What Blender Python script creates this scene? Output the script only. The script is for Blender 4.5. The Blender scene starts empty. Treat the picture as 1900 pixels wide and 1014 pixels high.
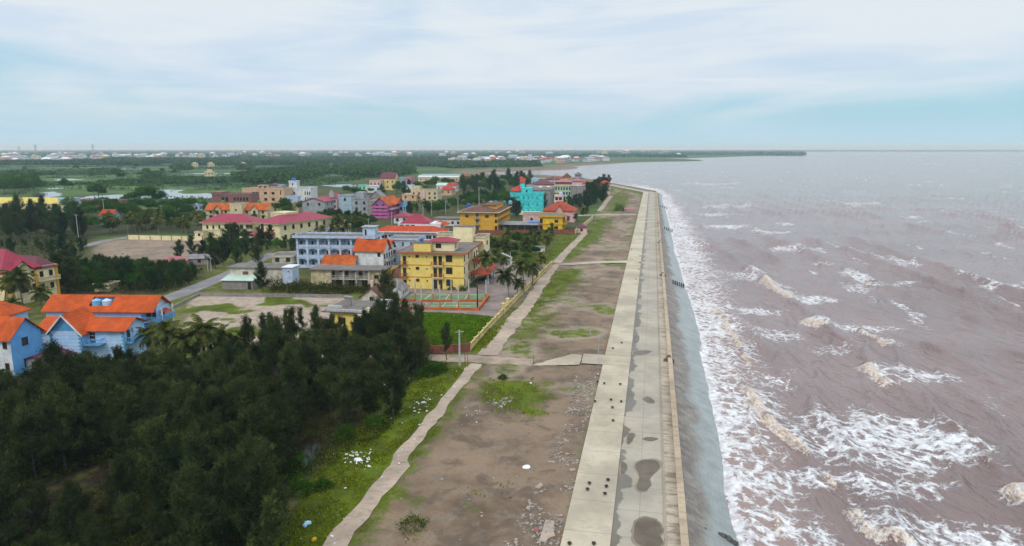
import bpy, math, random
import numpy as np
from math import sin, cos, tan, atan, radians as R, pi
random.seed(7)
S = bpy.context.scene
COL = S.collection
# ---------------------------------------------------------------- camera, sky, sun, exposure
F, CX, CY, H = 1270.0, 950.0, 507.0, 36.0
P = math.atan((507 - 278) / F)
SP, CP = sin(P), cos(P)
cam = bpy.data.cameras.new('Camera')
cam_o = bpy.data.objects.new('Camera', cam)
COL.objects.link(cam_o)
cam.sensor_width = 36
cam.lens = 36 * F / 1900
cam.clip_start = 0.5
cam.clip_end = 80000
cam_o.location = (0, 0, H)
cam_o.rotation_euler = (pi / 2 - P, 0, 0)
S.camera = cam_o
S.render.engine = 'CYCLES'
S.view_settings.view_transform = 'Standard'
S.view_settings.look = 'None'
S.view_settings.exposure = 0.0
S.view_settings.gamma = 1
cy = S.cycles
cy.use_denoising = True
cy.max_bounces = 5
cy.diffuse_bounces = 2
cy.glossy_bounces = 2
cy.transmission_bounces = 2
cy.volume_bounces = 0
cy.transparent_max_bounces = 4
cy.caustics_reflective = False
cy.caustics_refractive = False

SUN_EL, SUN_AZ = R(52), R(205)          # azimuth clockwise from +Y
W = bpy.data.worlds.new('World')
S.world = W
W.use_nodes = True


class NT:
    """tiny node-tree helper"""
    def __init__(s, tree):
        s.t = tree
        tree.nodes.clear()

    def n(s, kind, **kw):
        nd = s.t.nodes.new('ShaderNode' + kind)
        for k, v in kw.items():
            if k.startswith('i_'):
                k = k[2:]
                nd.inputs[int(k) if k.isdigit() else k.replace('_', ' ')].default_value = v
            else:
                setattr(nd, k, v)
        return nd

    def l(s, a, b):
        s.t.links.new(a, b)

    def math(s, op, a, b=None, clamp=False):
        nd = s.t.nodes.new('ShaderNodeMath')
        nd.operation = op
        nd.use_clamp = clamp
        for i, v in enumerate((a, b)):
            if v is None:
                continue
            if isinstance(v, (int, float)):
                nd.inputs[i].default_value = v
            else:
                s.l(v, nd.inputs[i])
        return nd.outputs[0]

    def mix(s, fac, a, b, blend='MIX'):
        nd = s.t.nodes.new('ShaderNodeMixRGB')
        nd.blend_type = blend
        for i, v in enumerate((fac, a, b)):
            if isinstance(v, (int, float)):
                nd.inputs[i].default_value = v
            elif isinstance(v, (tuple, list)):
                nd.inputs[i].default_value = tuple(v)[:3] + (1,)
            else:
                s.l(v, nd.inputs[i])
        return nd.outputs[0]

    def ramp(s, val, lo, hi, a=0.0, b=1.0, smooth=True):
        nd = s.t.nodes.new('ShaderNodeMapRange')
        nd.interpolation_type = 'SMOOTHSTEP' if smooth else 'LINEAR'
        nd.inputs[1].default_value = lo
        nd.inputs[2].default_value = hi
        nd.inputs[3].default_value = a
        nd.inputs[4].default_value = b
        s.l(val, nd.inputs[0])
        return nd.outputs[0]

    def noise(s, vec, scale, detail=4, rough=0.55, dist=0.0, out=0):
        nd = s.t.nodes.new('ShaderNodeTexNoise')
        nd.inputs['Scale'].default_value = scale
        nd.inputs['Detail'].default_value = detail
        nd.inputs['Roughness'].default_value = rough
        nd.inputs['Distortion'].default_value = dist
        if vec is not None:
            s.l(vec, nd.inputs['Vector'])
        return nd.outputs[out]

    def mapping(s, vec, scale=(1, 1, 1), rot=(0, 0, 0), loc=(0, 0, 0)):
        nd = s.t.nodes.new('ShaderNodeMapping')
        nd.inputs['Scale'].default_value = scale
        nd.inputs['Rotation'].default_value = rot
        nd.inputs['Location'].default_value = loc
        s.l(vec, nd.inputs['Vector'])
        return nd.outputs[0]


def build_world():
    g = NT(W.node_tree)
    out = g.n('OutputWorld')
    bg = g.n('Background')
    bg.inputs['Strength'].default_value = 0.1
    sky = g.n('TexSky', sky_type='NISHITA', sun_disc=False, sun_elevation=SUN_EL, sun_rotation=SUN_AZ)
    sky.air_density = 1.2
    sky.dust_density = 1.0
    sky.ozone_density = 1.5
    tc = g.n('TexCoord')
    sep = g.n('SeparateXYZ')
    g.l(tc.outputs['Generated'], sep.inputs[0])
    x, y, z = sep.outputs
    zz = g.math('MAXIMUM', z, 0.0)
    cb = g.n('CombineXYZ')
    g.l(g.math('MULTIPLY', x, 1.7), cb.inputs[0])
    g.l(g.math('MULTIPLY', y, 1.2), cb.inputs[1])
    g.l(g.math('MULTIPLY', g.math('POWER', zz, 0.8), 6.2), cb.inputs[2])
    v = cb.outputs[0]
    # broad soft cloud sheets with drawn-out streaks
    n1 = g.noise(g.mapping(v, (1, 1, 1), (0, R(-9), 0), SKY_OFF), 1.15, 6, 0.50, 0.7)
    n2 = g.noise(g.mapping(v, (1, 1, 2.4), (0, R(-7), 0), (3.1, 1.7, 0.4)), 2.1, 7, 0.58, 0.9)
    cov = g.math('ADD', g.math('MULTIPLY', n1, 0.91), g.math('MULTIPLY', n2, 0.09))
    # nearly closed overhead, open towards the horizon
    cov = g.math('ADD', cov, g.ramp(zz, 0.0, 0.17, -0.10, 0.13))
    f = g.ramp(cov, 0.30, 0.62)
    f = g.math('MULTIPLY', f, g.ramp(zz, 0.0, 0.07, 0.15, 1.0))
    n3 = g.noise(g.mapping(v, (1, 1, 1.8), (0, R(-8), 0), (7.3, 4.2, 1.0)), 1.6, 7, 0.55, 0.8)
    white = g.mix(g.ramp(n3, 0.32, 0.62), (6.2, 7.4, 8.8), (7.6, 8.3, 8.9))
    # blue gaps: the Nishita sky, its level set to the bright overcast day, milky at the horizon
    blue = g.mix(0.75, sky.outputs[0], (3.5, 6.7, 8.6))
    milk = g.mix(g.ramp(zz, 0.0, 0.06), (4.9, 7.3, 8.8), blue)
    col = g.mix(f, milk, white)
    # an overcast dome is brightest overhead
    col = g.mix(1.0, col, g.mix(g.ramp(zz, 0.18, 0.65), (1, 1, 1), (1.7, 1.63, 1.56)), 'MULTIPLY')
    g.l(col, bg.inputs['Color'])
    g.l(bg.outputs[0], out.inputs[0])


SKY_OFF = (0.15, 0.9, 0.55)
build_world()
sun = bpy.data.lights.new('Sun', 'SUN')
sun.energy = 1.5
sun.angle = R(12)
sun.color = (1.0, 0.95, 0.88)
sun_o = bpy.data.objects.new('Sun', sun)
COL.objects.link(sun_o)
sun_o.rotation_euler = (pi / 2 - SUN_EL, 0, pi - SUN_AZ)


# ---------------------------------------------------------------- pixel -> place, from the drone's height
def G(px, py, z=0.0):
    dx, dy = (px - CX) / F, -(py - CY) / F
    d = (dx, CP + dy * SP, -SP + dy * CP)
    t = (z - H) / d[2]
    return (d[0] * t, d[1] * t)


def HT(X, Y, py):
    k = (CY - py) / F
    return H + Y * (k * CP - SP) / (CP + k * SP)


def PX(X, Y, z=0.0):
    dep = Y * CP - (z - H) * SP
    up = Y * SP + (z - H) * CP
    return (CX + F * X / dep, CY - F * up / dep)


# ---------------------------------------------------------------- tagging
def tag(o, label=None, cat=None, group=None, kind=None):
    if label: o['label'] = label
    if cat: o['category'] = cat
    if group: o['group'] = group
    if kind: o['kind'] = kind
    return o


def empty(name, loc, rz=0.0):
    o = bpy.data.objects.new(name, None)
    o.empty_display_size = 1
    o.location = loc
    o.rotation_euler = (0, 0, rz)
    COL.objects.link(o)
    return o


def link(name, me, parent=None, loc=(0, 0, 0), rz=0.0):
    o = bpy.data.objects.new(name, me)
    o.location = loc
    o.rotation_euler = (0, 0, rz)
    COL.objects.link(o)
    if parent is not None:
        o.parent = parent
    return o


class MB:
    """collects shapes, becomes ONE mesh"""
    def __init__(s):
        s.v, s.f, s.m = [], [], []

    def add(s, vs, fs, mi=0):
        o = len(s.v)
        s.v.extend(vs)
        for f in fs:
            s.f.append([i + o for i in f])
            s.m.append(mi)
        return s

    def box(s, x0, x1, y0, y1, z0, z1, mi=0):
        vs = [(x, y, z) for z in (z0, z1) for y in (y0, y1) for x in (x0, x1)]
        return s.add(vs, [(0, 2, 3, 1), (4, 5, 7, 6), (0, 1, 5, 4), (2, 6, 7, 3), (0, 4, 6, 2), (1, 3, 7, 5)], mi)

    def prism(s, pts, z0, z1, mi=0):
        n = len(pts)
        vs = [(p[0], p[1], z0) for p in pts] + [(p[0], p[1], z1) for p in pts]
        fs = [tuple(range(n))[::-1], tuple(range(n, 2 * n))] + [(i, (i + 1) % n, n + (i + 1) % n, n + i) for i in range(n)]
        return s.add(vs, fs, mi)

    def slab(s, q, t, mi=0):
        """four (or more) top points, thickness t downwards"""
        n = len(q)
        vs = [tuple(p) for p in q] + [(p[0], p[1], p[2] - t) for p in q]
        fs = [tuple(range(n)), tuple(range(n, 2 * n))[::-1]] + [(i, n + i, n + (i + 1) % n, (i + 1) % n) for i in range(n)]
        return s.add(vs, fs, mi)

    def cyl(s, x, y, z0, z1, r0, r1=None, n=10, mi=0, cap=True):
        r1 = r0 if r1 is None else r1
        vs = [(x + r * cos(2 * pi * i / n), y + r * sin(2 * pi * i / n), z) for z, r in ((z0, r0), (z1, r1)) for i in range(n)]
        fs = [(i, (i + 1) % n, n + (i + 1) % n, n + i) for i in range(n)]
        if cap:
            fs += [tuple(range(n))[::-1], tuple(range(n, 2 * n))]
        return s.add(vs, fs, mi)

    def tube(s, pts, rad, n=6, mi=0):
        pts = [np.array(p, float) for p in pts]
        rad = rad if isinstance(rad, (list, tuple)) else [rad] * len(pts)
        vs, fs = [], []
        for i, p in enumerate(pts):
            d = pts[min(i + 1, len(pts) - 1)] - pts[max(i - 1, 0)]
            d = d / (np.linalg.norm(d) + 1e-9)
            a = np.cross(d, (0.31, 0.9, 0.2) if abs(d[2]) > .8 else (0, 0, 1))
            a /= np.linalg.norm(a)
            b = np.cross(d, a)
            for k in range(n):
                t = 2 * pi * k / n
                vs.append(tuple(p + rad[i] * (a * cos(t) + b * sin(t))))
        for i in range(len(pts) - 1):
            for k in range(n):
                fs.append((i * n + k, i * n + (k + 1) % n, (i + 1) * n + (k + 1) % n, (i + 1) * n + k))
        fs += [tuple(range(n))[::-1], tuple(range((len(pts) - 1) * n, len(pts) * n))]
        return s.add(vs, fs, mi)

    def mesh(s, name, mats, smooth=False):
        me = bpy.data.meshes.new(name)
        me.from_pydata(s.v, [], s.f)
        for m in (mats if isinstance(mats, (list, tuple)) else [mats]):
            me.materials.append(m)
        if len(me.materials) > 1:
            me.polygons.foreach_set('material_index', s.m)
        if smooth:
            me.polygons.foreach_set('use_smooth', [True] * len(me.polygons))
        me.update()
        return me

    def obj(s, name, mats, parent=None, loc=(0, 0, 0), rz=0.0, smooth=False):
        return link(name, s.mesh(name, mats, smooth), parent, loc, rz)


def np_mesh(name, V, Q, mats, smooth=True):
    """numpy vertices (n,3) and quads (m,4) to a mesh, fast"""
    me = bpy.data.meshes.new(name)
    V = np.asarray(V, np.float32)
    Q = np.asarray(Q, np.int32)
    me.vertices.add(len(V))
    me.vertices.foreach_set('co', V.ravel())
    me.loops.add(Q.size)
    me.loops.foreach_set('vertex_index', Q.ravel())
    me.polygons.add(len(Q))
    k = Q.shape[1]
    me.polygons.foreach_set('loop_start', np.arange(len(Q), dtype=np.int32) * k)
    me.polygons.foreach_set('use_smooth', np.full(len(Q), smooth))
    for m in (mats if isinstance(mats, (list, tuple)) else [mats]):
        me.materials.append(m)
    me.update(calc_edges=True)
    me.validate()
    return me


# ---------------------------------------------------------------- materials
MATS = {}


def mat(name, col, rough=0.85, var=0.22, scale=0.8, stain=0.0, stain_col=(0.10, 0.09, 0.08), bump=0.0, bscale=6.0, metal=0.0, spec=0.35, fine=0.10):
    if name in MATS:
        return MATS[name]
    m = bpy.data.materials.new(name)
    m.use_nodes = True
    g = NT(m.node_tree)
    out = g.n('OutputMaterial')
    b = g.n('BsdfPrincipled')
    b.inputs['Roughness'].default_value = rough
    b.inputs['Metallic'].default_value = metal
    b.inputs['Specular IOR Level'].default_value = spec
    tc = g.n('TexCoord')
    oi = g.n('ObjectInfo')
    ad = g.n('VectorMath', operation='ADD')
    g.l(tc.outputs['Object'], ad.inputs[0])
    g.l(oi.outputs['Location'], ad.inputs[1])
    v = ad.outputs[0]
    n = g.noise(v, scale, 5, 0.6)
    n2 = g.noise(v, scale * 9, 3, 0.6)
    c = tuple(col)
    lo = tuple(x * (1 - var) for x in c)
    hi = tuple(min(1, x * (1 + var * 0.7)) for x in c)
    k = g.mix(g.ramp(n, 0.3, 0.7), lo, hi)
    k = g.mix(g.ramp(n2, 0.3, 0.7, 0.0, fine), k, tuple(x * 0.35 for x in c))
    if stain:
        s1 = g.noise(g.mapping(v, (1.3, 1.3, 0.16)), 1.0, 6, 0.65)
        s2 = g.noise(v, 0.35, 4, 0.6)
        sf = g.math('MULTIPLY', g.ramp(s1, 0.46, 0.72), g.ramp(s2, 0.36, 0.62))
        k = g.mix(g.math('MULTIPLY', sf, stain), k, stain_col)
    g.l(k, b.inputs['Base Color'])
    if bump:
        bn = g.n('Bump')
        bn.inputs['Strength'].default_value = bump
        bn.inputs['Distance'].default_value = 0.05
        g.l(g.noise(v, bscale, 5, 0.65), bn.inputs['Height'])
        g.l(bn.outputs[0], b.inputs['Normal'])
    g.l(b.outputs[0], out.inputs[0])
    MATS[name] = m
    return m


def roof_mat(name, col, var=0.35, pitch=0.34, axis='xy', metal=False):
    """tile courses or sheet ribs: ridges run down the slope, courses across it"""
    if name in MATS:
        return MATS[name]
    m = bpy.data.materials.new(name)
    m.use_nodes = True
    g = NT(m.node_tree)
    out = g.n('OutputMaterial')
    b = g.n('BsdfPrincipled')
    b.inputs['Roughness'].default_value = 0.5 if metal else 0.8
    b.inputs['Specular IOR Level'].default_value = 0.3
    tc = g.n('TexCoord')
    v = tc.outputs['Object']
    n = g.noise(v, 0.5, 5, 0.65)
    n2 = g.noise(v, 5.0, 3, 0.6)
    n3 = g.noise(g.mapping(v, (1, 1, 0.3)), 1.3, 5, 0.6)
    k = g.mix(g.ramp(n, 0.3, 0.7), tuple(x * (1 - var) for x in col), tuple(min(1, x * (1 + var * .5)) for x in col))
    k = g.mix(g.ramp(n2, 0.35, 0.75, 0, 0.35), k, tuple(x * 0.45 for x in col))
    k = g.mix(g.ramp(n3, 0.52, 0.75, 0, 0.55), k, (col[0] * .35 + .02, col[1] * .4 + .02, col[2] * .4 + .02))
    w1 = g.n('TexWave', wave_type='BANDS', bands_direction='X' if axis != 'y' else 'Y')
    w1.inputs['Scale'].default_value = 0.314 / pitch * 1.0
    w1.inputs['Distortion'].default_value = 0.3
    w2 = g.n('TexWave', wave_type='BANDS', bands_direction='Z', wave_profile='SAW')
    w2.inputs['Scale'].default_value = 0.314 / (pitch * 0.7)
    g.l(v, w1.inputs[0])
    g.l(v, w2.inputs[0])
    hgt = w1.outputs[1] if metal else g.math('ADD', w1.outputs[1], w2.outputs[1])
    if not metal:
        k = g.mix(g.ramp(w2.outputs[1], 0.0, 0.3, 0.30, 0.0), k, tuple(x * 0.35 for x in col))
    bn = g.n('Bump')
    bn.inputs['Strength'].default_value = 0.6
    bn.inputs['Distance'].default_value = 0.05
    g.l(hgt, bn.inputs['Height'])
    g.l(bn.outputs[0], b.inputs['Normal'])
    g.l(k, b.inputs['Base Color'])
    g.l(b.outputs[0], out.inputs[0])
    MATS[name] = m
    return m


def leaf_mat(name, dark, light, tint=None, rough=0.7):
    """hue drifts from clump to clump and from tree to tree"""
    m = bpy.data.materials.new(name)
    m.use_nodes = True
    g = NT(m.node_tree)
    out = g.n('OutputMaterial')
    tc = g.n('TexCoord')
    oi = g.n('ObjectInfo')
    n = g.noise(tc.outputs['Object'], 0.55, 3, 0.6)
    n2 = g.noise(tc.outputs['Object'], 3.5, 2, 0.6)
    fac = g.math('ADD', g.math('MULTIPLY', n, 0.6), g.math('MULTIPLY', n2, 0.4))
    k = g.mix(g.ramp(fac, 0.36, 0.64), dark, light)
    ge = g.n('NewGeometry')
    k = g.mix(1.0, k, g.mix(ge.outputs['Random Per Island'], (0.55, 0.55, 0.55), (1.5, 1.5, 1.4)), 'MULTIPLY')
    t = tint or (light[0] * 1.5, light[1] * 1.05, light[2] * 0.9)
    k = g.mix(g.math('MULTIPLY', oi.outputs['Random'], 0.6), k, g.mix(0.5, k, t))
    # every tree its own green
    k = g.mix(1.0, k, g.mix(g.math('FRACT', g.math('MULTIPLY', oi.outputs['Random'], 7.31)), (0.66, 0.72, 0.70), (1.65, 1.55, 1.25)), 'MULTIPLY')
    d = g.n('BsdfDiffuse')
    tr = g.n('BsdfTranslucent')
    g.l(k, d.inputs[0])
    g.l(k, tr.inputs[0])
    mx = g.n('MixShader')
    mx.inputs[0].default_value = 0.25
    g.l(d.outputs[0], mx.inputs[1])
    g.l(tr.outputs[0], mx.inputs[2])
    g.l(mx.outputs[0], out.inputs[0])
    return m


# ---------------------------------------------------------------- numpy noise for terrain and masks
def _hash(ix, iy, seed):
    h = (ix.astype(np.int64) * 374761393 + iy.astype(np.int64) * 668265263 + seed * 2147483647) & 0xffffffff
    h = ((h ^ (h >> 13)) * 1274126177) & 0xffffffff
    return ((h ^ (h >> 16)) & 0xffffff) / float(0xffffff)


def vnoise(x, y, seed=0):
    x = np.asarray(x, float); y = np.asarray(y, float)
    ix, iy = np.floor(x), np.floor(y)
    fx, fy = x - ix, y - iy
    fx, fy = fx * fx * (3 - 2 * fx), fy * fy * (3 - 2 * fy)
    a, b = _hash(ix, iy, seed), _hash(ix + 1, iy, seed)
    c, d = _hash(ix, iy + 1, seed), _hash(ix + 1, iy + 1, seed)
    return (a + (b - a) * fx) * (1 - fy) + (c + (d - c) * fx) * fy


def fbm(x, y, oct=4, seed=0, gain=0.55):
    s, a, t = 0, 1.0, 0
    for i in range(oct):
        s = s + a * vnoise(x * 2 ** i + 17.3 * i, y * 2 ** i - 9.1 * i, seed + i)
        t += a
        a *= gain
    return s / t


def inpoly(x, y, poly):
    x = np.asarray(x); y = np.asarray(y)
    r = np.zeros(np.broadcast(x, y).shape, bool)
    n = len(poly)
    for i in range(n):
        x0, y0 = poly[i]; x1, y1 = poly[(i + 1) % n]
        c = ((y0 > y) != (y1 > y))
        with np.errstate(divide='ignore', invalid='ignore'):
            xi = (x1 - x0) * (y - y0) / ((y1 - y0) if y1 != y0 else 1e-9) + x0
        r ^= c & (x < xi)
    return r


def dseg(x, y, pts, closed=False):
    """distance to a polyline and the parameter (in metres) along it"""
    best = np.full(np.broadcast(x, y).shape, 1e9)
    par = np.zeros_like(best)
    acc = 0.0
    n = len(pts)
    for i in range(n if closed else n - 1):
        ax, ay = pts[i]; bx, by = pts[(i + 1) % n]
        L2 = (bx - ax) ** 2 + (by - ay) ** 2 + 1e-12
        t = np.clip(((x - ax) * (bx - ax) + (y - ay) * (by - ay)) / L2, 0, 1)
        d = np.hypot(x - ax - t * (bx - ax), y - ay - t * (by - ay))
        u = d < best
        best = np.where(u, d, best)
        par = np.where(u, acc + t * L2 ** .5, par)
        acc += L2 ** .5
    return best, par


def sdist(x, y, poly):
    """positive inside"""
    d, _ = dseg(x, y, poly, True)
    return np.where(inpoly(x, y, poly), d, -d)


def sstep(a, b, x):
    t = np.clip((x - a) / (b - a), 0, 1)
    return t * t * (3 - 2 * t)


def GP(pts, z=0.0):
    return [G(px, py, z) for px, py in pts]


def fan(cols, rows, z=0.0):
    """ground points of a lattice whose spacing grows with distance (finest where one stands)"""
    px, py = np.meshgrid(cols, rows)
    dx, dy = (px - CX) / F, -(py - CY) / F
    dz = -SP + dy * CP
    t = (z - H) / dz
    return dx * t, (CP + dy * SP) * t


def lattice(nr, nc):
    i = np.arange(nr - 1)[:, None] * nc + np.arange(nc - 1)[None, :]
    return np.stack([i, i + nc, i + nc + 1, i + 1], -1).reshape(-1, 4)


def set_mask(me, name, arr):
    a = me.attributes.new(name, 'FLOAT_COLOR', 'POINT')
    a.data.foreach_set('color', np.asarray(arr, np.float32).ravel())
# ---------------------------------------------------------------- the shore frame: u across the sea wall, v along it
A0 = atan((1212 - CX) / (F / CP))
CA, SA = cos(A0), sin(A0)


def UV(X, Y):
    return X * CA - Y * SA, X * SA + Y * CA


def XY(u, v):
    return u * CA + v * SA, -u * SA + v * CA


def U_at(px, py=1014, z=0.0):
    return UV(*G(px, py, z))[0]


def V_at(px, py, z=0.0):
    return UV(*G(px, py, z))[1]


U_SLAB0, U_SLAB1 = U_at(1040), U_at(1132)
U_ROAD1, U_LEDGE0 = U_at(1233), U_at(1238)
U_PAR0, U_PAR1 = U_at(1263), U_at(1275)
V_BEND = V_at(1213, 357)
BX, BY = G(1140, 342.5)
BU, BV = UV(BX, BY)
EX, EY = G(985, 329)
EU, EV = UV(EX, EY)
WALLPATH = [(0.0, 22.0), (0.0, V_BEND), (BU - U_PAR0, BV), (EU - U_PAR0, EV)]


def offset_path(off, path=None):
    """mitred parallel of the wall's path at u-offset off (uv frame)"""
    path = path or [(U_PAR0 + a, b) for a, b in WALLPATH]
    out = []
    for i, (a, b) in enumerate(path):
        d0 = np.array(path[i]) - np.array(path[i - 1]) if i else None
        d1 = np.array(path[i + 1]) - np.array(path[i]) if i < len(path) - 1 else None
        n0 = np.array([d0[1], -d0[0]]) / np.linalg.norm(d0) if d0 is not None else None
        n1 = np.array([d1[1], -d1[0]]) / np.linalg.norm(d1) if d1 is not None else None
        if n0 is None: n = n1
        elif n1 is None: n = n0
        else:
            n = n0 + n1
            n = n / max(0.3, np.dot(n, n0))
        out.append((a + n[0] * off, b + n[1] * off))
    return out


def along(path, step, jit=0.0):
    """densify"""
    o = []
    for (a, b), (c, d) in zip(path[:-1], path[1:]):
        L = math.hypot(c - a, d - b)
        k = max(1, int(L / step))
        o += [(a + (c - a) * i / k, b + (d - b) * i / k) for i in range(k)]
    o.append(path[-1])
    return o


# sea polygon: the wall's foot, round the bend, the inlet, the far spits
_wall_xy = [XY(*p) for p in offset_path(1.5)]
SEA_POLY = ([XY(U_PAR0 + 1.5, -600)] + _wall_xy[0:3] +
            GP([(1080, 331), (1000, 325.5), (940, 325.5), (906, 323.5), (878, 321.5), (872, 319.5), (905, 317.2), (960, 315.2), (1000, 313.6),
                (1050, 312.2), (1066, 309.8), (1020, 309.2), (1048, 307.4), (1085, 305.2), (1120, 303.2), (1160, 300.6), (1210, 299.2), (1262, 298.6), (1300, 297.4),
                (1262, 295.6), (1200, 294.6), (1196, 293.8), (1262, 293.2), (1330, 291.4), (1400, 289.3), (1470, 287.0), (1492, 285.0), (1440, 283.6), (1500, 282.6), (1640, 281.2), (1760, 281.6), (1900, 282.2), (2300, 282.0)], -1.0) +
            [(9000, 3000), (2000, -600)])
SEA_Z = -3.0

# ---- places on the ground, read off the picture once and kept as ground polygons
LOT = GP([(640, 1100), (735, 925), (800, 830), (880, 715), (905, 682), (985, 545), (1030, 490), (1105, 400), (1140, 350), (1190, 362), (1040, 1014), (1010, 1100)])
VERGE = GP([(440, 1100), (505, 1010), (560, 905), (600, 860), (640, 800), (735, 770), (650, 725), (790, 700), (830, 683), (868, 682), (800, 800), (700, 905), (620, 1014), (560, 1100)])
MEADOW = GP([(776, 580), (830, 581), (918, 588), (905, 606), (872, 648), (790, 640)])
FENCE_VERGE = GP([(905, 612), (945, 592), (925, 625), (895, 652), (874, 652)])
YARD = GP([(350, 572), (372, 548), (640, 548), (648, 570), (600, 610), (520, 640), (330, 640)])
FIELD = GP([(172, 462), (200, 448), (240, 444), (376, 442), (380, 462), (352, 480), (260, 486), (180, 474)])
COURTYARD = GP([(690, 552), (742, 528), (868, 540), (888, 500), (905, 486), (948, 484), (1012, 492), (1004, 515), (962, 560), (918, 590), (870, 590), (740, 578), (690, 590)])
GARDEN_GREEN = GP([(850, 437), (1075, 434), (1060, 455), (1010, 490), (905, 486), (890, 470)])
GR_PATCH = [  # grassy patches of the lot: polygon, strength
    (GP([(905, 700), (985, 703), (1030, 740), (1010, 770), (930, 765), (890, 742), (880, 722)]), .95),
    (GP([(1010, 505), (1085, 497), (1082, 520), (1040, 560), (985, 590), (965, 575), (985, 540)]), .9),
    (GP([(1100, 408), (1140, 402), (1118, 440), (1070, 480), (1030, 487), (1058, 455)]), 1.0),
    (GP([(960, 590), (1040, 575), (1030, 610), (985, 645), (930, 648), (945, 620)]), .75),
    (GP([(1000, 645), (1060, 640), (1050, 655), (985, 658)]), .5),
    (GP([(1150, 352), (1178, 365), (1160, 392), (1115, 398), (1125, 372)]), .75),
    (GP([(1085, 402), (1110, 402), (1090, 420), (1070, 425)]), .8),
    (GP([(770, 800), (850, 760), (870, 770), (800, 850), (745, 900), (725, 905)]), .45),
    (GP([(700, 905), (742, 905), (730, 960), (690, 1014), (660, 1014)]), .55),
    (GP([(865, 945), (905, 940), (900, 953), (868, 955)]), .6),
    (GP([(745, 985), (800, 985), (790, 1010), (740, 1010)]), .5),
    (GP([(850, 905), (960, 890), (950, 920), (860, 930)]), .35)]
GROVE_FLOOR = GP([(-500, 690), (60, 690), (330, 690), (560, 640), (760, 640), (830, 660), (830, 690), (760, 705), (620, 730), (700, 780), (600, 860), (550, 905), (480, 1014), (420, 1200), (-900, 1200)])
BELT_FLOOR = GP([(-100, 560), (-100, 400), (130, 395), (390, 392), (395, 430), (170, 440), (170, 480), (380, 485), (380, 510), (320, 545), (100, 560)])
RUBBLE_BAND = GP([(1000, 1100), (1035, 1014), (1075, 860), (1100, 745), (1108, 690), (1070, 690), (1045, 790), (1000, 900), (930, 1014), (900, 1100)])


def ground_height(X, Y):
    s = sdist(X, Y, SEA_POLY)
    near = sstep(900, 300, Y)
    z = np.where(s > 0, -np.clip(s * (0.25 + 0.3 * near), 0, 7.5), 0.0)
    u_, v_ = UV(X, Y)
    z = np.where((u_ > U_PAR0 + 0.25) & (v_ < V_BEND + 6) & (v_ > -100), -7.0, z)
    lot = sstep(-1.0, 3.0, sdist(X, Y, LOT))
    bump = (fbm(X / 7, Y / 7, 4, 3) - 0.5) * 0.45 + (fbm(X / 1.7, Y / 1.7, 3, 8) - 0.5) * 0.16
    z = z + bump * lot * sstep(0.5, 4.0, U_SLAB0 - (X * CA - Y * SA)) * 0.8
    return z - 0.02


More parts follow.
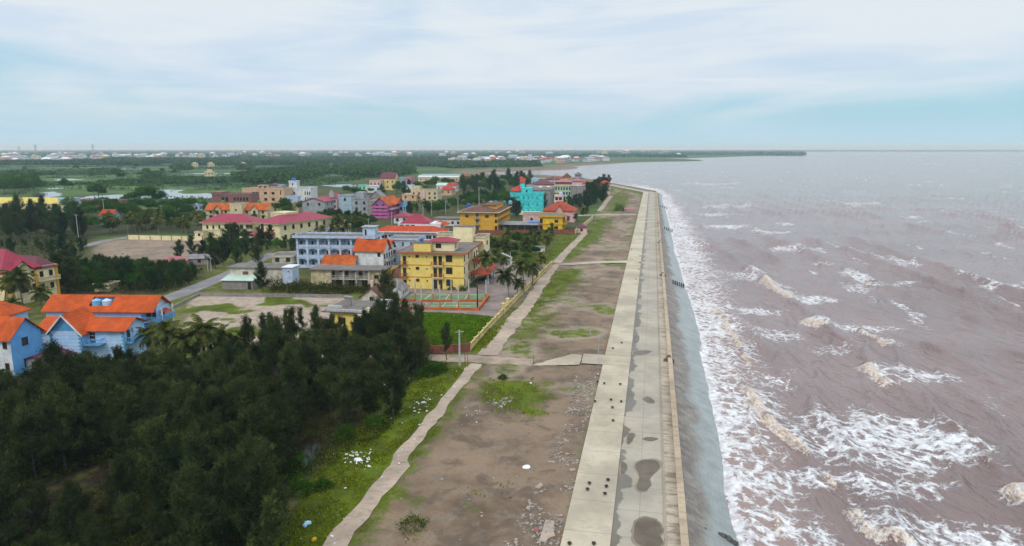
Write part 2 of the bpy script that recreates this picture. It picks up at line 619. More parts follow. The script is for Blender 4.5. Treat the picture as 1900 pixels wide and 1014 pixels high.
def land_material():
    m = bpy.data.materials.new('land')
    m.use_nodes = True
    g = NT(m.node_tree)
    out = g.n('OutputMaterial')
    b = g.n('BsdfPrincipled')
    b.inputs['Roughness'].default_value = 0.92
    b.inputs['Specular IOR Level'].default_value = 0.15
    tc = g.n('TexCoord')
    v = tc.outputs['Object']
    at = g.n('Attribute', attribute_name='cover')
    sp = g.n('SeparateColor')
    g.l(at.outputs['Color'], sp.inputs[0])
    gr, pale, far = sp.outputs
    n1 = g.noise(v, 0.09, 6, 0.62)
    n2 = g.noise(v, 0.55, 6, 0.65)
    n3 = g.noise(v, 3.0, 5, 0.7)
    n4 = g.noise(v, 0.02, 5, 0.6)
    # bare ground: brown, wheel-worn, greyer where rubble lies
    dirt = g.mix(g.ramp(n1, 0.32, 0.66), (0.082, 0.052, 0.032), (0.235, 0.158, 0.100))
    dirt = g.mix(g.ramp(n2, 0.42, 0.70, 0, 0.85), dirt, (0.17, 0.135, 0.105))
    dirt = g.mix(g.ramp(g.noise(v, 0.23, 6, 0.65, 0.4), 0.50, 0.62, 0, 0.8), dirt, (0.075, 0.052, 0.036))
    dirt = g.mix(g.ramp(n3, 0.50, 0.75, 0, 0.7), dirt, (0.065, 0.046, 0.036))
    vr = g.n('TexVoronoi')
    vr.inputs['Scale'].default_value = 2.6
    g.l(v, vr.inputs[0])
    dirt = g.mix(g.math('MULTIPLY', g.ramp(vr.outputs[0], 0.16, 0.05), g.ramp(n2, 0.46, 0.6)), dirt, (0.36, 0.32, 0.28))
    sand = g.mix(g.ramp(n2, 0.35, 0.65), (0.30, 0.235, 0.185), (0.42, 0.35, 0.285))
    bare = g.mix(g.math('MULTIPLY', pale, g.ramp(n1, 0.2, 0.55, 0.65, 1.0)), dirt, sand)
    # grass
    gn = g.noise(g.mapping(v, (1, 0.7, 1)), 0.22, 5, 0.6)
    grass = g.mix(g.ramp(gn, 0.34, 0.66), (0.060, 0.072, 0.004), (0.105, 0.150, 0.006))
    grass = g.mix(g.ramp(n3, 0.4, 0.75, 0, 0.7), grass, (0.028, 0.045, 0.006))
    grass = g.mix(g.ramp(n2, 0.55, 0.75, 0, 0.6), grass, (0.15, 0.125, 0.03))
    gf = g.math('ADD', g.math('MULTIPLY', gr, 1.3), g.math('MULTIPLY', g.math('SUBTRACT', n2, 0.5), 1.9))
    near = g.mix(g.ramp(gf, 0.30, 1.0), bare, grass)
    # the plain: fields, reed and scrub in long pieces
    fz = g.noise(g.mapping(v, (0.35, 1.6, 1), (0, 0, 0.12)), 0.006, 6, 0.6, 0.6)
    fy = g.noise(g.mapping(v, (0.5, 2.6, 1), (0, 0, -0.06)), 0.014, 5, 0.65, 0.4)
    field = g.mix(g.ramp(fz, 0.38, 0.62), (0.026, 0.064, 0.022), (0.085, 0.145, 0.030))
    field = g.mix(g.ramp(fy, 0.50, 0.72, 0, 0.8), field, (0.075, 0.075, 0.030))
    field = g.mix(g.ramp(n4, 0.50, 0.66, 0, 0.8), field, (0.016, 0.036, 0.014))
    field = g.mix(g.ramp(n1, 0.52, 0.7, 0, 0.6), field, (0.022, 0.038, 0.012))
    col = g.mix(far, near, field)
    litter = g.mix(g.ramp(n2, 0.35, 0.7), (0.022, 0.017, 0.010), (0.055, 0.046, 0.020))
    col = g.mix(g.math('MULTIPLY', at.outputs['Alpha'], g.ramp(n2, 0.75, 0.45, 0.55, 1.0)), col, litter)
    g.l(col, b.inputs['Base Color'])
    bn = g.n('Bump')
    bn.inputs['Strength'].default_value = 0.7
    bn.inputs['Distance'].default_value = 0.25
    g.l(g.math('ADD', n2, g.math('MULTIPLY', n3, 0.6)), bn.inputs['Height'])
    g.l(bn.outputs[0], b.inputs['Normal'])
    g.l(b.outputs[0], out.inputs[0])
    return m


def build_land():
    cols = np.linspace(-900, 2500, 900)
    rows = np.concatenate([np.linspace(1700, 1080, 40), np.linspace(1076, 330, 320), np.linspace(329, 284, 110), [283.3, 282.6, 282, 281.4, 280.9, 280.5, 280.2, 279.9, 279.7]])
    X, Y = fan(cols, rows)
    Z = ground_height(X, Y)
    V = np.stack([X, Y, Z], -1).reshape(-1, 3)
    Q = lattice(len(rows), len(cols))
    # below the open sea, far from any shore, nothing is needed
    s = sdist(V[:, 0], V[:, 1], SEA_POLY)
    keep = (s[Q] < 90).any(1)
    me = np_mesh('ground', V, Q[keep], land_material())
    x, y = V[:, 0], V[:, 1]
    n = fbm(x / 3.1, y / 3.1, 4, 21)
    n_b = fbm(x / 11, y / 11, 3, 5)
    gr = np.full(len(x), 0.62) + (n - 0.5) * 0.5
    pale = np.full(len(x), 0.25)
    far = sstep(215, 330, y)
    def soft(poly, w=3.0, k=2.5):
        return sstep(-w, w, sdist(x, y, poly) + (n - 0.5) * 2 * k)
    m = soft(LOT, 1.5, 1.5)
    lotg = 0.03 + 0.62 * sstep(0.48, 0.75, n_b)
    for poly, st in GR_PATCH:
        lotg = np.maximum(lotg, st * .85 * soft(poly, 4.5, 4.5))
    gr = gr * (1 - m) + lotg * m
    far = far * (1 - soft(GP([(860, 700), (1010, 500), (1110, 395), (1145, 330), (1250, 352), (1250, 700)]), 4, 1))
    pale = pale * (1 - m) + m * (0.15 + 0.75 * sstep(0.45, 0.7, n_b) * sstep(60, 130, y))
    m = soft(VERGE, 1.2, 1.5)
    gr = gr * (1 - m) + 0.9 * m
    m = soft(MEADOW, .6, .6)
    gr = gr * (1 - m) + 1.15 * m
    far = far * (1 - m)
    m = soft(FENCE_VERGE, .8, .6)
    gr = gr * (1 - m) + .8 * m
    m = soft(YARD, 2.0, 2.5)
    gr = gr * (1 - m) + (0.05 + 0.9 * sstep(0.55, 0.7, n_b)) * m
    pale = pale * (1 - m) + 0.9 * m
    m = soft(FIELD, 2, 2)
    gr = gr * (1 - m)
    pale = pale * (1 - m) + 0.38 * m
    far = far * (1 - m)
    m = soft(COURTYARD, 1, 1)
    gr = gr * (1 - m)
    pale = pale * (1 - m) + 0.5 * m
    m = soft(GARDEN_GREEN, 1.5, 1)
    gr = gr * (1 - m) + 1.0 * m
    far = far * (1 - m)
    # ground among the houses: trodden earth and yards
    town = soft(GP([(520, 440), (560, 360), (700, 330), (860, 335), (1000, 330), (1130, 345), (1080, 400), (1060, 440), (900, 500), (560, 540)]), 8, 5)
    far = far * (1 - 0.75 * town)
    gr = gr * (1 - town) + town * np.where(gr > 1.0, gr, 0.62)
    # bare sand by the shore
    sh = sdist(x, y, SEA_POLY)
    beach = sstep(-60, -10, sh) * sstep(600, 900, y) * sstep(2600, 1500, y)
    gr = gr * (1 - beach)
    far = far * (1 - beach)
    pale = pale * (1 - beach) + 0.12 * beach
    # the grove's floor: dark leaf litter and thin grass
    lit = soft(GROVE_FLOOR, 3, 3) * (1 - soft(VERGE, 1.2, 1.5))
    belt = soft(BELT_FLOOR, 5, 4)
    lit = np.maximum(np.maximum(lit, belt * .8), town * .55 * (1 - soft(GARDEN_GREEN, 1.5, 1)) * (1 - soft(COURTYARD, 1, 1)) * (1 - soft(YARD, 2, 2.5)))
    set_mask(me, 'cover', np.stack([gr, np.clip(pale, 0, 1), np.clip(far, 0, 1), np.clip(lit, 0, 1)], -1))
    tag(link('ground', me), kind='structure')


build_land()


# ---------------------------------------------------------------- sea
BREAK = [  # breaker lines: pixels on the sea, half width m, height m, foam share
    ([(1268, 470), (1290, 535), (1322, 580), (1345, 625), (1365, 690), (1392, 760), (1410, 835), (1430, 900), (1442, 960), (1455, 1030)], 0.55, 0.45, .55),
    ([(1322, 565), (1348, 600), (1372, 640), (1388, 672), (1402, 690)], 0.95, 0.6, .9),
    ([(1376, 712), (1400, 735), (1412, 765), (1438, 790), (1470, 815), (1494, 842), (1525, 858)], 1.25, 0.95, 1.0),
    ([(1524, 876), (1540, 896), (1556, 908)], 1.0, 0.9, 1.0),
    ([(1568, 926), (1584, 955), (1606, 980), (1636, 996), (1672, 1012), (1720, 1040)], 1.25, 1.0, 1.0),
    ([(1594, 672), (1612, 690), (1636, 708), (1672, 724)], 1.6, 1.2, 1.0),
    ([(1488, 588), (1506, 602), (1538, 617)], 1.7, 1.2, 1.0),
    ([(1414, 520), (1436, 538), (1474, 560)], 1.6, 1.1, 1.0),
    ([(1868, 904), (1884, 926), (1908, 952)], 1.3, 1.1, 1.0),
    ([(1815, 854), (1828, 862), (1840, 876)], 0.7, 0.8, .45),
    ([(1390, 500), (1410, 507)], 1.2, 0.7, .8), ([(1506, 487), (1532, 493)], 1.4, 0.8, .8), ([(1610, 474), (1634, 478)], 1.5, 0.8, .8),
    ([(1598, 522), (1618, 527)], 1.5, 0.8, .9), ([(1606, 620), (1628, 626)], 1.2, 0.8, .9), ([(1872, 566), (1900, 572)], 1.5, 0.8, .8),
    ([(1300, 415), (1318, 425)], 1.2, 0.7, .5), ([(1392, 425), (1414, 431)], 1.5, 0.8, .6), ([(1560, 376), (1578, 380)], 2.0, 0.9, .6),
    ([(1855, 416), (1890, 422)], 1.5, 0.8, .25), ([(1768, 576), (1822, 596)], 1.6, 1.1, .12), ([(1700, 632), (1760, 660)], 1.5, 0.9, .08),
    ([(1310, 440), (1330, 452)], 1.5, 0.9, .1), ([(1490, 600), (1590, 650)], 1.4, 0.8, .05), ([(1740, 780), (1860, 850)], 1.4, 0.9, .04), ([(1400, 350), (1440, 352)], 2.0, 0.8, .3)]
FOAM = [  # lace of spent breakers: polygon, density
    ([(1440, 760), (1560, 758), (1700, 772), (1790, 800), (1830, 830), (1815, 860), (1700, 872), (1560, 862), (1500, 830)], .82),
    ([(1520, 870), (1600, 880), (1780, 890), (1770, 925), (1640, 930), (1580, 910)], .62),
    ([(1575, 920), (1690, 950), (1900, 965), (1960, 1030), (1640, 1040), (1600, 980)], .66),
    ([(1650, 686), (1700, 684), (1775, 690), (1760, 706), (1690, 716), (1672, 712)], .85),
    ([(1520, 600), (1600, 598), (1680, 606), (1640, 616), (1550, 616)], .7),
    ([(1450, 545), (1540, 548), (1580, 558), (1490, 560)], .75), ([(1370, 600), (1470, 606), (1500, 625), (1400, 640)], .6),
    ([(1360, 570), (1470, 572), (1440, 580), (1370, 584)], .7), ([(1340, 500), (1440, 505), (1420, 520), (1340, 520)], .6), ([(1430, 455), (1540, 458), (1500, 466), (1420, 466)], .6),
    ([(1320, 415), (1390, 417), (1370, 424), (1320, 424)], .75), ([(1400, 428), (1480, 426), (1470, 432), (1410, 434)], .65), ([(1610, 524), (1700, 520), (1690, 530), (1620, 532)], .6),
    ([(1820, 528), (1900, 522), (1910, 534), (1830, 538)], .7), ([(1290, 396), (1370, 395), (1360, 400), (1300, 401)], .7), ([(1500, 640), (1620, 632), (1600, 650), (1510, 660)], .35),
    ([(1300, 380), (1420, 379), (1400, 385), (1310, 386)], .5), ([(1560, 376), (1640, 374), (1630, 379), (1570, 381)], .6), ([(1290, 340), (1380, 338), (1370, 342), (1300, 344)], .5), ([(1540, 355), (1620, 354), (1600, 358)], .4),
    ([(1380, 680), (1480, 690), (1470, 720), (1400, 715)], .5), ([(1420, 860), (1540, 868), (1560, 910), (1450, 905)], .55), ([(1430, 960), (1560, 940), (1590, 1030), (1440, 1040)], .55)]
# where the swash ends on the revetment, pixel line
SWASH = [(1420, 1100), (1372, 1014), (1356, 960), (1346, 910), (1340, 850), (1326, 780), (1316, 720), (1306, 665), (1290, 600), (1272, 540), (1258, 490), (1246, 440), (1237, 400), (1228, 370), (1216, 352)]


def sea_material():
    m = bpy.data.materials.new('sea_water')
    m.use_nodes = True
    g = NT(m.node_tree)
    out = g.n('OutputMaterial')
    b = g.n('BsdfPrincipled')
    b.inputs['IOR'].default_value = 1.33
    tc = g.n('TexCoord')
    v = tc.outputs['Object']
    at = g.n('Attribute', attribute_name='foam')
    sp = g.n('SeparateColor')
    g.l(at.outputs['Color'], sp.inputs[0])
    lace, tan_, swash = sp.outputs
    # muddy water
    n1 = g.noise(v, 0.02, 4, 0.6)
    water = g.mix(g.ramp(n1, 0.35, 0.65), (0.182, 0.130, 0.123), (0.228, 0.168, 0.162))
    water = g.mix(swash, water, (0.30, 0.21, 0.19))
    # lacy foam: distorted cells whose walls are foam
    wv = g.n('VectorMath', operation='MULTIPLY_ADD')
    g.l(g.noise(v, 0.5, 4, 0.6, 0, 1), wv.inputs[0])
    wv.inputs[1].default_value = (2.6, 2.6, 0)
    g.l(v, wv.inputs[2])
    vo = g.n('TexVoronoi', feature='DISTANCE_TO_EDGE')
    vo.inputs['Scale'].default_value = 0.50
    g.l(g.mapping(wv.outputs[0], (1.0, 0.8, 0)), vo.inputs[0])
    vo2 = g.n('TexVoronoi', feature='DISTANCE_TO_EDGE')
    vo2.inputs['Scale'].default_value = 1.7
    g.l(wv.outputs[0], vo2.inputs[0])
    nz = g.noise(v, 1.2, 6, 0.7)
    nf = g.noise(v, 0.16, 4, 0.6)
    cell = g.math('ADD', g.math('MULTIPLY', vo.outputs[0], 0.75), g.math('MULTIPLY', vo2.outputs[0], 0.35))
    thr = g.math('ADD', g.math('MULTIPLY', lace, 0.34), g.math('MULTIPLY', g.math('SUBTRACT', nf, 0.5), 0.30))
    thr = g.math('ADD', thr, g.math('MULTIPLY', g.math('SUBTRACT', nz, 0.5), 0.50))
    ff = g.ramp(g.math('SUBTRACT', thr, cell), -0.05, 0.12)
    ff = g.math('MULTIPLY', ff, g.ramp(lace, 0.02, 0.2))
    foamc = g.mix(g.ramp(nz, 0.3, 0.7), (0.58, 0.59, 0.62), (0.78, 0.79, 0.81))
    col = g.mix(g.math('MULTIPLY', ff, g.ramp(g.noise(v, 0.9, 4, 0.6), 0.30, 0.62, 0.45, 0.95)), water, foamc)
    # the breaking faces: froth full of silt
    nt = g.noise(g.mapping(v, (1.0, 0.6, 1)), 3.0, 5, 0.65)
    tf = g.ramp(g.math('ADD', tan_, g.math('MULTIPLY', g.math('SUBTRACT', nt, 0.5), 1.5)), 0.30, 0.62)
    tf = g.math('MULTIPLY', g.math('MULTIPLY', tf, g.ramp(tan_, 0.02, 0.15)), g.ramp(g.noise(g.mapping(v, (1.6, .7, 1)), 1.6, 5, .7), 0.34, 0.52, 0.25, 0.92))
    tanc = g.mix(g.ramp(nt, 0.35, 0.68), (0.40, 0.30, 0.235), (0.74, 0.65, 0.555))
    col = g.mix(tf, col, tanc)
    g.l(col, b.inputs['Base Color'])
    fm = g.math('MAXIMUM', ff, tf)
    g.l(g.ramp(fm, 0, 1, 0.12, 0.85, False), b.inputs['Roughness'])
    g.l(g.ramp(fm, 0, 1, 0.5, 0.15, False), b.inputs['Specular IOR Level'])
    # ripples: wind chop in several sizes
    vx = g.mapping(v, (1.0, 0.42, 1), (0, 0, R(-8)))
    r1 = g.noise(vx, 0.22, 4, 0.6, 0.4)
    r2 = g.noise(vx, 0.8, 5, 0.65, 0.3)
    r3 = g.noise(v, 3.2, 4, 0.6)
    hgt = g.math('ADD', g.math('MULTIPLY', g.math('POWER', r1, 1.6), 1.7), g.math('ADD', g.math('MULTIPLY', r2, 0.38), g.math('MULTIPLY', r3, 0.06)))
    hgt = g.math('MULTIPLY', hgt, at.outputs['Alpha'])
    hgt = g.math('ADD', hgt, g.math('MULTIPLY', fm, 0.12))
    bn = g.n('Bump')
    bn.inputs['Strength'].default_value = 0.62
    bn.inputs['Distance'].default_value = 1.0
    g.l(hgt, bn.inputs['Height'])
    bn.inputs['Distance'].default_value = 1.5
    g.l(bn.outputs[0], b.inputs['Normal'])
    g.l(b.outputs[0], out.inputs[0])
    return m


def build_sea():
    cols = np.linspace(780, 2300, 760)
    rows = np.concatenate([np.linspace(1150, 320, 440), np.linspace(319, 283, 80), [282.4, 281.8, 281.2, 280.6, 280.2, 279.9, 279.7]])
    X, Y = fan(cols, rows, SEA_Z)
    x, y = X.ravel(), Y.ravel()
    u, v = UV(x, y)
    dist = np.hypot(x, y)
    sh = sdist(x, y, SEA_POLY)
    calm = sstep(0, 25, sh)
    # swell: crests run nearly along the wall, seas from the right
    wob = (fbm(x / 60, y / 60, 3, 4) - .5) * 14
    wob2 = (fbm(x / 23, y / 23, 3, 14) - .5) * 9
    def crest(ph, k):
        s = 0.5 + 0.5 * np.sin(ph + .65 * np.sin(ph))
        return s ** k
    amp_n = fbm(x / 35, y / 70, 3, 9)
    near = sstep(2600, 250, dist)
    z = 1.15 * crest((u * 1.0 + v * 0.10 + wob) * 2 * pi / 17.0, 3.6) * sstep(.34, .62, amp_n) * (1 + .45 * sstep(130, 260, dist)) * sstep(1000, 330, dist)
    z = z + 0.62 * crest((u * .97 - v * 0.22 + wob2) * 2 * pi / 7.3, 3.0) * sstep(.3, .6, fbm(x / 14, y / 28, 3, 19))
    z = z + 0.26 * crest((u * .9 + v * 0.40 + wob2) * 2 * pi / 3.6, 2.2) * fbm(x / 8, y / 14, 2, 29)
    z = z + (fbm(x / 1.6, y / 3.0, 3, 33) - .5) * 0.30
    z = (z - 0.6) * (0.25 + 0.75 * calm) * (0.3 + 0.7 * near)
    nr = fbm(x / 1.3, y / 1.3, 4, 41)
    nr2 = fbm(x / 4.5, y / 4.5, 3, 43)
    tan_ = np.zeros_like(x)
    lace = np.zeros_like(x)
    for pts, hw, hh, share in BREAK:
        pts = GP(pts, SEA_Z)
        d, par = dseg(x, y, pts)
        L = sum(math.dist(a, b) for a, b in zip(pts[:-1], pts[1:]))
        mid = pts[len(pts) // 2]
        hw = .78 * hw * max(1.0, (mid[1] / 130) ** 0.5)
        # side: seaward (+u) is the long back, landward the steep face
        pu = np.interp(v, sorted([UV(*p)[1] for p in pts]), [UV(*p)[0] for p in sorted(pts, key=lambda p: UV(*p)[1])])
        du = u - pu + (nr2 - .5) * 1.6
        ends = sstep(0, min(4, L * .3), par) * sstep(0, min(4, L * .3), L - par) if L > 3 else 1
        ends = np.where(d > 6 * hw, 0, ends)
        prof = np.where(du < 0, sstep(-1.0 * hw, 0, du), sstep(4.0 * hw, 0, du))
        z = z + .8 * hh * prof * ends * (0.9 + 0.2 * nr2)
        face = np.where(du < 0, sstep(-1.5 * hw, -.4 * hw, du), sstep(1.3 * hw, 0.1 * hw, du))
        gap = sstep(0.25, 0.45, fbm(par / 3.1, par * 0 + hw * 7, 3, 55)) if share < 1 else 1
        tan_ = np.maximum(tan_, share * face * ends * gap * (0.15 + 1.35 * nr) * (.55 + .8 * nr2))
        z = z + tan_ * 0.0
        # a little lace trails behind
        lace = np.maximum(lace, share * 0.55 * sstep(7 * hw, 1 * hw, du) * sstep(-2.2 * hw, 0, du) * ends * (.4 + nr2))
    z = z + tan_ * (nr - .45) * 0.35
    wpx = (fbm(x / 6, y / 6, 3, 61) - .5)
    for pts, den in FOAM:
        pts = GP(pts, SEA_Z)
        ext = max(p[1] for p in pts) - min(p[1] for p in pts)
        k = min(5.0, max(1.2, ext * .25))
        lace = np.maximum(lace, den * .80 * sstep(-k * .7, k, sdist(x, y, pts) + wpx * 2.4 * k))
    # the surf against the wall
    sw = GP(SWASH, SEA_Z)
    o = np.argsort([p[1] for p in sw])
    su = np.interp(y, np.array([p[1] for p in sw])[o], np.array([p[0] for p in sw])[o])
    ds = (x - su)
    wide = np.interp(y, [50, 90, 130, 200, 330, 600, 900], [8.5, 10, 12, 16, 16, 13, 8])
    surf = sstep(wide * 1.15, wide * .3, ds + wpx * 7)
    surf = np.where(y > 640, surf * sstep(900, 640, y), surf)
    lace = np.maximum(lace, 0.66 * surf * (0.45 + 0.9 * nr2))
    lace = np.maximum(lace, sstep(2.2, 0.3, ds + (nr - .5) * 1.6) * sstep(900, 600, y))
    # white caps, thinning out with distance
    wc = sstep(.67, .78, fbm(u / 9, v / 26, 4, 71)) * sstep(15, 60, sh)
    lace = np.maximum(lace, wc * .50)
    swash = np.clip(surf, 0, 1) * .8
    V = np.stack([x, y, SEA_Z + z], -1)
    Q = lattice(len(rows), len(cols))
    keep = (sh[Q] > -8).any(1)
    me = np_mesh('sea', V, Q[keep], sea_material())
    set_mask(me, 'foam', np.stack([np.clip(lace, 0, 1), np.clip(tan_, 0, 1), swash, .52 + .48 * sstep(620, 110, dist)], -1))
    tag(link('sea', me), kind='structure')


build_sea()


# ---------------------------------------------------------------- sea front: slabs, road, ledge, wall, revetment (uv frame)
def conc_mat(name, col, joint=5.0, wet=0.0, seam=None, stain=0.3, rust=0.0):
    m = bpy.data.materials.new(name)
    m.use_nodes = True
    g = NT(m.node_tree)
    out = g.n('OutputMaterial')
    b = g.n('BsdfPrincipled')
    tc = g.n('TexCoord')
    v = tc.outputs['Object']
    n1 = g.noise(v, 0.12, 5, 0.6)
    n2 = g.noise(v, 0.9, 6, 0.68)
    n3 = g.noise(v, 9.0, 3, 0.6)
    k = g.mix(g.ramp(n1, 0.34, 0.66), tuple(c * 0.80 for c in col), tuple(c * 1.15 for c in col))
    k = g.mix(g.ramp(n2, 0.48, 0.75, 0, stain), k, tuple(c * 0.45 for c in col))
    k = g.mix(g.ramp(n3, 0.4, 0.7, 0, 0.16), k, tuple(c * 0.4 for c in col))
    sp = g.n('SeparateXYZ')
    g.l(v, sp.inputs[0])
    if joint:
        fr = g.math('FRACT', g.math('DIVIDE', sp.outputs[1], joint))
        j = g.math('LESS_THAN', fr, 0.05 / joint * 1.6)
        k = g.mix(g.math('MULTIPLY', j, 0.6), k, tuple(c * 0.3 for c in col))
    if rust:
        k = g.mix(g.ramp(g.noise(g.mapping(v, (.5, 1.3, 1)), 0.8, 6, 0.7), 0.48, 0.62, 0, rust), k, (0.17, 0.125, 0.085))
    rough = None
    if seam is not None:
        d = g.math('ABSOLUTE', g.math('SUBTRACT', sp.outputs[0], seam))
        k = g.mix(g.math('MULTIPLY', g.math('LESS_THAN', d, 0.03), 0.55), k, tuple(c * 0.3 for c in col))
    if wet:
        # standing water and damp: along the kerb of the slab, and in hollows
        e = g.math('SUBTRACT', sp.outputs[0], U_SLAB1)
        wob = g.noise(v, 0.22, 5, 0.55)
        wob2 = g.noise(v, 0.75, 4, 0.55)
        edge = g.ramp(g.math('SUBTRACT', g.math('MULTIPLY', g.math('SUBTRACT', wob, 0.33), 5.0), e), -0.05, 0.12)
        pud = g.ramp(g.math('ADD', g.noise(g.mapping(v, (1.0, .75, 1), (0, 0, 0), (2.2, 6.4, 0)), 0.17, 3, 0.45), g.math('MULTIPLY', g.math('SUBTRACT', wob2, .5), 0.06)), 0.615, 0.64)
        wf = edge
        k = g.mix(g.math('MULTIPLY', wf, 0.8), k, (0.075, 0.056, 0.036))
        rough = g.ramp(wf, 0, 1, 0.75, 0.45, False)
        damp = g.ramp(g.noise(v, 0.10, 4, 0.6), 0.40, 0.56)
        k = g.mix(g.math('MULTIPLY', damp, 0.18), k, (0.26, 0.27, 0.26))
        g.l(rough, b.inputs['Roughness'])
    else:
        b.inputs['Roughness'].default_value = 0.85
    b.inputs['Specular IOR Level'].default_value = 0.35
    g.l(k, b.inputs['Base Color'])
    bn = g.n('Bump')
    bn.inputs['Strength'].default_value = 0.35 if not wet else 0.15
    bn.inputs['Distance'].default_value = 0.03
    g.l(g.math('ADD', n2, n3), bn.inputs['Height'])
    g.l(bn.outputs[0], b.inputs['Normal'])
    g.l(b.outputs[0], out.inputs[0])
    return m


def strip(name, o0, o1, z0, z1, material, v0=None, v1=None, kind='structure', parent=None, step=12.0):
    """a lane parallel to the wall's path between two offsets from the parapet's inner face; v0..v1 limits it on the first leg"""
    if v0 is not None:
        A = [(U_PAR0 + o0, v0), (U_PAR0 + o0, v1)]
        B_ = [(U_PAR0 + o1, v0), (U_PAR0 + o1, v1)]
    else:
        A, B_ = offset_path(o0), offset_path(o1)
    mb = MB()
    n = len(A)
    vs = []
    for a, b in zip(A, B_):
        vs += [(a[0], a[1], z0), (b[0], b[1], z0), (b[0], b[1], z1), (a[0], a[1], z1)]
    fs = []
    for i in range(n - 1):
        for k in range(4):
            fs.append((4 * i + k, 4 * i + 4 + k, 4 * i + 4 + (k + 1) % 4, 4 * i + (k + 1) % 4))
    fs += [(3, 2, 1, 0), tuple(4 * (n - 1) + k for k in range(4))]
    mb.add(vs, fs)
    o = mb.obj(name, material, parent, rz=-A0)
    if kind: tag(o, kind=kind)
    return o


def sheet(name, pts, material, z, rough_edge=0.0, step=0.8, seed=0, kind='structure', thick=0.0):
    """a flat sheet on the ground from a ground polygon, its edge broken where it is worn"""
    rnd = np.random.RandomState(seed + 11)
    d = []
    n = len(pts)
    for i in range(n):
        a, b = np.array(pts[i]), np.array(pts[(i + 1) % n])
        k = max(1, min(160, int(np.linalg.norm(b - a) / step))) if rough_edge else 1
        for j in range(k):
            p = a + (b - a) * j / k
            if rough_edge:
                p = p + (rnd.rand(2) - .5) * rough_edge
            d.append(p)
    me = bpy.data.meshes.new(name)
    import bmesh
    bm = bmesh.new()
    vs = [bm.verts.new((p[0], p[1], z)) for p in d]
    f = bm.faces.new(vs)
    f.normal_update()
    if f.normal.z < 0:
        f.normal_flip()
    bmesh.ops.triangulate(bm, faces=[f])
    bm.to_mesh(me)
    bm.free()
    me.materials.append(material)
    return tag(link(name, me), kind=kind)


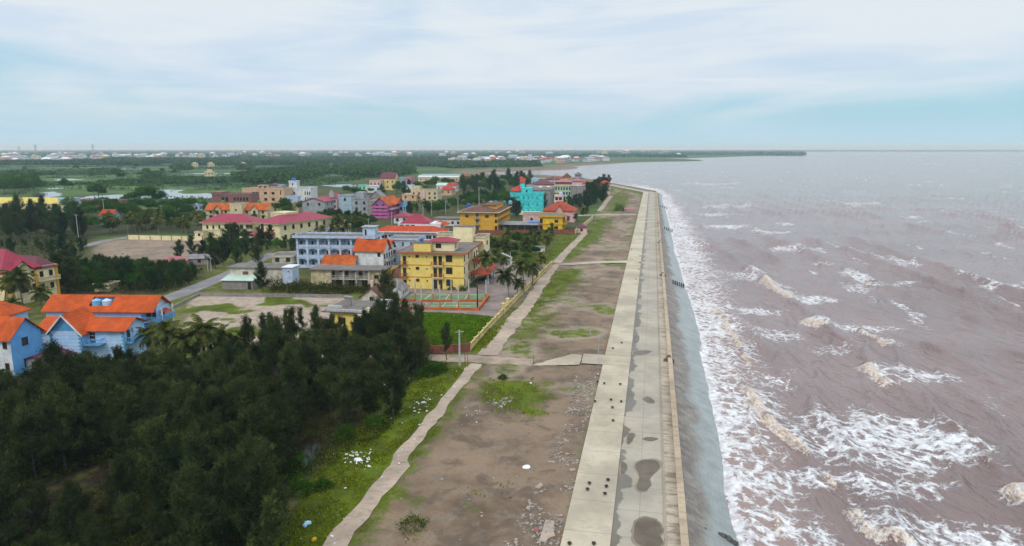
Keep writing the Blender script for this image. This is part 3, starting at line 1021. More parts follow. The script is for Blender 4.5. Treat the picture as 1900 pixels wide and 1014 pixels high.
def seafront():
    slab = conc_mat('slab_concrete', (0.43, 0.375, 0.285), joint=6.0, stain=0.35)
    o0, o1 = U_SLAB0 - U_PAR0, U_SLAB1 - U_PAR0
    vb1, vb2 = V_at(1140, 680), V_at(1140, 661)
    vc1, vc2 = V_at(1180, 489.5), V_at(1180, 486.5)
    strip('promenade_slab', o0, o1, -0.3, 0.17, slab, 25, vb1)
    strip('promenade_slab', o0, o1, -0.3, 0.17, slab, vb2, vc1)
    # the last piece follows the bend
    A, B_ = offset_path(o0), offset_path(o1)
    A[0], B_[0] = (A[0][0], vc2), (B_[0][0], vc2)
    mb = MB()
    for i in range(3):
        mb.slab([(*A[i], .17), (*B_[i], .17), (*B_[i + 1], .17), (*A[i + 1], .17)], .47)
    tag(mb.obj('promenade_slab', slab, rz=-A0), kind='structure')
    road = conc_mat('road_concrete', (0.36, 0.315, 0.25), joint=5.0, wet=1, seam=(U_SLAB1 + U_ROAD1) / 2 + 0.1, stain=0.25)
    strip('promenade_road', o1 - 0.02, U_ROAD1 - U_PAR0, -0.3, 0.06, road)
    damp_m = conc_mat('damp_concrete', (0.24, 0.20, 0.15), joint=0, stain=.3)
    pm = bpy.data.materials.new('puddle_water')
    pm.use_nodes = True
    g = NT(pm.node_tree)
    out = g.n('OutputMaterial')
    b = g.n('BsdfPrincipled')
    tc = g.n('TexCoord')
    g.l(g.mix(g.ramp(g.noise(tc.outputs['Object'], 0.5, 4), .35, .65), (0.080, 0.056, 0.034), (0.125, 0.092, 0.060)), b.inputs['Base Color'])
    b.inputs['Roughness'].default_value = 0.25
    b.inputs['Specular IOR Level'].default_value = 0.3
    g.l(b.outputs[0], out.inputs[0])
    for i, pts in enumerate([[(1470, 640), (1500, 610), (1560, 607), (1592, 618), (1595, 650), (1545, 690), (1555, 720), (1530, 760), (1475, 745), (1500, 700), (1490, 665)],
                             [(1480, 890), (1540, 876), (1590, 900), (1610, 945), (1588, 960), (1612, 990), (1590, 1025), (1480, 1010), (1468, 950)],
                             [(1508, 506), (1550, 500), (1590, 509), (1560, 522), (1530, 520)], [(1508, 320), (1540, 308), (1578, 340), (1540, 347)], [(1468, 95), (1565, 95), (1520, 119), (1468, 116)],
                             [(1440, 488), (1472, 480), (1478, 502), (1440, 548)], [(1470, 20), (1500, 30), (1490, 60), (1468, 66)], [(1412, 610), (1440, 630), (1440, 660), (1406, 690)]]):
        pp = [G(594 + a / 2.528, 613 + c / 2.528, .06) for a, c in pts]
        # smooth the outline
        for _ in range(2):
            pp = [q for k in range(len(pp)) for q in ((.75 * pp[k][0] + .25 * pp[(k + 1) % len(pp)][0], .75 * pp[k][1] + .25 * pp[(k + 1) % len(pp)][1]), (.25 * pp[k][0] + .75 * pp[(k + 1) % len(pp)][0], .25 * pp[k][1] + .75 * pp[(k + 1) % len(pp)][1]))]
        cx_, cy_ = np.mean(pp, 0)
        sheet('puddle_rim', [(cx_ + (a - cx_) * 1.16, cy_ + (c - cy_) * 1.10) for a, c in pp], damp_m, .0625, .22, .5, 190 + i)
        sheet('puddle', pp, pm, .066 + .001 * i, .10, .5, 90 + i)
    kerb = conc_mat('kerb_concrete', (0.30, 0.25, 0.19), joint=2.0)
    strip('kerb', U_ROAD1 - U_PAR0, U_LEDGE0 - U_PAR0, -0.3, 0.24, kerb)
    ledge = conc_mat('ledge_concrete', (0.40, 0.345, 0.27), joint=3.0, rust=0.75)
    strip('ledge_pavement', U_LEDGE0 - U_PAR0, 0.0, -0.3, 0.20, ledge)
    # the parapet is a thing: a wall with a cap, and a lip on the sea side
    wm = conc_mat('wall_concrete', (0.33, 0.25, 0.175), joint=4.0, rust=0.5)
    cm_ = conc_mat('cap_concrete', (0.40, 0.315, 0.225), joint=4.0, rust=0.4)
    root = empty('sea_wall', (0, 0, 0))
    tag(root, 'long tan concrete sea wall between the ledge and the revetment', 'sea wall')
    strip('wall', 0.0, U_PAR1 - U_PAR0, -0.6, 0.85, wm, kind=None, parent=root)
    strip('cap', -0.07, U_PAR1 - U_PAR0 + 0.07, 0.853, 1.0, cm_, kind=None, parent=root)
    # revetment: concrete slope, grey and broken above, glazed by wash below
    m = bpy.data.materials.new('revetment')
    m.use_nodes = True
    g = NT(m.node_tree)
    out = g.n('OutputMaterial')
    b = g.n('BsdfPrincipled')
    tc = g.n('TexCoord')
    v = tc.outputs['Object']
    sp = g.n('SeparateXYZ')
    g.l(v, sp.inputs[0])
    n1 = g.noise(g.mapping(v, (0.5, 1, 1)), 0.55, 6, 0.65)
    n2 = g.noise(v, 2.5, 5, 0.7)
    n3 = g.noise(v, 0.12, 3, 0.6)
    wet = g.ramp(g.math('ADD', sp.outputs[2], g.math('ADD', g.math('MULTIPLY', g.math('SUBTRACT', n1, .5), 2.2), g.math('MULTIPLY', g.math('SUBTRACT', n3, .5), 2.8))), -0.85, -1.65)
    dry = g.mix(g.ramp(n1, 0.35, 0.65), (0.155, 0.135, 0.118), (0.275, 0.245, 0.215))
    dry = g.mix(g.ramp(n2, 0.45, 0.7, 0, 0.6), dry, (0.12, 0.10, 0.09))
    wetc = g.mix(g.ramp(n1, 0.3, 0.7), (0.205, 0.230, 0.226), (0.30, 0.33, 0.325))
    br = g.n('TexBrick')
    br.inputs['Scale'].default_value = 1.0
    br.inputs['Color1'].default_value = (1, 1, 1, 1)
    br.inputs['Color2'].default_value = (.86, .86, .86, 1)
    br.inputs['Mortar'].default_value = (.5, .5, .5, 1)
    br.inputs['Mortar Size'].default_value = 0.03
    br.inputs['Brick Width'].default_value = 1.1
    br.inputs['Row Height'].default_value = 1.1
    g.l(v, br.inputs[0])
    k = g.mix(wet, dry, wetc)
    k = g.mix(0.55, k, br.outputs[0], 'MULTIPLY')
    g.l(k, b.inputs['Base Color'])
    g.l(g.ramp(wet, 0, 1, 0.85, 0.35), b.inputs['Roughness'])
    bn = g.n('Bump')
    bn.inputs['Strength'].default_value = 0.6
    bn.inputs['Distance'].default_value = 0.12
    g.l(g.math('ADD', g.math('MULTIPLY', n1, 1.2), g.math('MULTIPLY', n2, .4)), bn.inputs['Height'])
    g.l(bn.outputs[0], b.inputs['Normal'])
    g.l(b.outputs[0], out.inputs[0])
    # slope width is read off the swash line
    top = U_PAR1 - U_PAR0 + 0.05
    A, B_ = along(offset_path(top), 4.0), None
    n = len(A)
    K = 9
    vs = []
    dirs = offset_path(top + 1.0)
    Bd = along(dirs, 4.0)
    if len(Bd) != n:
        Bd = [(a + 1, b_) for a, b_ in A]
    bump = np.random.RandomState(4)
    sw_uv = sorted([UV(*G(px, py, SEA_Z)) for px, py in SWASH], key=lambda q: q[1])
    for (a, b_), (c, d) in zip(A, Bd):
        dirn = np.array([c - a, d - b_])
        dirn /= np.linalg.norm(dirn)
        w = max(4.0, np.interp(b_, [q[1] for q in sw_uv], [q[0] for q in sw_uv]) - (U_PAR0 + top))
        if b_ > V_BEND: w = 6.0
        for i in range(K):
            t = i / (K - 1) * 1.7
            z = 0.10 - (0.10 - SEA_Z) * t + (bump.rand() - .5) * (0.16 if 0 < i else 0)
            vs.append((a + dirn[0] * w * t, b_ + dirn[1] * w * t, z))
    fs = []
    for i in range(n - 1):
        for k in range(K - 1):
            fs.append((i * K + k, i * K + k + 1, (i + 1) * K + k + 1, (i + 1) * K + k))
    me = MB().add(vs, fs).mesh('revetment', m)
    tag(link('revetment_slope', me, rz=-A0), kind='structure')


seafront()


# ---------------------------------------------------------------- roads, paths, water lying on the land
def ribbon(name, centre, widths, material, z, edge=0.15, seed=0):
    """a path: centre line and width(s), draped just above the ground"""
    rnd = np.random.RandomState(seed)
    c = along(centre, 1.2 if centre[0][1] < 300 else 6)
    n = len(c)
    acc = [0]
    for a, b in zip(c[:-1], c[1:]):
        acc.append(acc[-1] + math.dist(a, b))
    wd = np.interp(np.array(acc) / acc[-1], np.linspace(0, 1, len(widths)), widths)
    vs, fs = [], []
    zz = ground_height(np.array([p[0] for p in c]), np.array([p[1] for p in c]))
    NL = 5
    for i, p in enumerate(c):
        a, b = np.array(c[max(0, i - 1)]), np.array(c[min(n - 1, i + 1)])
        t = (b - a) / np.linalg.norm(b - a)
        nn = np.array([t[1], -t[0]])
        j = (fbm(acc[i] / 3.0, 1.0 * seed, 3, seed) - .5) * edge * 4
        j2 = (fbm(acc[i] / 2.2, 9.0 + seed, 3, seed) - .5) * edge * 4
        l_, r_ = -wd[i] / 2 + j, wd[i] / 2 + j2
        for q in range(NL):
            s_ = l_ + (r_ - l_) * q / (NL - 1)
            x_, y_ = p[0] + nn[0] * s_, p[1] + nn[1] * s_
            h_ = float(ground_height(np.array([x_]), np.array([y_]))[0])
            vs.append((x_, y_, max(h_, zz[i] - .05) + z + (0.03 if 0 < q < NL - 1 else 0.0)))
    for i in range(n - 1):
        for q in range(NL - 1):
            fs.append((i * NL + q, i * NL + q + 1, (i + 1) * NL + q + 1, (i + 1) * NL + q))
    o = MB().add(vs, fs).obj(name, material, smooth=True)
    return tag(o, kind='structure')


path_m = conc_mat('path_concrete', (0.38, 0.30, 0.235), joint=0, stain=0.75, rust=0.35)
xroad_m = conc_mat('crossing_concrete', (0.40, 0.34, 0.26), joint=0, stain=0.35)
droad_m = mat('dirt_road', (0.31, 0.24, 0.18), var=0.35, scale=0.3, bump=0.4, bscale=2)
asph_m = mat('asphalt', (0.20, 0.19, 0.20), var=0.2, scale=0.2)
pave_m = mat('courtyard_paving', (0.22, 0.175, 0.155), var=0.3, scale=0.2, stain=0.0, bump=0.3, bscale=3)
water_m = None


def pond_mat():
    m = bpy.data.materials.new('pond_water')
    m.use_nodes = True
    g = NT(m.node_tree)
    out = g.n('OutputMaterial')
    b = g.n('BsdfPrincipled')
    b.inputs['Base Color'].default_value = (0.10, 0.10, 0.105, 1)
    b.inputs['Roughness'].default_value = 0.06
    b.inputs['IOR'].default_value = 1.33
    b.inputs['Specular IOR Level'].default_value = 0.8
    tc = g.n('TexCoord')
    bn = g.n('Bump')
    bn.inputs['Strength'].default_value = 0.08
    bn.inputs['Distance'].default_value = 0.1
    g.l(g.noise(tc.outputs['Object'], 0.8, 3), bn.inputs['Height'])
    g.l(bn.outputs[0], b.inputs['Normal'])
    g.l(b.outputs[0], out.inputs[0])
    return m


water_m = pond_mat()


PATHS = [GP([(588, 1060), (642, 985), (700, 910), (740, 865), (745, 845), (778, 808), (822, 752), (862, 700), (884, 676)]), GP([(905, 660), (942, 612), (975, 570), (1000, 535), (1030, 492)])]


POND_POLYS = []


def roads():
    # the worn concrete path along the lot, in the pieces that the crossing roads leave
    ribbon('concrete_path', GP([(588, 1060), (642, 985), (700, 910), (740, 865), (745, 845), (778, 808), (822, 752), (862, 700), (884, 676)]), [2.3, 2.2, 2.1, 1.7, 1.9, 2.0, 2.3], path_m, 0.06, 0.26, 3)
    ribbon('concrete_path', GP([(905, 660), (942, 612), (975, 570), (1000, 535), (1030, 492)]), [3.3, 3.2, 2.9, 2.6], path_m, 0.06, 0.30, 5)
    ribbon('concrete_path', GP([(1032, 488), (1062, 456), (1086, 432)]), [3.0, 2.8], path_m, 0.05, 0.18, 7)
    ribbon('concrete_path', GP([(1112, 392), (1124, 376), (1134, 364)]), [3.0, 3.2], path_m, 0.05, 0.18, 8)
    ribbon('dirt_road', GP([(560, 664), (700, 665), (800, 664), (880, 666), (990, 674)]), [3.6, 3.8, 4.2, 4.2], droad_m, 0.03, 0.3, 11)
    # concrete aprons to the promenade
    sheet('road_apron', GP([(985, 680), (1010, 672), (1062, 658), (1080, 660), (1076, 678)]), xroad_m, 0.10, 0.25, seed=1)
    o = sheet('road_apron', [XY(*p) for p in ((UV(*G(1082, 660))[0], V_at(1140, 661) - .15), (UV(*G(1078, 678))[0], V_at(1140, 680) + .1), (U_SLAB1 + .05, V_at(1140, 680) + .1), (U_SLAB1 + .05, V_at(1140, 661) - .15))], xroad_m, 0.165)
    sheet('road_apron', GP([(1028, 492), (1060, 489), (1115, 486), (1168, 484), (1186, 486.6), (1186, 489.4), (1120, 489), (1060, 493)]), xroad_m, 0.165, 0.3, seed=2)
    ribbon('concrete_road', GP([(1060, 401), (1095, 399.5), (1180, 398)]), [4.2, 4.6], xroad_m, 0.05, 0.3, 13)
    ribbon('concrete_road', GP([(290, 560), (330, 548), (372, 531), (420, 511), (470, 488), (510, 470)]), [5.5, 5.5, 5.0, 5.0], asph_m, 0.05, 0.15, 15)
    ribbon('concrete_road', GP([(130, 462), (165, 455), (200, 446), (245, 440)]), [5.0, 5.0], asph_m, 0.05, 0.15, 16)
    sheet('courtyard', COURTYARD, pave_m, 0.02, 0.5, 1.5, 4)
    # ponds and flooded fields of the plain
    for i, pts in enumerate([
        [(58, 366), (72, 358), (100, 356), (122, 361), (100, 366), (88, 371)],
        [(140, 369), (170, 364), (230, 361), (262, 354), (310, 352), (340, 353), (330, 358), (345, 360), (396, 360.5), (396, 368), (320, 369), (200, 372)],
        [(330, 360), (386, 359.2), (396, 361), (345, 362)],
        [(190, 313.0), (205, 311.0), (250, 310.6), (268, 313.4), (240, 316.0), (204, 317.2)],
        [(318, 322.0), (440, 321.4), (448, 323.2), (330, 323.8)], [(340, 326.0), (412, 325.4), (414, 327.2), (346, 327.8)],
        [(315, 343.6), (384, 342.6), (380, 345.0), (318, 346.0)], [(424, 325.0), (448, 324.6), (446, 326.4), (426, 326.8)],
        [(100, 332.4), (135, 332.0), (150, 334.0), (104, 336)], [(90, 350), (108, 347.6), (112, 350), (96, 352)],
        [(335, 293.4), (400, 292.4), (430, 293.2), (420, 294.6), (350, 295.2)], [(594, 345), (625, 343), (665, 342.6), (668, 346), (630, 347.4)],
        [(605, 331), (618, 327.6), (636, 328), (622, 331.6)], [(470, 311), (520, 310.4), (515, 312), (475, 312.5)], [(775, 323.6), (850, 323), (848, 325), (778, 326)],
        [(150, 345), (172, 344.4), (170, 346), (152, 346.6)], [(560, 303), (640, 302.4), (636, 303.6), (565, 304)], [(720, 297.5), (800, 297), (790, 298.4), (730, 298.6)]]):
        POND_POLYS.append(GP(pts))
        sheet('pond', GP(pts), water_m, 0.03 + 0.004 * i, 0.012 * GP(pts)[0][1], max(2.0, GP(pts)[0][1] * .012), i + 20)
    # the ditch that glints between the trunks of the grove
    ditch_m = bpy.data.materials.new('ditch_water')
    ditch_m.use_nodes = True
    db = ditch_m.node_tree.nodes['Principled BSDF']
    db.inputs['Base Color'].default_value = (0.040, 0.024, 0.020, 1)
    db.inputs['Roughness'].default_value = 0.05
    db.inputs['IOR'].default_value = 1.33
    sheet('ditch_water', GP([(30, 966), (80, 925), (118, 903), (150, 895), (152, 905), (128, 920), (100, 945), (60, 985), (30, 990)]), ditch_m, 0.036, 0.7, 0.8, 66)
    sheet('ditch_water', GP([(172, 886), (190, 872), (216, 867), (219, 882), (196, 893), (175, 897)]), ditch_m, 0.03, 0.5, 1.2, 60)
    sheet('ditch_water', GP([(545, 828), (600, 790), (640, 770), (645, 782), (600, 815), (560, 838)]), ditch_m, 0.034, 0.4, 1.0, 61)
    sheet('ditch_water', GP([(380, 1040), (420, 985), (480, 950), (500, 962), (470, 1000), (420, 1050)]), ditch_m, 0.038, 0.4, 1.0, 62)


roads()
# ---------------------------------------------------------------- vegetation
bark_m = mat('bark', (0.115, 0.092, 0.075), var=0.3, scale=2.0)
palm_bark_m = mat('palm_bark', (0.20, 0.175, 0.15), var=0.3, scale=2.0)
cas_leaf = leaf_mat('casuarina_needles', (0.016, 0.028, 0.013), (0.052, 0.074, 0.027), (0.072, 0.070, 0.030))
broad_leaf = leaf_mat('broad_leaves', (0.014, 0.046, 0.007), (0.052, 0.130, 0.012), (0.075, 0.12, 0.010))
town_leaf = leaf_mat('town_casuarina_needles', (0.012, 0.034, 0.014), (0.038, 0.080, 0.026), (0.048, 0.078, 0.025))
palm_leaf = leaf_mat('palm_fronds', (0.022, 0.040, 0.012), (0.085, 0.100, 0.030), (0.14, 0.12, 0.04))
bush_leaf = leaf_mat('bush_leaves', (0.035, 0.060, 0.006), (0.090, 0.130, 0.010), (0.10, 0.10, 0.012))


def leaf_quads(C, D, L, Wd, rs, up=0.3):
    """one quad per leaf: centre C, long direction D, length L, width Wd"""
    n = len(C)
    D = D / (np.linalg.norm(D, axis=1, keepdims=True) + 1e-9)
    Rn = rs.normal(size=(n, 3)) + np.array([0, 0, up])
    S_ = np.cross(D, Rn)
    S_ /= (np.linalg.norm(S_, axis=1, keepdims=True) + 1e-9)
    a = D * (L[:, None] * .5)
    b = S_ * (Wd[:, None] * .5)
    V = np.stack([C - a - b * .6, C - a * .2 - b * 1.0, C + a, C - a * .0 + b * 1.0], 1)
    return V.reshape(-1, 3), np.arange(4 * n).reshape(n, 4)


def crown_mesh(name, V, material):
    return np_mesh(name, V, np.arange(len(V)).reshape(-1, 4), material, smooth=False)


def casuarina(seed, h, r, dens=1.0, leaf=None, wind=0.0, low=0.10):
    rs = np.random.RandomState(seed)
    tr = MB()
    lean = np.array([rs.normal() * .35 - wind, rs.normal() * .35])
    axis = lambda t: np.array([lean[0] * t * t + .12 * sin(5 * t + seed), lean[1] * t * t + .12 * cos(4 * t + seed), h * t])
    tr.tube([axis(t) for t in np.linspace(0, .97, 7)], [0.17 * (1 - .85 * t) * h / 10 for t in np.linspace(0, 1, 7)], 6)
    Vs = []
    nb = int(40 * dens)
    for i in range(nb):
        t = low + (.98 - low) * (i + rs.rand()) / nb
        q_ = (t - low) / (1 - low)
        rad = r * (1.0 - q_ ** (1.3 + .9 * (seed % 2))) ** .7 * (0.50 + 0.65 * rs.rand()) * (.72 + .28 * min(1, q_ / .22))
        az = rs.rand() * 2 * pi
        d = np.array([cos(az) - wind * .3, sin(az), 0.45 + 0.6 * rs.rand() + .6 * q_])
        d = d / np.linalg.norm(d)
        base = axis(t)
        L = max(.5, rad * 1.25)
        tr.tube([base, base + d * L * .55, base + d * L * .92], [.04 * h / 10, .026, .010], 4)
        for s_ in np.arange(.30, 1.04, .34 / max(.8, L)):
            m = int(38 + 14 * rs.rand())
            c = base + d * L * s_ + rs.normal(size=3) * .16
            pd = d * .6 + np.array([-wind * .4, 0, .45]) + rs.normal(size=3) * .35
            C = c + pd * (rs.rand(m, 1) * .9 - .25) + rs.normal(size=(m, 3)) * .19
            D = pd + rs.normal(size=(m, 3)) * .6
            V, _ = leaf_quads(C, D, 0.26 + 0.42 * rs.rand(m), 0.05 + .055 * rs.rand(m), rs)
            Vs.append(V)
    for k_ in range(5):
        m = 26
        c = axis(.95) + rs.normal(size=3) * np.array([.3, .3, .35])
        V, _ = leaf_quads(c + rs.normal(size=(m, 3)) * np.array([.14, .14, .4]), rs.normal(size=(m, 3)) * .45 + np.array([-wind, 0, 1.0]), .4 + .4 * rs.rand(m), .05 + .05 * rs.rand(m), rs)
        Vs.append(V)
    return tr.mesh('casuarina_trunk', bark_m), crown_mesh('casuarina_crown', np.concatenate(Vs), leaf or cas_leaf)


def broadleaf(seed, h, r, leaf=None, n=34, per=95, size=.42):
    rs = np.random.RandomState(seed)
    tr = MB()
    top = np.array([rs.normal() * .4, rs.normal() * .4, h * .62])
    tr.tube([(0, 0, 0), top * .5 + np.array([.1, 0, 0]), top], [.2 * h / 8, .14 * h / 8, .06], 6)
    Vs = []
    for i in range(n):
        dr = rs.normal(size=3)
        dr /= np.linalg.norm(dr)
        dr[2] = abs(dr[2]) * 1.0 - .28
        c = np.array([0, 0, h * .60]) + dr * np.array([r, r, h * .42]) * (0.42 + .55 * rs.rand())
        rc = r * (.20 + .22 * rs.rand())
        if i % 3 == 0:
            tr.tube([top * .75, (top * .75 + c) / 2 + np.array([0, 0, .1]), c], [.07 * h / 8, .045, .015], 4)
        q = rs.normal(size=(per, 3))
        q /= np.linalg.norm(q, axis=1, keepdims=True)
        C = c + q * rc * (0.55 + .5 * rs.rand(per, 1)) * np.array([1.15, 1.15, .8])
        V, _ = leaf_quads(C, q + rs.normal(size=(per, 3)) * .9, size * (.6 + .8 * rs.rand(per)), size * .55 * (.6 + .7 * rs.rand(per)), rs, .8)
        Vs.append(V)
    return tr.mesh('broadleaf_trunk', bark_m), crown_mesh('broadleaf_crown', np.concatenate(Vs), leaf or broad_leaf)


def palm(seed, h, r):
    rs = np.random.RandomState(seed)
    tr = MB()
    bx, by = rs.normal() * .5, rs.normal() * .5
    axis = [np.array([bx * t * t, by * t * t, h * t]) for t in np.linspace(0, 1, 8)]
    tr.tube(axis, [.22, .17, .15, .14, .13, .125, .12, .14], 7)
    top = axis[-1]
    Vs = []
    nf = 24
    for i in range(nf):
        az = i * 2.399 + rs.rand() * .4
        el = R(78 - 112 * (i / nf) + rs.normal() * 8)
        L = r * (.85 + .3 * rs.rand())
        d = np.array([cos(az), sin(az), 0])
        pts = []
        p = top.copy()
        e = el
        K = 12
        for k in range(K):
            pts.append(p.copy())
            p = p + (d * cos(e) + np.array([0, 0, sin(e)])) * (L / K)
            e -= R(6.5 + 3 * k / K) * (1 if e > R(-75) else 0)
        pts = np.array(pts)
        side = np.array([-sin(az), cos(az), 0])
        for k in range(1, K):
            wl = .95 * r / 3 * sin(pi * min(1, .12 + .88 * k / K)) ** .6 * (1.0 if k < K - 1 else .6)
            for s in (-1, 1):
                for q in (0, .5):
                    b0 = pts[k] * (1 - q) + pts[k - 1] * q
                    t = pts[k] - pts[k - 1]
                    tip = b0 + side * s * wl * .78 + t * .9 + np.array([0, 0, -.42 * wl]) + rs.normal(size=3) * .06
                    w = t * .40
                    Vs.append(np.array([b0 - w, b0 + w, tip + w * .2, tip - w * .2]))
        for k in range(K - 1):
            w = side * .045
            Vs.append(np.array([pts[k] - w, pts[k] + w, pts[k + 1] + w, pts[k + 1] - w]))
    return tr.mesh('palm_trunk', palm_bark_m), crown_mesh('palm_crown', np.concatenate(Vs), palm_leaf)


def bush(seed, h, r, leaf=None, per=900, size=.22):
    rs = np.random.RandomState(seed)
    q = rs.normal(size=(per, 3))
    q /= np.linalg.norm(q, axis=1, keepdims=True)
    q[:, 2] = np.abs(q[:, 2])
    lob = 1 + .28 * np.sin(q[:, 0] * 5 + seed) * np.cos(q[:, 1] * 4 + seed * 2)
    C = q * np.array([r, r, h]) * (lob * (.55 + .5 * rs.rand(per)))[:, None]
    V, _ = leaf_quads(C, q + rs.normal(size=(per, 3)) * .7, size * (.6 + .9 * rs.rand(per)), size * .4 * (.6 + .7 * rs.rand(per)), rs, .5)
    return crown_mesh('bush_leaves', V, leaf or bush_leaf)


CAS = [casuarina(100 + i, h, r, 1.35, None, w) for i, (h, r, w) in enumerate([(10.5, 3.1, .3), (9.5, 3.3, .1), (11.0, 3.3, .5), (8.5, 2.9, .2), (10, 2.7, .6), (7.0, 2.6, .1), (11.5, 3.2, .3)])]
CASD = [h for h in (10.5, 9.5, 11.5, 8.5, 10, 7.0, 12.0)]
THIN = [casuarina(140 + i, h, r, .62, None, w, .30) for i, (h, r, w) in enumerate([(8.5, 1.5, .5), (7.5, 1.2, .3), (9.5, 1.7, .7)])]
THIND = [8.5, 7.5, 9.5]
TCAS = [casuarina(160 + i, h, r, .8, town_leaf, w, .06) for i, (h, r, w) in enumerate([(8.5, 3.0, .3), (9.5, 2.8, .5), (7.5, 3.3, .2)])]
TCASD = [9.0, 10.0, 8.0]
BRD = [broadleaf(180 + i, h, r) for i, (h, r) in enumerate([(6.5, 3.0), (7.5, 3.6), (5.5, 2.8), (8.0, 3.2)])]
BRDD = [6.5, 7.5, 5.5, 8.0]
PALM = [palm(200 + i, h, r) for i, (h, r) in enumerate([(6.5, 3.4), (5.2, 3.2), (7.5, 3.5), (4.2, 3.0)])]
PALMD = [6.5 + 1.0, 5.2 + 1.0, 7.5 + 1.0, 4.2 + 1.0]
BUSH = [bush(220 + i, h, r) for i, (h, r) in enumerate([(1.3, 1.5), (1.0, 1.1), (1.6, 1.4)])]
DBUSH = [bush(230 + i, h, r, broad_leaf, 1300, .26) for i, (h, r) in enumerate([(1.6, 1.7), (1.3, 1.4), (2.2, 1.6)])]


def plant(name, meshes, label, cat, group, x, y, s=1.0, rz=None, sz=None, z=-0.05):
    t = empty(name, (x, y, z), random.random() * 6.28 if rz is None else rz)
    t.scale = (s, s, sz or s)
    tag(t, label, cat, group)
    link('trunk', meshes[0], t)
    link('crown', meshes[1], t)
    return t


PLACED = []


def scatter(poly, n, mind, seed, avoid=(), ymax=None):
    rs = np.random.RandomState(seed)
    xs, ys = [p[0] for p in poly], [p[1] for p in poly]
    out, tries = [], 0
    while len(out) < n and tries < n * 60:
        tries += 1
        x = min(xs) + rs.rand() * (max(xs) - min(xs))
        y = min(ys) + rs.rand() * (max(ys) - min(ys))
        if not inpoly(np.array([x]), np.array([y]), poly)[0]:
            continue
        if any(inpoly(np.array([x]), np.array([y]), a)[0] for a in avoid):
            continue
        if any((x - a) ** 2 + (y - b) ** 2 < mind * mind for a, b in out):
            continue
        if any((x - a) ** 2 + (y - b) ** 2 < (r_ * r_) for a, b, r_ in PLACED):
            continue
        out.append((x, y))
    return out


GROVE_TOP = [(-300, 690), (60, 688), (112, 640), (150, 626), (200, 655), (240, 645), (290, 655), (350, 660), (430, 635), (480, 588), (520, 566), (570, 575), (600, 592), (640, 600), (690, 582), (712, 560), (785, 565), (815, 610), (840, 690)]
BELT_TOP = [(-100, 375), (40, 372), (130, 384), (140, 425), (155, 470), (240, 478), (300, 484), (330, 478), (372, 486), (400, 480)]
TOWN_TOP = [(380, 442), (560, 440), (562, 395), (640, 385), (700, 400), (742, 372), (765, 374), (815, 373), (850, 362), (870, 353), (945, 345), (1000, 330)]


def fit(line, x, y, s, hh, lo=.3):
    """a tree grows no taller here than the stand does in the photograph"""
    px = PX(x, y)[0]
    top = np.interp(px, [p[0] for p in line], [p[1] for p in line])
    m = HT(x, y, top) * (.74 + .32 * random.random()) / hh
    return min(s, m) if m > lo else None


DITCH = GP([(-40, 985), (60, 915), (150, 878), (215, 858), (225, 890), (150, 935), (80, 985), (-20, 1040)])


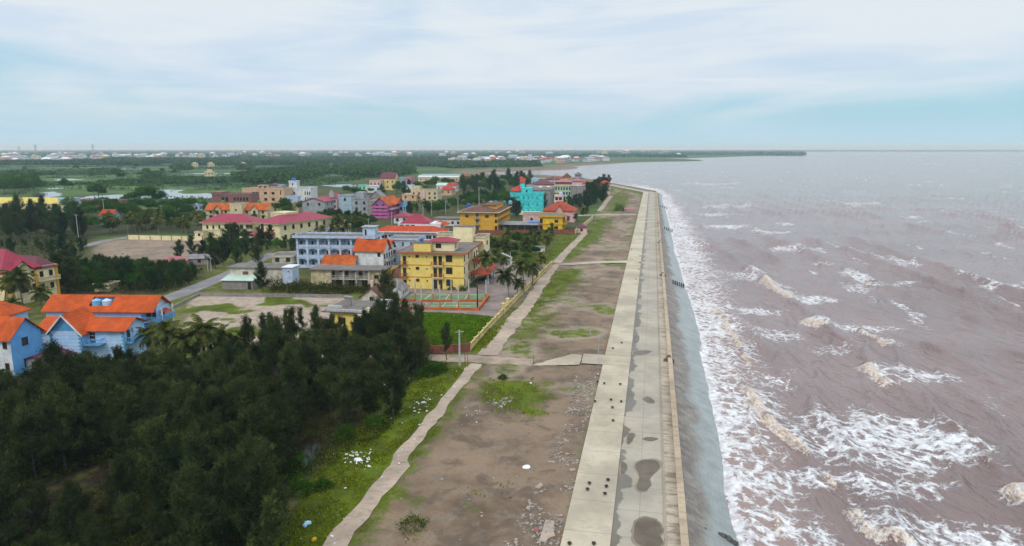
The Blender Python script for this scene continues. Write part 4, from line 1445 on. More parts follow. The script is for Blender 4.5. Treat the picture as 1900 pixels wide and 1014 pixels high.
def grove():
    # one dark mass before the blue houses, in stands that a path or gap sets apart
    near = GP([(-260, 780), (60, 770), (300, 760), (470, 770), (545, 800), (530, 870), (515, 940), (520, 1090), (380, 1100), (335, 985), (300, 935), (232, 905), (226, 855), (150, 868), (60, 900), (-300, 960)])
    mid = GP([(-200, 716), (60, 712), (330, 704), (480, 690), (560, 705), (590, 760), (560, 800), (420, 775), (-260, 785)])
    road = GP([(480, 690), (620, 677), (760, 681), (812, 690), (780, 700), (640, 720), (720, 745), (735, 780), (640, 790), (590, 760), (560, 705)])
    yard = GP([(330, 676), (420, 650), (560, 636), (700, 628), (762, 634), (790, 654), (640, 656), (480, 672), (340, 702)])
    g1 = 'dark casuarinas of the grove around the ditch'
    for x, y in scatter(near, 92, 3.0, 1, (DITCH,)):
        i = random.choice([0, 1, 2, 3, 4, 5])
        s = fit(GROVE_TOP, x, y, .68 + .34 * random.random(), CASD[i])
        if s: plant('casuarina_tree', CAS[i], 'dark green casuarina in the dense grove around the glinting ditch', 'tree', g1, x, y, s)
    for x, y in scatter(GP([(-300, 900), (-40, 900), (10, 1000), (-10, 1130), (-400, 1130)]), 16, 3.0, 6):
        plant('casuarina_tree', random.choice(CAS[:5]), 'dark casuarina at the bottom left beyond the ditch', 'tree', 'casuarinas beyond the ditch', x, y, .7 + .25 * random.random())
    for x, y in scatter(GP([(40, 1000), (120, 965), (230, 915), (320, 950), (360, 1060), (300, 1130), (0, 1130)]), 17, 2.6, 8):
        plant('casuarina_tree', random.choice(CAS[:6]), 'low bushy casuarina in the scrub on the near bank of the ditch', 'tree', 'low casuarinas on the near ditch bank', x, y, .36 + .2 * random.random())
    g2 = 'dark casuarinas behind the blue houses\' grove edge'
    for x, y in scatter(mid, 62, 3.0, 2):
        i = random.choice([0, 1, 2, 3, 4])
        plant('casuarina_tree', CAS[i], 'dark green casuarina in the thick stand just before the blue houses and palms', 'tree', 'casuarinas before the blue houses', x, y, fit(GROVE_TOP, x, y, .60 + .3 * random.random(), CASD[i]) or .28)
    for x, y in scatter(road, 24, 3.0, 3):
        i = random.choice([1, 3, 5, 3])
        plant('casuarina_tree', CAS[i], 'bare stemmed casuarina beside the littered grass verge near the dirt road', 'tree', 'casuarinas by the littered verge', x, y, fit(GROVE_TOP, x, y, .60 + .32 * random.random(), CASD[i]) or .3)
    for x, y in scatter(yard, 42, 2.3, 4):
        i = random.choice([0, 1, 2])
        plant('young_casuarina', THIN[i], 'slender young casuarina between the sandy yard and the dirt road', 'tree', 'young casuarinas by the sandy yard', x, y, fit(GROVE_TOP, x, y, .8 + .5 * random.random(), THIND[i] * .86) or .35)
    for px, py, s, i in [(690, 640, 1.15, 0), (715, 632, 1.2, 2), (735, 648, 1.1, 2), (760, 655, .95, 0), (780, 668, .75, 3), (700, 655, 1.0, 4), (668, 652, .9, 1), (640, 648, .85, 0), (612, 650, .9, 3)]:
        x, y = G(px, py)
        plant('casuarina_tree', CAS[i], 'tall casuarina between the flat grey roof and the green meadow', 'tree', 'casuarinas beside the meadow', x, y, fit(GROVE_TOP, x, y, s * .85, CASD[i]) or .4)
    x, y = G(716, 580)
    plant('casuarina_tree', CAS[2], 'round dark casuarina standing behind the grey flat roof', 'tree', None, x, y, .85)
    x, y = G(829, 668)
    plant('young_casuarina', THIN[1], 'single slender casuarina before the brick wall by the road', 'tree', None, x, y, .82)


grove()


def town_green():
    # palms: by the blue houses, in the hotel's garden, along the yellow wall
    gp = 'coconut palms beside the blue houses'
    for px, py, s, i in [(300, 690, 1.05, 0), (345, 690, 1.05, 1), (392, 685, 1.1, 0), (318, 700, .9, 3), (362, 668, .9, 3), (410, 672, .95, 1), (440, 668, .8, 3), (285, 668, .9, 1)]:
        x, y = G(px, py)
        plant('coconut_palm', PALM[i], 'coconut palm with drooping fronds at the right of the blue houses', 'palm tree', gp, x, y, s)
    for k, (px, py, s, i) in enumerate([(10, 578, 1.0, 0), (45, 585, 1.15, 2), (78, 580, .9, 1), (25, 590, .8, 3)]):
        x, y = G(px, py)
        plant('coconut_palm', PALM[i], 'coconut palm before the yellow villa with the crimson roof', 'palm tree', 'palms before the crimson roofed villa', x, y, s)
    for px, py, s, i in [(945, 560, 1.0, 0), (972, 545, 1.0, 2), (988, 530, .95, 1), (960, 548, .8, 3), (998, 512, .85, 0), (1015, 478, .9, 2), (1005, 500, .8, 1), (980, 512, .8, 3), (1022, 462, .7, 2)]:
        x, y = G(px, py)
        plant('coconut_palm', PALM[i], 'coconut palm lined up behind the yellow boundary wall', 'palm tree', 'palms behind the yellow wall', x, y, s)
    x, y = G(902, 528)
    plant('coconut_palm', PALM[2], 'lone coconut palm at the right corner of the yellow hotel', 'palm tree', None, x, y, 1.0)
    pts = scatter(GP([(872, 498), (895, 462), (960, 452), (1010, 462), (1000, 482), (950, 500), (905, 505)]), 20, 3.0, 12)
    for x, y in pts:
        plant('garden_palm', random.choice(PALM), 'bushy palm in the green garden behind the yellow hotel', 'palm tree', 'garden palms behind the hotel', x, y, .6 + .35 * random.random())
    for x, y in scatter(GP([(240, 425), (372, 424), (378, 436), (240, 436), (200, 432)]), 22, 3.5, 13):
        plant('garden_palm', random.choice(PALM[1:]), 'small palm in the plantation beyond the cream boundary wall', 'palm tree', 'plantation palms by the brown field', x, y, .7 + .3 * random.random())
    for x, y in scatter(GP([(570, 436), (620, 430), (690, 424), (690, 432), (600, 442)]), 12, 3.5, 14):
        plant('garden_palm', random.choice(PALM), 'palm behind the pale blue three storey block', 'palm tree', 'palms behind the pale blue block', x, y, .7 + .3 * random.random())
    for px, py, s in [(940, 402, .9), (948, 404, .8), (935, 412, .7)]:
        x, y = G(px, py)
        plant('garden_palm', PALM[1], 'palm between the ochre hotel and the dark tree', 'palm tree', 'palms beside the ochre hotel', x, y, s)
    for px, py, s in [(1080, 412, .75), (1088, 408, .7), (1066, 418, .6)]:
        x, y = G(px, py)
        plant('garden_palm', PALM[2], 'palm at the corner of the red roofed house by the lot', 'palm tree', 'palms by the red roofed house', x, y, s)

    def woods(poly, n, d, seed, kinds, label, group, s0=.7, s1=.5, avoid=(), name='town_tree'):
        for x, y in scatter(GP(poly), n, d, seed, avoid):
            m, hh = random.choice(kinds)
            s = s0 + s1 * random.random()
            px = PX(x, y)[0]
            by = PX(x, y)[1]
            if px < 400 and by > 482:
                s = fit(BELT_TOP, x, y, s, hh, .2)
            elif px < 560 and by > 446:
                s = fit(TOWN_TOP, x, y, s, hh, .2)
            elif 562 < px < 1000 and 366 < by < 432:
                s = fit(TOWN_TOP, x, y, s, hh, .2) or .35
            if s: plant(name, m, label, 'tree', group, x, y, s)
    tc = list(zip(TCAS, TCASD))
    dc = list(zip(CAS[:4], CASD))
    bl = list(zip(BRD, BRDD))
    # the belt behind the blue houses
    woods([(105, 545), (130, 505), (240, 492), (330, 500), (372, 520), (300, 545), (210, 548)], 44, 3.6, 31, tc + dc, 'dark casuarina in the belt behind the orange roofed blue houses', 'casuarina belt behind the blue houses', .7, .35)
    woods([(-60, 452), (60, 440), (150, 436), (170, 460), (150, 490), (40, 470), (-40, 500)], 40, 5.0, 32, tc + dc, 'tall dark casuarina in the wood left of the brown field', 'casuarina wood left of the brown field', .9, .4)
    woods([(-60, 425), (40, 408), (130, 410), (150, 432), (20, 442)], 26, 5.5, 33, tc + dc, 'dark tree in the wood behind the yellow roofed hall', 'trees by the yellow roofed hall', .9, .4)
    woods([(130, 430), (190, 418), (250, 405), (370, 410), (372, 424), (240, 426), (180, 442)], 30, 5, 34, bl, 'leafy green tree beyond the brown field', 'leafy trees beyond the brown field', .8, .5)
    woods([(385, 505), (395, 478), (440, 466), (478, 470), (485, 490), (440, 498)], 12, 4, 35, tc + dc, 'dark casuarina at the bend of the grey road', 'casuarinas at the grey road', .8, .4)
    woods([(380, 478), (385, 462), (440, 452), (545, 455), (545, 470), (470, 470)], 20, 4, 36, bl + tc, 'green tree before the long crimson roofed hotel', 'trees before the crimson roofed hotel', .6, .35)
    for px, py, s, m in [(335, 482, .75, TCAS[0]), (358, 480, .8, TCAS[1]), (378, 484, .85, TCAS[2]), (425, 462, 1.15, TCAS[2]), (438, 464, 1.0, CAS[1]), (485, 462, .95, TCAS[0]), (502, 460, .85, TCAS[1]), (455, 466, .8, TCAS[1]), (545, 462, .6, TCAS[0]), (395, 470, .75, TCAS[1])]:
        x, y = G(px, py)
        plant('town_tree', m, 'dark casuarina standing alone along the crimson roofed hotel and field', 'tree', 'casuarinas along the crimson roofed hotel', x, y, s)
    x, y = G(487, 541)
    plant('casuarina_tree', CAS[2], 'tall narrow casuarina in front of the weathered white block', 'tree', None, x, y, .68)
    woods([(590, 425), (600, 402), (650, 400), (700, 405), (700, 418), (650, 424)], 20, 4, 37, tc + dc, 'dark tree clump before the grey gabled house', 'trees before the grey gabled house', .8, .4)
    woods([(505, 400), (520, 388), (560, 385), (600, 395), (600, 402), (530, 402)], 10, 4, 38, bl, 'bright leafy tree right of the twin orange roofed house', 'leafy trees by the twin orange roofs', .8, .4)
    woods([(745, 405), (752, 380), (840, 378), (870, 372), (930, 368), (948, 380), (850, 386), (820, 400)], 36, 6, 39, bl + tc, 'green tree in the middle of the town between the yellow houses', 'trees in the middle of town', .8, .5)
    woods([(690, 360), (700, 348), (760, 345), (765, 368), (720, 372)], 18, 6, 40, tc + bl, 'dark tree behind the purple house', 'trees behind the purple house', .8, .5)
    woods([(850, 358), (870, 345), (940, 335), (985, 332), (985, 342), (940, 362), (880, 366)], 26, 8, 41, tc + dc, 'dark casuarina near the inlet behind the turquoise building', 'casuarinas by the inlet', 1.0, .5)
    woods([(1085, 385), (1090, 355), (1112, 345), (1132, 345), (1128, 360), (1112, 388)], 22, 4.5, 42, tc + dc, 'dark tree at the seaward end of town by the red house', 'trees at the seaward end of town', .85, .5)
    woods([(1040, 392), (1060, 378), (1088, 380), (1088, 392)], 7, 4, 43, tc, 'dark tree behind the orange tiled house', 'trees behind the orange tiled house', .7, .3)
    woods([(560, 432), (600, 405), (690, 405), (700, 428), (620, 440)], 26, 4.5, 61, bl, 'round leafy tree behind the pale blue block and stair tower', 'leafy trees behind the pale blue block', .6, .35, name='leafy_tree')
    woods([(740, 402), (750, 376), (870, 370), (935, 366), (948, 384), (850, 392), (800, 402)], 40, 6, 62, bl, 'round leafy tree among the houses left of the turquoise building', 'leafy trees left of the turquoise building', .9, .5, name='leafy_tree')
    woods([(858, 362), (862, 345), (950, 340), (990, 345), (945, 362)], 24, 8, 63, bl, 'round leafy tree in the green below the inlet', 'leafy trees below the inlet', 1.0, .5, name='leafy_tree')
    woods([(600, 376), (640, 356), (690, 358), (690, 368), (640, 376)], 16, 6, 64, bl, 'round leafy tree in the upper town left of the yellow gable', 'leafy trees of the upper town', .8, .4, name='leafy_tree')
    woods([(765, 362), (700, 360), (740, 352), (860, 340), (870, 350), (820, 352)], 20, 7, 65, bl, 'round leafy tree behind the cream building', 'leafy trees behind the cream building', .9, .5, name='leafy_tree')
    woods([(872, 500), (885, 452), (1018, 448), (1005, 475), (950, 498)], 36, 3.2, 66, bl, 'leafy shrub tree in the palm garden', 'leafy shrubs in the palm garden', .45, .3, name='leafy_tree')
    woods([(300, 402), (395, 396), (540, 400), (530, 408), (380, 412)], 18, 5, 67, bl, 'leafy tree round the twin orange roofs', 'leafy trees round the twin orange roofs', .6, .3, name='leafy_tree')
    woods([(150, 545), (120, 505), (240, 495), (340, 505), (360, 520), (290, 545)], 26, 3.6, 68, bl, 'olive green leafy tree in the belt behind the blue houses', 'leafy trees in the belt', .5, .3, name='leafy_tree')
    for px, py, s in [(952, 402, 1.25), (960, 405, 1.1), (957, 398, 1.2)]:
        x, y = G(px, py)
        plant('town_tree', CAS[1], 'big dark casuarina in front of the turquoise building', 'tree', 'casuarinas before the turquoise building', x, y, s * .85)
    x, y = G(1007, 392)
    plant('town_tree', TCAS[2], 'dark round tree at the right of the turquoise building', 'tree', None, x, y, 1.3)
    for k, (px, py, s) in enumerate([(1088, 388, 1.0), (1097, 384, 1.25), (1104, 378, 1.4), (1093, 372, 1.2), (1112, 370, 1.3), (1100, 364, 1.4), (1118, 362, 1.1), (1088, 362, 1.3), (1108, 356, 1.3), (1068, 384, 1.0), (1056, 386, .9)]):
        x, y = G(px, py)
        plant('town_tree', TCAS[(0, 2)[k % 2]], 'broad dark tree between the bare cement house and the seaward path', 'tree', 'broad trees at the seaward edge', x, y, s)
    for px, py, s in [(1023, 440, .6), (1018, 444, .5), (985, 445, .55), (992, 450, .5)]:
        x, y = G(px, py)
        plant('town_tree', TCAS[1], 'slim dark tree before the brick wall of the ochre hotel', 'tree', 'slim trees before the brick wall', x, y, s)
    # far trees: on the plain and by the ponds
    fl = GP([(0, 350), (60, 344), (90, 352), (60, 362), (0, 360)])
    for x, y in scatter(fl, 26, 9, 51):
        plant('plain_tree', random.choice(BRD), 'dark tree in the clump on the plain left of the pond', 'tree', 'trees on the plain left of the pond', x, y, 1.3 + .5 * random.random())
    for k, (px, py, s) in enumerate([(175, 366, 1.4), (183, 367, 1.6), (190, 366, 1.2), (262, 378, 1.5), (272, 379, 1.9), (282, 379, 1.8), (292, 380, 1.5), (300, 381, 1.3), (240, 378, 1.2), (250, 380, 1.2), (230, 379, 1.0), (120, 352, 1.4), (128, 352, 1.2)]):
        x, y = G(px, py)
        plant('plain_tree', BRD[k % 4], 'round dark tree on the bank of the big pond', 'tree', 'trees on the pond bank', x, y, s)
    for x, y in scatter(GP([(120, 396), (190, 385), (330, 392), (395, 388), (390, 400), (330, 404), (160, 410)]), 40, 6, 52):
        plant('town_tree', random.choice(BRD), 'leafy tree between the ponds and the brown field', 'tree', 'leafy trees between ponds and field', x, y, .8 + .5 * random.random())


town_green()


def masses():
    """far woods and hedgerows that read as one mass; grass; undergrowth; stones; litter"""
    rs = np.random.RandomState(77)
    Vs = []

    def wood(poly, n, h, size, flat=None):
        pts = GP(poly)
        xs, ys = np.array([p[0] for p in pts]), np.array([p[1] for p in pts])
        got = []
        while sum(map(len, got)) < n:
            x = xs.min() + rs.rand(n * 3) * (xs.max() - xs.min())
            y = ys.min() + rs.rand(n * 3) * (ys.max() - ys.min())
            k = inpoly(x, y, pts)
            got.append(np.stack([x[k], y[k]], 1))
        c = np.concatenate(got)[:n]
        hh = h * (.45 + .8 * fbm(c[:, 0] / (h * 4), c[:, 1] / (h * 4), 3, 5))
        per = 7
        C = np.repeat(np.column_stack([c, hh * .5]), per, 0)
        Hh = np.repeat(hh, per)
        C = C + rs.normal(size=C.shape) * np.array([size * .8, size * .8, 0])
        C[:, 2] = Hh * (.12 + .85 * rs.rand(len(C)) ** .8)
        V, _ = leaf_quads(C, rs.normal(size=C.shape) + np.array([0, 0, .6]), size * (1.1 + rs.rand(len(C))), size * (.7 + .6 * rs.rand(len(C))), rs, .6)
        Vs.append(V)
    # casuarina plantations of the middle distance
    wood([(430, 335), (470, 326), (560, 318), (606, 313), (612, 322), (570, 334), (520, 340), (480, 344)], 2600, 10, 3.0)
    wood([(612, 322), (640, 310), (700, 308), (760, 312), (770, 324), (720, 330), (660, 331)], 2600, 11, 3.2)
    wood([(795, 307), (850, 304), (930, 302), (1002, 304), (985, 310), (900, 311), (830, 313)], 1800, 9, 4.0)
    wood([(180, 341), (330, 333), (400, 334), (420, 340), (330, 342)], 1400, 3.5, 2.5)
    wood([(0, 338), (40, 325), (56, 324), (60, 340), (20, 345)], 700, 9, 3.0)
    wood([(165, 319), (215, 316), (222, 320), (175, 322)], 400, 5, 3.0)
    wood([(318, 313), (345, 309), (352, 316), (325, 317)], 260, 8, 4)
    wood([(440, 312), (462, 307), (470, 314), (445, 316)], 260, 8, 4)
    wood([(270, 332), (290, 326), (296, 333), (276, 336)], 200, 7, 3)
    for px0, px1, py, n in [(60, 430, 303.5, 900), (200, 700, 299.5, 1200), (430, 900, 296.5, 1200), (0, 300, 306.5, 500), (600, 1000, 300.5, 700), (0, 700, 291, 1500), (500, 1200, 289.5, 1500), (800, 1270, 292, 900), (0, 600, 287, 1300), (600, 1470, 286.0, 1800), (0, 900, 284, 1600), (900, 1490, 283.6, 1400), (1240, 1490, 288.0, 700), (1500, 1900, 281.4, 900), (0, 1500, 281.6, 2400), (680, 1000, 309, 500), (330, 600, 307, 500), (500, 700, 305, 400)]:
        d = G(950, py)[1]
        wood([(px0, py - .35), (px1, py - .45), (px1, py + .25), (px0, py + .35)], n, 9 + d * .0010, 3 + d * .0016)
    def scrubland(poly, n, h, size, seed, thr):
        pts = GP(poly)
        xs, ys = np.array([p[0] for p in pts]), np.array([p[1] for p in pts])
        px_ = rs.rand(n * 4) * 760
        py_ = 297.5 + rs.rand(n * 4) ** 1.2 * 75
        g_ = np.array([G(a, b) for a, b in zip(px_, py_)])
        x, y = g_[:, 0], g_[:, 1]
        k = inpoly(x, y, pts) & (fbm(x / 260, y / 90, 4, seed) > thr)
        for q in POND_POLYS:
            k &= sdist(x, y, q) < -10
        x, y = x[k][:n], y[k][:n]
        sz = size * (.5 + y / 1100)
        per = 6
        C = np.repeat(np.column_stack([x, y, np.zeros(len(x))]), per, 0) + rs.normal(size=(len(x) * per, 3)) * np.repeat(sz, per)[:, None] * np.array([2.2, 1.0, 0])
        C[:, 2] = np.repeat(h * (.5 + rs.rand(len(x))), per) * rs.rand(len(C))
        V, _ = leaf_quads(C, rs.normal(size=C.shape) + np.array([0, 0, .3]), np.repeat(sz, per) * (1 + rs.rand(len(C))), np.repeat(sz, per) * (.6 + .5 * rs.rand(len(C))), rs, .8)
        Vs.append(V)
    scrubland([(-20, 372), (-20, 297), (700, 297), (690, 330), (560, 352), (400, 360), (396, 372)], 3000, 1.8, 1.4, 91, .54)
    scrubland([(-20, 392), (-20, 340), (400, 340), (520, 352), (396, 392)], 1000, 1.8, 1.1, 92, .53)
    far_leaf = leaf_mat('far_foliage', (0.018, 0.046, 0.018), (0.045, 0.090, 0.026))
    me = crown_mesh('far_woods', np.concatenate(Vs), far_leaf)
    tag(link('far_woods', me), 'far woods and hedgerows across the plain as one dark green mass', 'woods', kind='stuff')

    # grass: tufts where the ground is grassy
    Gv = []

    def tufts(poly, n, h, seed, edge=1.0, ymin=.0, thin=.35):
        r = np.random.RandomState(seed)
        pts = GP(poly) if isinstance(poly[0][0], (int, np.integer)) else poly
        xs, ys = np.array([p[0] for p in pts]), np.array([p[1] for p in pts])
        x = xs.min() + r.rand(n) * (xs.max() - xs.min())
        y = ys.min() + r.rand(n) * (ys.max() - ys.min())
        k = (sdist(x, y, pts) + (fbm(x / 2, y / 2, 3, seed) - .5) * 4 * edge > 0) & (fbm(x / 2.6, y / 2.6, 3, seed + 3) > thin)
        for pc in PATHS:
            k &= dseg(x, y, pc)[0] > 1.25
        x, y = x[k], y[k]
        z = ground_height(x, y)
        hh = h * (.4 + 1.0 * fbm(x / 3, y / 3, 3, seed + 7))
        C = np.stack([x, y, z + hh * .45], 1)
        V, _ = leaf_quads(C, r.normal(size=C.shape) * .55 + np.array([0, 0, 1.0]), hh, .12 + .10 * r.rand(len(x)), r)
        Gv.append(V)
    tufts(VERGE, 26000, .30, 1, 1.2, thin=.40)
    tufts(FENCE_VERGE, 3000, .35, 3, .4)
    for i, (poly, st) in enumerate(GR_PATCH):
        a = abs(sum(p[0] * q[1] - q[0] * p[1] for p, q in zip(poly, poly[1:] + poly[:1]))) / 2
        tufts(poly, int(min(9000, a * 14 * st)), .24, 10 + i, 1.6, thin=.50)
    tufts(GARDEN_GREEN, 7000, .5, 30, .4)
    grass_leaf = leaf_mat('grass_blades', (0.055, 0.075, 0.004), (0.130, 0.175, 0.008), (0.17, 0.17, 0.02))
    me = crown_mesh('grass', np.concatenate(Gv), grass_leaf)
    tag(link('grass', me), 'rough green grass on the verge, the meadow and the patches of the lot', 'grass', kind='stuff')

    Gv = []
    tufts(MEADOW, 20000, .32, 2, .2, thin=.12)
    me = crown_mesh('meadow_grass', np.concatenate(Gv), leaf_mat('meadow_blades', (0.085, 0.170, 0.004), (0.170, 0.310, 0.008), (0.2, 0.3, 0.02)))
    tag(link('meadow_grass', me), 'lush bright green grass of the fenced meadow', 'grass', kind='stuff')

    # undergrowth below the grove: low dark scrub
    Uv = []

    def scrub(poly, n, h, size, seed, avoid=()):
        r = np.random.RandomState(seed)
        pts = GP(poly)
        xs, ys = np.array([p[0] for p in pts]), np.array([p[1] for p in pts])
        x = xs.min() + r.rand(n) * (xs.max() - xs.min())
        y = ys.min() + r.rand(n) * (ys.max() - ys.min())
        k = (sdist(x, y, pts) + (fbm(x / 2, y / 2, 3, seed) - .5) * 4 > 0)
        for a in avoid:
            k &= ~inpoly(x, y, a)
        x, y = x[k], y[k]
        top = h * np.clip(fbm(x / 3.0, y / 3.0, 4, seed + 5) * 2.2 - .45, .05, 1.4)
        C = np.stack([x, y, top * r.rand(len(x)) ** .6], 1)
        V, _ = leaf_quads(C, r.normal(size=C.shape) + np.array([0, 0, .5]), size * (.6 + .9 * r.rand(len(x))), size * .35 * (.6 + .8 * r.rand(len(x))), r, .5)
        Uv.append(V)
    scrub([(-260, 985), (0, 1000), (120, 955), (230, 900), (330, 900), (480, 930), (540, 985), (470, 1100), (-200, 1100)], 46000, 2.1, .34, 3, (DITCH,))
    scrub([(-260, 840), (60, 835), (235, 835), (228, 862), (150, 878), (60, 915), (-20, 960), (-260, 985)], 26000, 2.6, .34, 13)
    scrub([(-100, 505), (-60, 425), (150, 436), (165, 470), (140, 500), (40, 482)], 15000, 4.5, .7, 14)
    scrub([(105, 548), (125, 500), (240, 490), (335, 498), (372, 520), (300, 548)], 14000, 3.0, .5, 15)
    scrub([(480, 800), (600, 780), (740, 770), (720, 800), (640, 850), (560, 900), (500, 900)], 13000, 1.1, .32, 4)
    scrub([(-200, 690), (60, 690), (330, 690), (620, 690), (820, 680), (835, 690), (700, 735), (640, 790), (400, 830), (-200, 830)], 26000, 1.0, .4, 5, (DITCH,))
    scrub([(540, 538), (600, 533), (740, 541), (745, 548), (650, 548), (545, 549)], 9000, 2.6, .5, 6)
    scrub([(500, 530), (545, 530), (560, 545), (500, 545)], 3000, 2.2, .5, 7)
    scrub([(100, 545), (330, 540), (380, 500), (250, 490), (130, 500)], 9000, 1.6, .6, 8)
    sc_leaf = leaf_mat('scrub_leaves', (0.012, 0.021, 0.005), (0.036, 0.048, 0.009), (0.055, 0.050, 0.010))
    me = crown_mesh('undergrowth', np.concatenate(Uv), sc_leaf)
    tag(link('undergrowth', me), 'low dark scrub under the grove and along the yards', 'undergrowth', kind='stuff')

    # stones of the lot and litter on the grass
    def bits(name, material, polys, label, cat, smin, smax, seed, flat=.5, zoff=0.0):
        r = np.random.RandomState(seed)
        V_, F_ = [], []
        cube = np.array([(x, y, z) for z in (-.5, .5) for y in (-.5, .5) for x in (-.5, .5)])
        fq = np.array([(0, 2, 3, 1), (4, 5, 7, 6), (0, 1, 5, 4), (2, 6, 7, 3), (0, 4, 6, 2), (1, 3, 7, 5)])
        for poly, n in polys:
            pts = poly if not isinstance(poly[0][0], int) else GP(poly)
            xs, ys = np.array([p[0] for p in pts]), np.array([p[1] for p in pts])
            x = xs.min() + r.rand(n) * (xs.max() - xs.min())
            y = ys.min() + r.rand(n) * (ys.max() - ys.min())
            k = inpoly(x, y, pts) & (fbm(x / 4, y / 4, 3, seed) > (.40 if zoff == 0 else .47))
            x, y = x[k], y[k]
            z = ground_height(x, y)
            for a, b_, c in zip(x, y, z):
                s = smin + (smax - smin) * r.rand() ** 3
                sc = np.array([1 + r.rand(), .7 + .6 * r.rand(), flat * (.5 + r.rand())]) * s
                q = (cube + r.normal(size=cube.shape) * .13) * sc
                t = r.rand() * 6.28
                q = np.stack([q[:, 0] * cos(t) - q[:, 1] * sin(t) + a, q[:, 0] * sin(t) + q[:, 1] * cos(t) + b_, q[:, 2] + c + sc[2] * .4 + zoff], 1)
                F_.append(fq + 8 * len(V_))
                V_.append(q)
        me_ = np_mesh(name, np.concatenate(V_), np.concatenate(F_), material, smooth=False)
        tag(link(name, me_), label, cat, kind='stuff')
    stone_m = mat('rubble_stone', (0.30, 0.262, 0.228), var=.5, scale=.9)
    bits('rubble', stone_m, [(RUBBLE_BAND, 11000), (LOT, 12000), ([(905, 745), (960, 735), (930, 760), (860, 775)], 500)], 'broken stones and rubble lying about the brown lot', 'rubble', .04, .26, 3)
    lit_m = mat('litter_plastic', (0.72, 0.73, 0.74), var=.3, scale=.6, rough=.5)
    bits('litter', lit_m, [(VERGE, 380), ([(725, 722), (805, 732), (798, 765), (735, 765)], 150), ([(690, 708), (760, 700), (770, 712), (700, 720)], 120), (LOT, 300), ([(640, 840), (690, 835), (690, 870), (640, 880)], 100), ([(200, 900), (330, 900), (330, 960), (220, 960)], 60)], 'scraps of white litter strewn over the grass verge and lot', 'litter', .04, .26, 9, .25, .12)


masses()
# ---------------------------------------------------------------- buildings
glass_m = mat('dark_glass', (0.022, 0.024, 0.028), rough=0.12, var=0.3, scale=0.6, spec=0.6)
void_m = mat('painted_room_dark', (0.020, 0.017, 0.016), rough=0.9, var=0.4)  # dark panes in place of openings: the unlit interior put into the colour
wood_m = mat('dark_wood', (0.085, 0.032, 0.026), rough=0.6, var=0.3)
whitep = mat('white_paint', (0.66, 0.68, 0.70), stain=.35)
creamp = mat('cream_paint', (0.62, 0.52, 0.33), stain=.3)
yellowp = mat('hotel_yellow', (0.80, 0.60, 0.155), var=.10, stain=.18, stain_col=(.3, .2, .08))
paleyel = mat('pale_yellow', (0.80, 0.69, 0.42), var=.12, stain=.2, stain_col=(.3, .2, .1))
ochrep = mat('ochre_paint', (0.66, 0.36, 0.040), stain=.2, stain_col=(.3, .14, .03))
brightyel = mat('bright_yellow', (0.74, 0.47, 0.020), stain=.15, stain_col=(.3, .16, .02))
skyb = mat('sky_blue_paint', (0.14, 0.40, 0.78), var=.12)
lightb = mat('light_blue_paint', (0.38, 0.60, 0.88), var=.10, stain=.15, stain_col=(.2, .3, .45))
trimb = mat('teal_blue_trim', (0.10, 0.32, 0.55), var=.15)
paleb = mat('pale_blue_paint', (0.45, 0.55, 0.70), stain=.30, stain_col=(.2, .22, .26))
shadeb = mat('alcove_shade_blue', (0.36, 0.47, 0.62), stain=.2, stain_col=(.2, .22, .26))  # pale blue darkened: the arcade's shade put into the back wall's colour
greyp = mat('grey_paint', (0.33, 0.35, 0.37), stain=.45)
greyc = mat('bare_cement', (0.27, 0.245, 0.235), stain=.4)
flatc = mat('flat_roof_cement', (0.155, 0.135, 0.125), var=.3, scale=.5, stain=.3)
turq = mat('turquoise_paint', (0.06, 0.60, 0.62), stain=.15, stain_col=(.05, .3, .32))
pinkp = mat('pink_paint', (0.68, 0.46, 0.43), stain=.3)
salmon = mat('salmon_paint', (0.62, 0.40, 0.26), stain=.25)
brickm = mat('raw_brick', (0.235, 0.115, 0.10), var=.35, scale=1.5, stain=.3)
purplep = mat('purple_paint', (0.30, 0.13, 0.33), var=.15)
magp = mat('magenta_paint', (0.52, 0.12, 0.30), var=.15)
greenp = mat('mint_paint', (0.40, 0.62, 0.42), var=.15, stain=.3)
moldy = mat('mouldy_plaster', (0.52, 0.43, 0.26), stain=.95, stain_col=(.10, .085, .06), var=.35)
moldw = mat('mouldy_whitewash', (0.56, 0.51, 0.42), stain=.9, stain_col=(.15, .12, .09), var=.3)
orange_t = roof_mat('orange_tile', (0.50, 0.078, 0.007))
orange_t2 = roof_mat('orange_tile_worn', (0.50, 0.105, 0.014), .45)
red_t = roof_mat('red_tile', (0.36, 0.065, 0.030))
crim_r = roof_mat('crimson_sheet', (0.29, 0.018, 0.050), .2, .5, metal=True)
maroon_r = roof_mat('maroon_sheet', (0.125, 0.022, 0.040), .25, .5, metal=True)
brown_t = roof_mat('brown_tile', (0.15, 0.065, 0.05))
pink_r = roof_mat('pink_sheet', (0.40, 0.12, 0.14), .25, .5, metal=True)
yellow_r = roof_mat('yellow_sheet', (0.60, 0.47, 0.09), .2, .6, metal=True)
grey_r = roof_mat('grey_sheet', (0.22, 0.21, 0.215), .35, .5, metal=True)
green_r = roof_mat('pale_green_sheet', (0.46, 0.60, 0.52), .15, .5, metal=True)
blue_r = roof_mat('blue_sheet', (0.06, 0.22, 0.60), .2, .5, metal=True)
terra = mat('terracotta_trim', (0.40, 0.13, 0.06), var=.25)
tankb = mat('tank_blue', (0.18, 0.45, 0.68), rough=.4, var=.1)
tankw = mat('tank_pale', (0.45, 0.58, 0.72), rough=.4, var=.1)
tankg = mat('tank_green', (0.03, 0.27, 0.12), rough=.4, var=.1)
tankd = mat('tank_deep_blue', (0.03, 0.13, 0.50), rough=.4, var=.1)
steel = mat('galvanised', (0.42, 0.43, 0.43), rough=.45, metal=.5)

WC = {}


